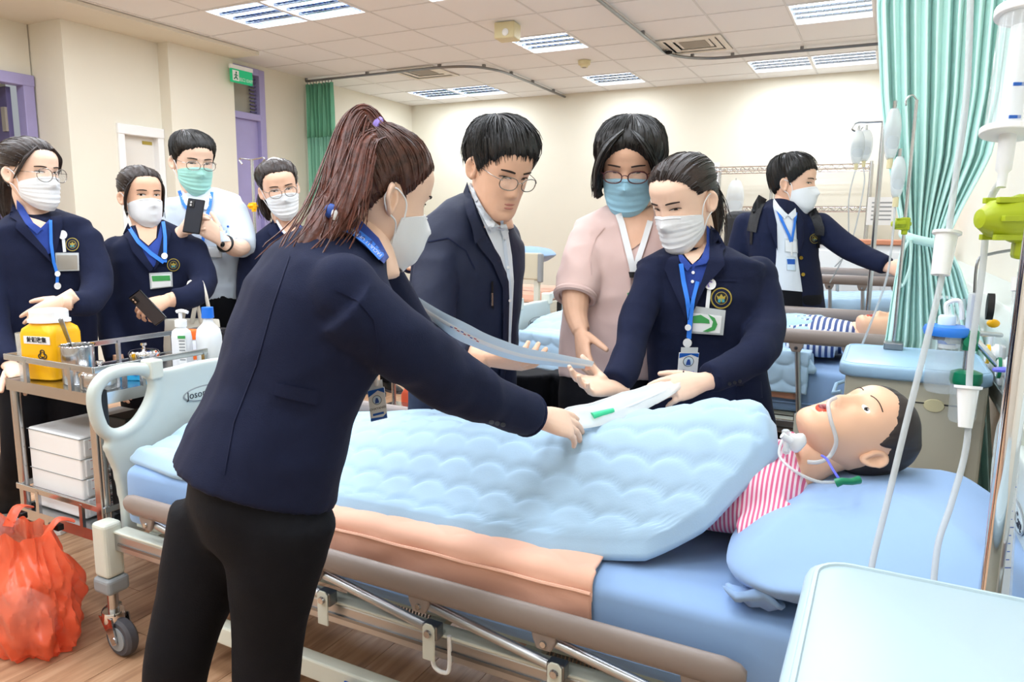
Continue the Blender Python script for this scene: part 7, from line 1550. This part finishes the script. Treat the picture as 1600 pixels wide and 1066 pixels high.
# ---------------- woman with glasses behind
H = Head(P(437, 296, 3.38), dirv(.42, -.86, -.20), ZU-RTH*.22, 1.04); f = dirv(.25, -.96); rt = f.cross(ZU)
tor = [(P(446, 540, 3.54), .18, .13, rt), (P(444, 480, 3.52), .172, .125, rt), (P(442, 425, 3.50), .18, .125, rt), (P(444, 385, 3.48), .18, .105, rt), (P(446, 362, 3.46), .11, .08, rt), (P(446, 348, 3.45), .066, .06, rt)]
armR = [P(394, 402, 3.44), P(388, 450, 3.42), P(392, 510, 3.4), P(400, 550, 3.36)]; armL = [P(500, 402, 3.5), P(508, 450, 3.5), P(506, 510, 3.46), P(500, 550, 3.4)]
hR = hand_mb(P(401, 556, 3.36), -ZU, RTH, -FWH, curl=.3); hL = hand_mb(P(500, 556, 3.4), -ZU, -RTH, -FWH, curl=.3)
W6, b, jk, bv = student('masked woman with glasses tilting her head, behind the ponytail', H, f, P(446, 352, 3.46), tor, armR, armL, [hR, hL], 'skin', 81, V(-2.4, 2.75, 0), vox=.0045)
simple_pelvis(W6, V(tor[0][0].x, tor[0][0].y, .76), rt, f)
decal('neck_opening', [(434, 340), (440, 362), (452, 370), (462, 356), (462, 342)], bv, 'skin', W6, .004, .002, res=4); decal('polo_front', [(430, 340), (438, 362), (452, 372), (464, 356), (468, 344), (474, 366), (464, 400), (446, 372)], bv, 'polo_blue', W6, .006, .003, res=4); decal('lapel', [(426, 342), (418, 362), (430, 378), (446, 400), (450, 392), (436, 366)], bv, 'navy_lapel', W6, .010, .004, res=4); decal('lanyard', strip_px([(432, 344), (440, 358), (448, 368)], 4), bv, 'lanyard_white', W6, .014, .002, res=2)
hair_cap(H, W6, 'hair_dark', (.0, -.80, .45), thick=.016, strands=120, rs=81, groove=.0028); hair_tail(W6, 'hair_dark', [H.W(V(.06, -.06, .0)), H.W(V(.075, -.055, -.05)), H.W(V(.075, -.05, -.10)), H.W(V(.07, -.045, -.14))], [.02, .03, .028, .006], name='side_hair', wisps=14, rs=82); MB().tube(spline([H.W(V(-.06, -.0, .105)), H.W(V(0, .0, .137)), H.W(V(.06, 0, .105))], 6), .006*H.sc, 8).build('hair_band', 'white', W6)
eyes(H, W6, .7, look=(.2, -.2)); mask(H, W6, 'mask_white'); glasses(H, W6, 'rim_metal', .026, .021, y=.009, z=.003, shape=2.2)
# ---------------- person hidden behind the ponytail, only legs, shoes and a sleeve showing
fz = PZ(592, 612, .0); f = dirv(.7, -.7); rt = f.cross(ZU)
H = Head(V(fz.x, fz.y, 1.52), f, ZU, .95); c0 = V(fz.x, fz.y, 0)
tor = [(c0+ZU*.80, .17, .12, rt), (c0+ZU*1.0, .165, .12, rt), (c0+ZU*1.2, .18, .12, rt), (c0+ZU*1.3, .17, .1, rt), (c0+ZU*1.36, .07, .06, rt)]
q_ = P(652, 452, 5.0); armR = [c0+rt*.19+ZU*1.26, c0+rt*.21+ZU*1.03+f*.05, c0+rt*.14+ZU*.95+f*.24]; armL = [c0-rt*.19+ZU*1.26, c0-rt*.21+ZU*1.03+f*.05, c0-rt*.12+ZU*.98+f*.26]
hs_ = [hand_mb(a[-1], f, -ZU, ZU, curl=.4) for a in (armR, armL)]
P10, b, jk, bv = student('person in dark clothes whose legs and black shoes show beside the hanging badge', H, f, c0+ZU*1.36, tor, armR, armL, hs_, 'skin', 91, c0, vox=.006); simple_pelvis(P10, c0+ZU*.80, rt, f)
hair_cap(H, P10, 'hair_black', (0, -.4, .9), strands=0, nph=80, ns=14); eyes(H, P10, .8); mask(H, P10, 'mask_white')
# ================================================================== PRACTICE PATIENTS
def manikin(label, H, neck, tor, arms, gown, t_vox=.010):
    t = thing('training_manikin', label, 'manikin', tor[0][0]); mb = MB(); mb.add([H.W(p) for p in HV], HF)
    for s_ in (1, -1): e = ear_mb(H, s_); mb.add(e.v, e.f)
    core = MB(); core.tube([H.W(V(0, -.02, -.03)), H.W(V(0, -.022, -.08)), neck], [.052, .050, .056], 18); tr = tori([(c, a*.85, b_*.85, r) for c, a, b_, r in tor]); core.add(tr.v, tr.f)
    addmesh(mb, remesh(core, .009, 5)); b = mb.build('body', 'doll_skin', t, ang=180)
    g = tori(tor)
    for a in arms: limb(g, a, [.062, .056, .05], 5)
    gw = cloth('gown', g, gown, t, t_vox, 4, .0045, 11, 5)
    hair_cap(H, t, 'doll_hair', (.0, -.30, .95), strands=0, groove=0, thick=.006, edge=.004, tab=[(0, 44), (20, 40), (40, 30), (55, 24), (68, 12), (78, -4), (84, 0), (92, 14), (104, 8), (114, -20), (128, -40), (180, -52)])
    for s_ in (1, -1):
        e = patch(H, 'eye', 'eye_white', t, [(.031*s_+.0125*math.cos(a), .0095+.0062*math.sin(a)) for a in np.linspace(0, 2*math.pi, 18)[:-1]], .0012); patch(H, 'iris', 'iris', e, [(.031*s_+.0062*math.cos(a), .0098+.0060*math.sin(a)) for a in np.linspace(0, 2*math.pi, 16)[:-1]], .0022)
        patch(H, 'glint', 'white_gloss', e, [(.033*s_+.0016*math.cos(a), .0122+.0016*math.sin(a)) for a in np.linspace(0, 2*math.pi, 8)[:-1]], .0030)
        MB().tube([H.W(face_pt(.031*s_+s_*(-.018+.038*k/9), .030+.006*math.sin(.4+2.2*k/9), .0006)) for k in range(10)], [.0011]*10, 5).build('eyebrow', 'brow', t)
    mo = patch(H, 'mouth', 'doll_mouth', t, [(.019*math.cos(a), -.067+.0145*math.sin(a)) for a in np.linspace(0, 2*math.pi, 20)[:-1]], .0014); patch(H, 'mouth_hollow', 'brown_liquid', mo, [(.0135*math.cos(a), -.067+.0095*math.sin(a)) for a in np.linspace(0, 2*math.pi, 18)[:-1]], .0024)
    return t, b, gw
H = Head(P(1338, 676, 1.56), UP*.88-FW*.40-RT*.28, RT*.95+UP*.10+FW*.10, 1.0)
yv = V(0, 1, 0); tor = [(V(-.75, 1.64, .665), .10, .05, -yv), (V(-.55, 1.64, .67), .105, .055, -yv), (V(-.40, 1.64, .685), .11, .065, -yv), (V(-.30, 1.64, .705), .12, .085, -yv), (V(-.20, 1.64, .735), .145, .10, -yv), (V(-.15, 1.63, .745), .15, .092, -yv), (V(-.11, 1.63, .765), .10, .062, -yv)]
nk = V(-.13, 1.64, .80)
MK, b, gw = manikin('practice patient with painted dark hair and pink striped gown on the near bed', H, nk, tor, [[V(-.13, 1.515, .715), V(-.165, 1.485, .69), V(-.21, 1.49, .665)], [V(-.19, 1.78, .72), V(-.28, 1.80, .70), V(-.4, 1.78, .66)]], 'gown_pink')
MB().tube(spline([V(-.13, 1.55, .80), V(-.155, 1.60, .845), V(-.155, 1.66, .85), V(-.13, 1.72, .80)], 6), .010, 8).build('gown_collar', 'gown_pink', MK)
gz = thing('gauze_pad', 'white gauze pad at the throat of the practice patient', 'gauze', P(1240, 692, 1.50)); gp = P(1244, 690, 1.49)
MB().loft([[gp+RT*(w_*math.cos(a))+UP*(w_*.9*math.sin(a))*(1+.2*math.sin(3*a))-FW*h_ for a in (2*math.pi*k/22 for k in range(22))] for w_, h_ in ((.012, -.02), (.021, -.006), (.022, .0), (.016, .005), (.004, .006))]).build('gauze_sheet', 'white', gz, ang=60)
tc = thing('throat_connector', 'clear plastic connector standing on the practice patient throat', 'connector', P(1227, 675, 1.49)); MB().lathe(P(1228, 690, 1.485), [(0, -.02), (.006, -.02), (.006, .012), (.008, .013), (.008, .022), (.005, .025), (0, .025)], 16, UP).build('connector_body', 'clear_soft', tc); MB().tube([P(1222, 680, 1.48), P(1236, 690, 1.48)], .007, 10).build('side_port', 'clear_white', tc)
MB().tube([P(1228, 690, 1.485)-UP*.02, P(1231, 700, 1.5)], .008, 8).build('connector_stem', 'clear_white', tc)
ns_ = thing('nasal_tube', 'clear nasal tube looping from the practice patient nose to the collar', 'tube', P(1290, 640, 1.47))
nt = H.W(V(-.008, .108, -.040)); MB().tube(spline([nt, H.W(V(-.018, .108, -.062)), H.W(V(-.045, .088, -.075)), H.W(V(-.068, .05, -.080)), H.W(V(-.070, .02, -.098)), P(1280, 722, 1.46), P(1262, 722, 1.47)], 8), .0042, 10).build('tubing', 'tube', ns_)
ln_ = thing('cuff_line', 'thin clear line with a green plug lying on the pillow edge', 'tube', P(1320, 752, 1.38)); MB().tube(spline([P(1222, 688, 1.47), P(1218, 712, 1.44), P(1240, 735, 1.40), P(1275, 752, 1.385), P(1306, 754, 1.385)], 8), .003, 8).build('tubing', 'tube', ln_); MB().tube([P(1306, 755, 1.385), P(1316, 752, 1.38), P(1330, 753, 1.385), P(1342, 750, 1.39)], [.009, .007, .0065, .008], 12).build('green_plug', 'green_med', ln_)
MB().tube(spline([P(1312, 750, 1.385), P(1302, 735, 1.40), P(1292, 718, 1.43), P(1284, 712, 1.45)], 5), .0025, 6).build('violet_line', 'violet_band', ln_)
H2 = Head(P(1382, 521, 3.02), UP*.93-FW*.30-RT*.10, RT, .95)
tor = [(V(-.7, 3.40, .83), .16, .07, -yv), (V(-.45, 3.40, .84), .17, .08, -yv), (V(-.25, 3.40, .845), .17, .085, -yv), (V(-.12, 3.40, .85), .14, .065, -yv), (V(-.08, 3.40, .86), .08, .045, -yv)]
MK2, b, gw = manikin('second practice patient on the middle bed, face half behind the mint curtain', H2, V(-.10, 3.40, .87), tor, [[V(-.16, 3.22, .84), V(-.35, 3.2, .83)]], 'gown_navy')
